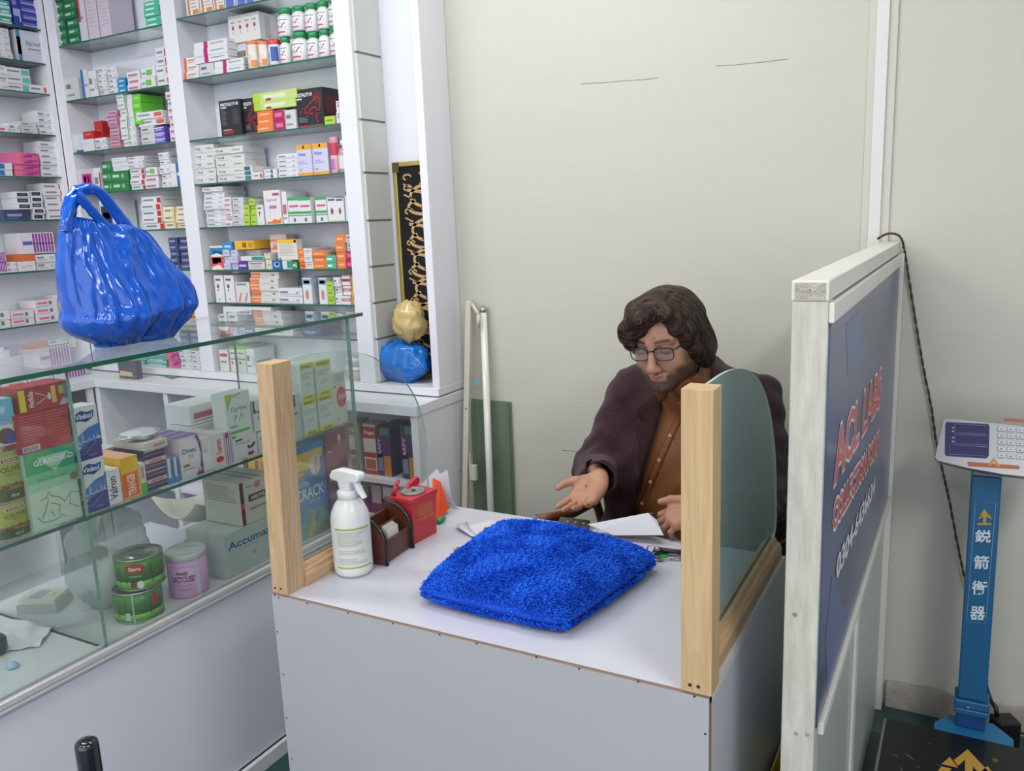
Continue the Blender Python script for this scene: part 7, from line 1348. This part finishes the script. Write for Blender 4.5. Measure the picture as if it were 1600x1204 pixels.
# ================================================================== things on the desk
DZt = DZ+.0006
def P_(x, y, z=DZt): return onZ(x, y, z)
def spray():
    b0 = P_(553, 893); zt = onY(548, 735, b0.y).z; r = (onY(579, 830, b0.y).x-onY(520, 830, b0.y).x)/2*.80; c = Vector((b0.x-.002, b0.y+.004, DZt)); Hh = zt-DZt
    t = thing('spray_bottle', c, 'white trigger spray bottle with green-edged label at front left of desk', 'spray bottle')
    zb = onY(548, 775, b0.y).z-DZt; WP = mat('#d3d6d4', .3, name='milky_plastic'); m = MB()
    hb = (onY(548, 775, b0.y).z-DZt)
    m.lathe([(r*.86, 0), (r*.97, .006), (r, .016), (r, hb*.72), (r*.93, hb*.80), (r*.74, hb*.90), (r*.52, hb*.965), (r*.45, hb)], WP, n=36)
    def lab(a0, a1, z0, z1, col, dr=.0006): m.grid([[Vector(((r+dr)*math.cos(a), (r+dr)*math.sin(a), z0)), Vector(((r+dr)*math.cos(a), (r+dr)*math.sin(a), z1))] for a in [math.radians(a0+(a1-a0)*k/14) for k in range(15)]], mat(col, .4))
    lab(-100, 10, hb*.14, hb*.64, '#c9cbc6'); lab(-100, 10, hb*.625, hb*.645, '#8fa83c', .0009); lab(-100, 10, hb*.13, hb*.15, '#8fa83c', .0009)
    rr = random.Random(2)
    for k in range(20):
        if k in (4, 5, 9, 10): continue
        lab(-92, -92+rr.uniform(50, 88), hb*(.19+k*.021), hb*(.1955+k*.021), '#8b8e88', .0009)
    m.build('bottle_body', t, rel=True)
    m = MB(); m.lathe([(r*.5, hb*.97), (r*.55, hb*.975), (r*.55, hb*1.06), (r*.42, hb*1.08)], WP, n=24); m.build('collar', t, rel=True)
    hd = Hh-hb; a = Matrix.Rotation(math.radians(-8), 3, 'Z'); TR = mat('#d9dbdb', .35, name='white_trigger_plastic')
    # head profile in (x along the nozzle axis, z)
    prof = [(-.016, hb*1.07), (.014, hb*1.07), (.016, hb+hd*.55), (.040, hb+hd*.62), (.047, hb+hd*.78), (.046, hb+hd*.96), (.038, Hh), (-.018, Hh), (-.036, hb+hd*.90), (-.046, hb+hd*.66), (-.040, hb+hd*.55), (-.020, hb+hd*.50)]
    prof = [(-x*1.0, z) for x, z in prof] if False else prof
    m = MB(); m.prism(prof, -.011, .011, TR, M=a); m.build('spray_head', t, rel=True, bevel=.004, fix=True)
    m = MB(); m.prism([(.020, hb+hd*.6), (.034, hb+hd*.6), (.044, hb+hd*.30), (.054, hb+hd*.05), (.048, hb+hd*.01), (.036, hb+hd*.22)], -.006, .006, TR, M=a); m.build('trigger', t, rel=True, bevel=.002, fix=True)
spray()
def holder():
    # wooden visiting-card holder, two rounded cheeks and cross boards
    A = P_(605, 883); B = P_(645, 855); dirv = (B-A); dirv.z = 0; wv = dirv.normalized(); Wd = dirv.length; back = Vector((-wv.y, wv.x, 0))
    t = thing('card_holder', A, 'dark brown wooden card holder with black-edged round cheeks', 'card holder'); BW = wood_mat('mahogany', '#5f3226', '#4a261e', 1.0, (1, 1, .3), .35); BE = mat('#17161a', .3)
    ax, ay = wv, back
    Mx_ = Matrix(((ay.x, ax.x, 0), (ay.y, ax.y, 0), (0, 0, 1)))
    dep = .062
    def cheek(off, d0, h):
        pr = [(d0, 0), (d0+dep, 0), (d0+dep, h*.62)]+[(d0+dep-(dep)*(1-math.cos(a)), h*.62+h*.38*math.sin(a)) for a in [math.pi/2*k/8 for k in range(1, 9)]]+[(d0, h)]
        return pr
    hL = onZ(583, 775, DZt); h = .092
    for k, o_ in enumerate((0, Wd)):
        pts = [(0, 0), (.004+dep*1.15, 0), (.004+dep*1.15, .105)]+[(.004+dep*1.15*(1-math.sin(a)*.0)-dep*1.15*(1-math.cos(a)), .105-.055*(math.sin(a))*0) for a in [0]]
        prof = [(0, 0), (0, .045)]+[(dep*1.2*(1-math.cos(a)), .045+.062*math.sin(a)) for a in [math.pi/2*q/10 for q in range(1, 11)]]+[(dep*1.2, 0)]
        m = MB(); m.prism(prof, o_-.004, o_+.004, BW, M=Mx_); edge = [Mx_@Vector((x, o_, z)) for x, z in prof[:-1]]; m.tube(edge, .0046, BE, n=8); m.build('cheek', t, rel=True, fix=False)
    for k, (d_, h_) in enumerate(((.004, .052), (.032, .075), (.062, .09))):
        m = MB(); m.box((d_, .0045, .004), (d_+.005, Wd-.0045, h_), BW, rot=None); m.v = [tuple(Mx_@Vector(v)) for v in m.v]; m.build('cross_board', t, rel=True, fix=True)
    q = A+ay*.017+ax*(Wd*.45)
    for k in range(4):
        m = MB(); m.box((-.0215, -.0007, 0), (.0215, .0007, .056), mat(('#d6d3c8', '#c9c7c0', '#d2cfc2', '#cbc8c4')[k], .5)); ang = math.atan2(ax.y, ax.x)
        o = m.build('business_card'); o.location = A+ay*(.012+.0042*k)+ax*(Wd*.5)+Vector((0, 0, .012+.0022*k)); o.rotation_euler = (-.08, 0, ang); tag(o, '%s cream business card standing in the brown holder' % ('front', 'second', 'third', 'rear')[k], 'card', 'cards in the holder')
holder()
def redbox():
    A = P_(647, 851); B = P_(685, 831); C_ = P_(612, 838) ; wv = (B-A); wv.z = 0; Wd = wv.length; ax = wv.normalized(); ay = Vector((-ax.y, ax.x, 0)); dep = .066; H_ = onY(655, 790, A.y).z-DZt
    t = thing('sharps_box', A, 'red plastic sharps container with grey round lid and raised handle', 'container'); RD = mat('#b8343c', .35, name='red_plastic')
    Mb = Matrix(((ax.x, ay.x, 0), (ax.y, ay.y, 0), (0, 0, 1)))
    def bx(m, a, b, mt, tp=0):
        o = len(m.v); m.box(a, b, mt)
        for i in range(o, len(m.v)):
            x, y, z = m.v[i]; f = tp*(1-(z-a[2])/(b[2]-a[2])); cx, cy = (a[0]+b[0])/2, (a[1]+b[1])/2; x = cx+(x-cx)*(1-f); y = cy+(y-cy)*(1-f); m.v[i] = tuple(Mb@Vector((x, y, z)))
    m = MB(); bx(m, (0, 0, 0), (Wd, dep, H_), RD, .08)
    GD = mat('#c08a3c', .4)
    for i, (u0, u1, v) in enumerate(((.25, .8, .78), (.22, .85, .70), (.25, .8, .62), (.2, .86, .52))):
        put_text(m, ('SAFETY BOX', 'SHARPS DISPOSAL', 'DANGER DO NOT', 'INCINERATOR')[i], Mb@Vector((Wd*u0, -.0012+.0016*v, H_*v)), Mb@Vector((Wd*(u1-u0), 0, 0)), Vector((0, 0, H_*.055)), GD, True)
    m.build('container_body', t, rel=True, bevel=.003, fix=False)
    m = MB(); bx(m, (-.003, -.003, H_+.0005), (Wd+.003, dep+.003, H_+.012), RD); m.build('lid_rim', t, rel=True, bevel=.002)
    GR = mat('#8e908c', .4, metal=.3); c = Mb@Vector((Wd/2, dep/2, H_+.0126)); m = MB(); m.lathe([(.029, 0), (.029, .004), (.024, .005), (.022, .003), (.008, .003)], GR, org=c, n=28); m.lathe([(.005, 0), (.005, .0006)], mat('#141414'), org=c+Vector((.002, 0, .0045)), n=14); m.build('disposal_lid', t, rel=True)
    def leg(p, q, w): m = MB(); m.tube([Mb@Vector(p), Mb@Vector(q)], w, RD, n=6); return m
    m = leg((.004, dep*.9, H_+.01), (.004, dep*.7, H_+.038), .0055); m.tube([Mb@Vector((.004, dep*.7, H_+.038)), Mb@Vector((.016, dep*.75, H_+.046))], .005, RD, n=6); m.build('latch', t, rel=True)
    m = MB(); m.prism([(0, 0), (.038, .004), (.040, .016), (.030, .024), (.0, .014), (-.008, .004)], -.005, .005, RD, M=Mb); o = m.build('hinged_flap', t, rel=True, fix=True, bevel=.002); o.location = Mb@Vector((Wd*.62, dep*.85, H_+.012))
redbox()
def folders():
    z0 = DZt
    a = P_(690, 800); # orange card leaning behind the red box, white sheets behind
    def card(pts, mt, name, label, cat, th=.0012):
        m = MB(); m.add([Vector(p) for p in pts], [tuple(range(len(pts)))], mt); o = m.build(name); md = o.modifiers.new('t', 'SOLIDIFY'); md.thickness = th; return tag(o, label, cat)
    b1 = P_(686, 814); b2 = P_(701, 800); Y = b1.y+.004
    card([(b1.x-.03, b1.y+.012, z0), (b1.x+.0, b1.y, z0), (b2.x+.002, b2.y-.0, z0+.012), onY(688, 752, b2.y+.01), onY(676, 746, b2.y+.03)], mat('#dd4f24', .4, name='orange_card'), 'folder', 'orange-red plastic folder leaning behind the red container', 'folder')
    card([(b1.x-.05, b2.y+.035, z0), (b2.x+.012, b2.y+.03, z0), onY(706, 786, b2.y+.03), onY(699, 733, b2.y+.045), onY(652, 762, b2.y+.05)], mat('#c6c6d4', .6), 'paper_sheet', 'front white paper sheet standing behind the orange folder', 'paper', .0004)
    card([(b1.x-.05, b2.y+.042, z0), (b2.x, b2.y+.037, z0), onY(697, 760, b2.y+.045), onY(683, 732, b2.y+.05), onY(650, 764, b2.y+.055)], mat('#d2d2da', .6), 'paper_sheet', 'rear white paper sheet standing behind the orange folder', 'paper', .0004)
    p = P_(692, 808); m = MB(); q = P_(696, 802); m.tube([P_(684, 815, z0+.007), P_(693, 809, z0+.007)], .007, mat('#1f8a54', .4), n=14); tag(m.build('marker_pen'), 'green marker cap sticking out behind the red container', 'pen')
folders()
def flat(pts, mt, name, label, cat, z=DZt, h=.0006, group=None, mid=None):
    P = [P_(x, y, z) for x, y in pts]; n = len(P); vs = P+[p+Vector((0, 0, h)) for p in P]; m = MB(); m.add(vs, [tuple(range(n))[::-1], tuple(range(n, 2*n))]+[(i, (i+1) % n, n+(i+1) % n, n+i) for i in range(n)], mt)
    return tag(m.build(name, fix=True), label, cat, group)
flat([(722, 825), (765, 812), (800, 822), (783, 836), (752, 840)], PAP, 'paper_sheet', 'white paper with curled corner left behind the blue cushion', 'paper')
m = MB(); q = [P_(712, 819, DZt+.010), P_(722, 826), P_(750, 841), P_(738, 833, DZt+.001)]; m.grid([[q[0], P_(730, 815, DZt+.0015)], [P_(716, 823, DZt+.012), P_(735, 826, DZt+.002)], [P_(735, 836, DZt+.006), P_(748, 838, DZt+.002)], [P_(749, 841, DZt+.001), P_(752, 840, DZt+.001)]], PAP); o = m.build('curled_paper'); md = o.modifiers.new('t', 'SOLIDIFY'); md.thickness = .0004; tag(o, 'curled white paper corner lying left of the blue booklet', 'paper')
def booklet():
    t = thing('booklet', P_(780, 832), 'dark blue booklet with white page edge behind the cushion', 'booklet')
    m = MB(); P = [P_(x, y, DZt+.0015) for x, y in ((748, 838), (753, 824), (806, 824), (806, 838))]; m.add([p-Vector((0, 0, .0008)) for p in P]+[p+Vector((0, 0, .006)) for p in P], [(0, 1, 2, 3), (7, 6, 5, 4), (0, 4, 5, 1), (1, 5, 6, 2), (2, 6, 7, 3), (3, 7, 4, 0)], mat('#cfc8b8', .6)); m.build('pages', t, fix=True)
    m = MB(); P = [P_(x, y, DZt+.008) for x, y in ((752, 837.5), (757, 824), (808, 823), (808, 838))]; m.add(P+[p+Vector((0, 0, .001)) for p in P], [(0, 1, 2, 3), (7, 6, 5, 4), (0, 4, 5, 1), (1, 5, 6, 2), (2, 6, 7, 3), (3, 7, 4, 0)], mat('#1d3488', .35)); m.build('cover', t, fix=True)
booklet()
m = MB(); m.tube([P_(836, 809, DZt+.02), P_(841, 826, DZt+.012)], .0042, mat('#2f7fae', .3), n=10); m.tube([P_(836, 809, DZt+.02), P_(835, 807, DZt+.022)], .003, mat('#7fb0c8', .3), n=10); tag(m.build('ballpoint_pen'), 'blue ballpoint pen sticking up behind the cushion', 'pen')
def wallet():
    t = thing('rivet_case', P_(900, 828), 'dark grey flat case with pale rivets lying near the open hand', 'case'); pts = ((876, 812), (922, 818), (917, 838), (866, 832))
    P = [P_(x, y, DZt) for x, y in pts]; m = MB(); m.add(P+[p+Vector((0, 0, .010)) for p in P], [(0, 1, 2, 3), (7, 6, 5, 4), (0, 4, 5, 1), (1, 5, 6, 2), (2, 6, 7, 3), (3, 7, 4, 0)], mat('#474846', .5, bump=.1, name='grey_leatherette')); m.build('case_body', t, fix=True, bevel=.002)
    for x, y in ((887, 814.5), (899.5, 815.5), (912, 817.5), (907, 830)): m = MB(); m.lathe([(.0042, 0), (.0038, .0012), (.0015, .0016)], mat('#c9b8a0', .3, metal=.4), org=P_(x, y, DZt+.0105), n=14); m.build('rivet', t)
wallet()
flat([(921, 829), (935, 825), (985, 838), (970, 856), (900, 845)], PAP, 'paper_sheet', 'white paper lying under the held folded sheet', 'paper')
flat([(958, 838), (1015, 838), (1062, 848), (1075, 866), (1000, 870), (940, 856)], mat('#bcbac8', .6), 'paper_sheet', 'greyish paper lying right, beneath the metal keys', 'paper', z=DZt+.0008)
def held():
    # folded sheet held in the fingers
    q = [onY(918, 819, 1.715), onY(1013, 801, 1.752), onY(1026, 812, 1.748), onY(1037, 836, 1.718), onY(958, 836, 1.700), onY(939, 827, 1.705)]
    m = MB(); m.add(q, [tuple(range(6))], PAP); fold = [q[0], q[1]+Vector((0, .012, -.004)), q[1], q[0]]
    m.add([q[0]+Vector((0, 0, 0)), q[1], q[1]+Vector((.004, .03, -.010)), q[0]+Vector((.02, .02, -.006))], [(0, 1, 2, 3)], PAP)
    o = m.build('folded_paper'); md = o.modifiers.new('t', 'SOLIDIFY'); md.thickness = .0005; tag(o, 'folded white paper held in the fingers of the seated person', 'paper')
held()
def keys():
    t = thing('key_bunch', P_(1030, 868), 'keys on steel rings with green tag and dark leather strap', 'keys'); ST = mat('#a6a6a2', .25, metal=.9, name='bright_steel')
    def ring(c, r, rr, tilt=0): m.tube([c+Vector((r*math.cos(a), r*math.sin(a)*math.cos(tilt), r*math.sin(a)*math.sin(tilt))) for a in [2*math.pi*k/24 for k in range(25)]], rr, ST, n=6, caps=False)
    m = MB(); ring(P_(1018, 858, DZt+.014), .010, .0016, 1.2); m.build('key_ring', t); m = MB(); ring(P_(1015, 866, DZt+.003), .009, .0014, .2); m.build('key_ring', t)
    m = MB(); a = P_(1026, 858, DZt+.012); b = P_(1078, 864, DZt+.010); m.tube([a, b], .006, mat('#2a1e1c', .5, name='dark_leather'), n=8); m.tube([P_(1022, 858, DZt+.012), P_(1032, 859, DZt+.012)], .0075, ST, n=10); m.build('strap', t)
    m = MB(); m.lathe([(.012, 0), (.013, .003), (.010, .005)], mat('#14833c', .35), org=P_(1038, 869, DZt+.0006), n=18); m.build('green_tag', t)
    m = MB(); m.box((-.008, -.006, 0), (.008, .006, .010), mat('#1d1f1f', .4)); o = m.build('black_clip', t, bevel=.002); o.location = P_(1026, 865, DZt+.004)-t.location
    for a, b in (((1030, 873), (1066, 872)), ((1028, 867), (1075, 876))):
        A = P_(*a, DZt+.004); B = P_(*b, DZt+.004); m = MB(); m.tube([A, B], .0016, ST, n=6); m.lathe([(.0075, 0), (.0075, .002)], ST, org=A+Vector((0, 0, -.001)), n=16); m.build('key', t)
keys()
def stapler():
    t = thing('stapler', P_(706, 862), 'small stapler half hidden under the left edge of the cushion', 'stapler')
    m = MB(); A = P_(713, 861, DZt+.008); B = P_(728, 855, DZt+.008); m.tube([A, B], .006, mat('#22262c', .4), n=8); m.build('base', t); m = MB(); m.tube([P_(708, 857, DZt+.018), P_(716, 856, DZt+.018)], .004, mat('#b8a888', .3, metal=.6), n=6); m.build('metal_head', t)
stapler()
# ------------------------------------------------------------------ plush cushion
def cushion():
    # four corners read at desk height
    A = P_(655, 930, DZt+.018); B = P_(882, 984, DZt+.016); C_ = P_(1026, 880, DZt+.016); D_ = P_(790, 822, DZt+.022)
    t = thing('cushion', (A+B+C_+D_)/4-Vector((0, 0, (A+B+C_+D_).z/4-DZt)), 'royal blue plush cushion lying on the white desk top', 'cushion'); c = t.location
    n = 44
    def surf(u, v, up):
        p = A*(1-u)*(1-v)+B*u*(1-v)+C_*u*v+D_*(1-u)*v; ed = min(1, 4.2*min(u, 1-u))**.55*min(1, 4.2*min(v, 1-v))**.55; pinch = .10*(1-ed)
        bul = (math.sin(math.pi*u)*math.sin(math.pi*v))**.42
        # edges bow inwards between the corners
        cc = (A+B+C_+D_)/4; s_ = 1.01-.015*(math.sin(math.pi*u)*(abs(2*v-1)**3)+math.sin(math.pi*v)*(abs(2*u-1)**3))-.045*(abs(2*u-1)*abs(2*v-1))**6; p = cc+(p-cc)*s_
        zz = .026+(.062*bul**.8 if up else -.0255*min(1, bul*1.6)**.5)+.006*NZ.noise(Vector((u*4, v*4, 1)))*ed*(1 if up else 0); return Vector((p.x, p.y, DZt+max(.0005, zz)))
    m = MB(); MB_ = mat('#0f4cc8', .9, name='royal_blue_backing')
    for up in (1, 0): m.grid([[surf(i/(n-1), j/(n-1), up) for j in range(n)] for i in range(n)], MB_)
    m.build('cover', t)
    # plush pile: short bent tufts
    rr = np.random.RandomState(3); N_ = 42000; vs = []; fs = []; sz = 0
    V = []; F = []
    for k in range(N_):
        up = rr.rand() < .9; u, v = rr.rand(), rr.rand(); 
        if rr.rand() < .24: e = rr.randint(4); w = rr.rand(); q0 = .055*rr.rand()**1.5; up = rr.rand() < .35; u, v = ((w, q0), (w, 1-q0), (q0, w), (1-q0, w))[e]
        p = surf(u, v, up); q = surf(min(1, u+.01), v, up); r_ = surf(u, min(1, v+.01), up); nn_ = (q-p).cross(r_-p)
        if nn_.length < 1e-9: continue
        nn_.normalize(); nn_ = nn_ if (nn_.z > 0) == bool(up) else -nn_
        if not up: nn_ = (Vector((p.x-c.x, p.y-c.y, 0)).normalized()+Vector((0, 0, .1))).normalized()
        fl = NZ.noise(Vector((p.x*14, p.y*14, 0)))*4; tl = Vector((math.cos(fl), math.sin(fl), 0))+Vector(rr.normal(0, .45, 3)); out = Vector((p.x-c.x, p.y-c.y, 0))*2.2*(abs(2*u-1)**4+abs(2*v-1)**4)
        L_ = .0090*(.6+.6*rr.rand()); d1 = (nn_+tl*.55+out).normalized(); d2 = (nn_*.35+tl*1.0+out*1.2-Vector((0, 0, .15))).normalized(); side = d1.cross(Vector(rr.normal(0, 1, 3))).normalized()*.0011
        m1 = p+d1*L_*.55; m2 = m1+d2*L_*.55; o = len(V)
        for z_ in (m1, m2): 
            if z_.z < DZt+.0004: z_.z = DZt+.0004
        V += [p-side, p+side, m1+side*.9, m1-side*.9, m2+side*.35, m2-side*.35]; F += [(o, o+1, o+2, o+3), (o+3, o+2, o+4, o+5)]
    me = bpy.data.meshes.new('plush_pile'); me.from_pydata([tuple(x) for x in V], [], F)
    pm = bpy.data.materials.new('royal_blue_plush'); pm.use_nodes = True; b = pm.node_tree.nodes['Principled BSDF']; b.inputs['Roughness'].default_value = .75; b.inputs['Specular IOR Level'].default_value = .25
    nt = pm.node_tree; tc = nt.nodes.new('ShaderNodeNewGeometry'); cr = nt.nodes.new('ShaderNodeValToRGB'); cr.color_ramp.elements[0].color = rgb('#0d48c4'); cr.color_ramp.elements[1].color = rgb('#2678f4'); nt.links.new(tc.outputs['Random Per Island'], cr.inputs[0]); nt.links.new(cr.outputs[0], b.inputs[0])
    me.materials.append(pm); me.polygons.foreach_set('use_smooth', [True]*len(F)); o = bpy.data.objects.new('plush_pile', me); S.collection.objects.link(o); o.parent = t; o.location = -t.location; tag(o, kind='stuff')
    m = MB(); E_ = P_(688, 880, DZt+.02); m.tube([P_(696, 884, DZt+.010), P_(702, 875, DZt+.012), P_(712, 869, DZt+.014)], .005, mat('#1c2f78', .6), n=8); m.build('zip_end', t)
cushion()
# ================================================================== other small things
def post():
    p = onZ(134, 1155, .60); t = thing('stool_backrest_post', (p.x, p.y, 0), 'black glossy round-topped post standing at the bottom left of the aisle', 'post')
    r = .0205; zt = p.z
    m = MB(); m.lathe([(r*1.0, .02), (r, zt-.012), (r*.92, zt-.004), (r*.6, zt), (r*.1, zt+.001)], mat('#14161f', .15, coat=.6, name='black_gloss'), n=28, org=(0, 0, 0)); m.build('post_body', t, rel=True)
    m = MB(); m.lathe([(.10, 0), (.10, .01), (.03, .02), (.018, .03)], mat('#1a1a1c', .4), n=28); m.build('base', t, rel=True)
post()
def bucket():
    p = onY(1224, 1180, 1.45); t = thing('yellow_crate', (-.278, 1.52, 0), 'yellow plastic crate on the floor between desk and partition', 'crate'); YM = mat('#b8a41e', .4, name='yellow_plastic')
    m = MB(); m.box((-.314, 1.30, .0006), (-.244, 1.74, .012), YM); 
    for a, b in (((-.314, 1.30), (-.310, 1.74)), ((-.248, 1.30), (-.244, 1.74)), ((-.309, 1.30), (-.249, 1.304)), ((-.309, 1.736), (-.249, 1.74))): m.box((a[0], a[1], .0125), (b[0], b[1], .34), YM)
    m.build('crate_body', t)
    m = MB(); m.tube([(-.28, 1.33, .34), (-.262, 1.32, .40), (-.252, 1.34, .43)], .006, mat('#141414', .5), n=8); tag(m.build('black_cable'), 'short black cable rising from the yellow crate', 'cable')
bucket()
m = MB(); q = [onY(1212, 852, 1.95), onY(1222, 846, 2.0), onY(1240, 838, 2.05)]; m.tube(q, .003, mat('#5c1820', .4), n=6); tag(m.build('red_wire'), 'dark red wire looping behind the right glass screen', 'wire')
def counter_bits():
    z = CT+.0006
    a = onZ(200, 588, z); t = thing('photo_card_box', (a.x, a.y, z), 'clear box with dark picture card on the rear worktop', 'box')
    y = 2.285; A = onY(187, 590, y); B = onY(209, 590, y); zt = onY(198, 563, y).z; m = MB(); m.box((A.x, y, z), (B.x+.02, y+.03, zt), mat('#5a5c66', .2)); m.add([(A.x+.004, y-.0006, z+.012), (B.x-.004, y-.0006, z+.012), (B.x-.006, y-.0006, z+.03), (A.x+.01, y-.0006, z+.034)], [(0, 1, 2, 3)], mat('#c9b08a')); m.build('card', t)
    q = [onZ(248, 585, z), onZ(262, 578, z+.004), onZ(290, 574, z+.008), onZ(283, 588, z), onZ(268, 591, z+.002)]
    m = MB(); m.add(q, [tuple(range(5))], mat('#4a6a54', .4)); o = m.build('blister_strip'); md = o.modifiers.new('t', 'SOLIDIFY'); md.thickness = .001; tag(o, 'green and silver blister strip lying on the rear worktop', 'blister strip')
    # white film wrap inside the case
    lump('plastic_wrap', (XC-.20, onX(170, 870, XC-.2).y, .70), (.07, .10, .125), glass_mat('frosted_film', (.86, .89, .89, 1), '#c2c8c8', .42, rough=.25), 'crumpled translucent plastic bag standing inside the case', 'bag', 8, amp=.16, floor=zf+.0006)
    lump('tissue_wrap', (XI-.06, onX(222, 684, XI-.05).y, zflat+.012), (.035, .045, .011), plastic('white_tissue', '#d3d3d6', .6, .1, 40), 'crumpled white tissue lying on the flat off-white carton', 'tissue', 3, amp=.4, floor=zflat+.0008)
    # large cream paper dish and cloth roll at the back of the case floor
    a = onZ(330, 800, zf+.07); 
    m = MB(); rows = []
    for i in range(9):
        u = i/8; rows.append([Vector((XCB+.03+.20*v+.0, a.y-.12+.36*u, zf+.012+.10*(2*u-1)**2*.55+.10*(2*v-1)**2*.6+.02)) for v in [j/8 for j in range(9)]])
    m.grid(rows, mat('#cfccc0', .35, name='cream_sheet')); o = m.build('paper_tray'); md = o.modifiers.new('t', 'SOLIDIFY'); md.thickness = .002; tag(o, 'curved cream sheet lying at the back of the case floor', 'tray')
counter_bits()
def under_cabinet():
    # boxes standing in the open bay at the right end of the base cabinet
    global NCART
    STY['syr'] = st('#cdbfb2', ('f', 0, .72, 1, .95, '#b02a2c'), ('f', 0, .34, 1, .44, '#b02a2c'), ('f', .1, .1, .9, .3, '#a85c48'), ('f', 0, 0, 1, .08, '#b02a2c'), ('f', .15, .78, .9, .88, ('#e6dccf', 'Pyregest', 1), .0005))
    STY['pur'] = st('#3c2a4e', ('f', 0, .35, .8, .85, ('poly', '#4e1f5e', [(0, 0), (.6, .1), (1, .8), (.6, 1), (0, 1)])), ('f', .3, .85, .9, 1, '#3a7a4c'), ('f', .45, 0, .95, .42, '#c0762c'), ('f', .05, .1, .4, .5, '#7c7c94'), ('f', .12, .45, .3, .78, ('vtext', '#c8bcd0', 'SAFY'), .0005))
    STY['magl'] = st('#7c2a6c', ('f', .1, .3, .6, .8, '#c9b8cc'), ('f', .6, .5, 1, 1, '#3f8c54'))
    y = 2.30; z1 = .6; zs_ = .45
    zsh = onY(600, 743, y).z
    m = MB(); m.box((-2.279, YC+.012, zsh-.016), (XS-.029, YW-.021, zsh), WHITE); m.build('inner_shelf', base)
    for i, (a, b, yt, sty, lab, n, dy) in enumerate(((548, 562, 658, 'syr', 'white and red syrup carton at left of the open cabinet bay', 1, 0), (570, 589, 663, 'syr', 'white and red syrup carton beside the purple cartons', 1, 0), (590, 612, 668, 'pur', 'dark purple and orange carton beside the syrup carton', 1, 0), (628, 653, 666, 'pur', 'dark purple and orange carton at the right end of the bay', 1, 0), (606, 626, 662, 'pur', 'dark purple carton behind the gap between two others', 1, .09))):
        A = onY(a, 720, y+dy).x; B = onY(b, 720, y+dy).x; zt = onY((a+b)/2, yt, y+dy).z; put_carton(min(B, XS-.03)-A, .07, zt-zsh-.001, sty, (A, y+dy, zsh+.0006), 0, lab, 'cartons in the open cabinet bay'); NCART += 1
    zl = .448
    for i, (a, b, yt, sty, lab) in enumerate(((560, 578, 748, 'magl', 'small magenta carton on the lower shelf of the bay'), (580, 608, 748, 'magl', 'magenta and green carton on the lower shelf of the bay'), (600, 622, 762, 'w', 'white carton on the lower shelf in front of the magenta one'), (624, 652, 745, 'gwt', 'pale green-barred carton at the right of the lower shelf'))):
        dy = (0.03, .03, 0, .02)[i]; A = onY(a, 790, y+dy).x; B = onY(b, 790, y+dy).x; zt = onY((a+b)/2, yt, y+dy).z; put_carton(B-A, .08, zt-.4492, sty, (A, y+dy, .4488), 0, lab, 'cartons in the open cabinet bay'); NCART += 1
    # darker bays at the left, seen through the case
    for i, (x, w, h_, sty, lab) in enumerate(((-2.75, .16, .20, 'redtop', 'dim lilac and red carton inside the middle base bay'), (-2.56, .10, .16, 'yel', 'dim yellow carton inside the middle base bay'), (-2.42, .09, .15, 'blueyel', 'dim light blue carton inside the middle base bay'), (-2.2, .05, .26, 'w2', 'tall white carton inside the bay behind the injection cartons'))):
        put_carton(w, .10, h_, sty, (x, 2.36, .4488), 0, lab, 'cartons in the dark base bays'); NCART += 1
under_cabinet()
# ================================================================== merge the least visible cartons
def thin_out():
    cs = [o for o in S.collection.objects if o.type == 'MESH' and o.name.split('.')[0] == 'medicine_carton' and o.parent is None]
    bpy.context.view_layer.update()
    def px(o):
        d = o.dimensions; c = Vector(o.matrix_world@Vector((d[0]/2, d[1]/2, d[2]/2)))
        v = c-Vector((0, 0, CAM_Z)); z = v.dot(Vector(FW)); x = 800+F_PX*v.dot(Vector(RT))/z; y = 602-F_PX*v.dot(Vector(UP))/z
        if not (-5 < x < 1605 and -5 < y < 1209): return 0
        # hidden rear boxes count for little
        return d[0]*d[2]/(z*z)*(.2 if o.location.y > YF+.05 and o.location.x > -3.4 and o.location.y < YW and o.location.z > .9 else 1)
    cs.sort(key=px, reverse=True); rest = cs[300:]
    if not rest: return
    mb = MB()
    for o in rest:
        me = o.data; mw = o.matrix_world; k0 = len(mb.v); mb.v += [tuple(mw@v.co) for v in me.vertices]
        for p in me.polygons: mb.f.append(tuple(i+k0 for i in p.vertices)); mb.m.append(mb.mi(me.materials[p.material_index])); mb.sm.append(False)
        bpy.data.objects.remove(o)
    o = mb.build('small_medicine_cartons'); tag(o, 'many small medicine cartons filling the gaps along the glass shelves', 'medicine boxes', kind='stuff')
thin_out()
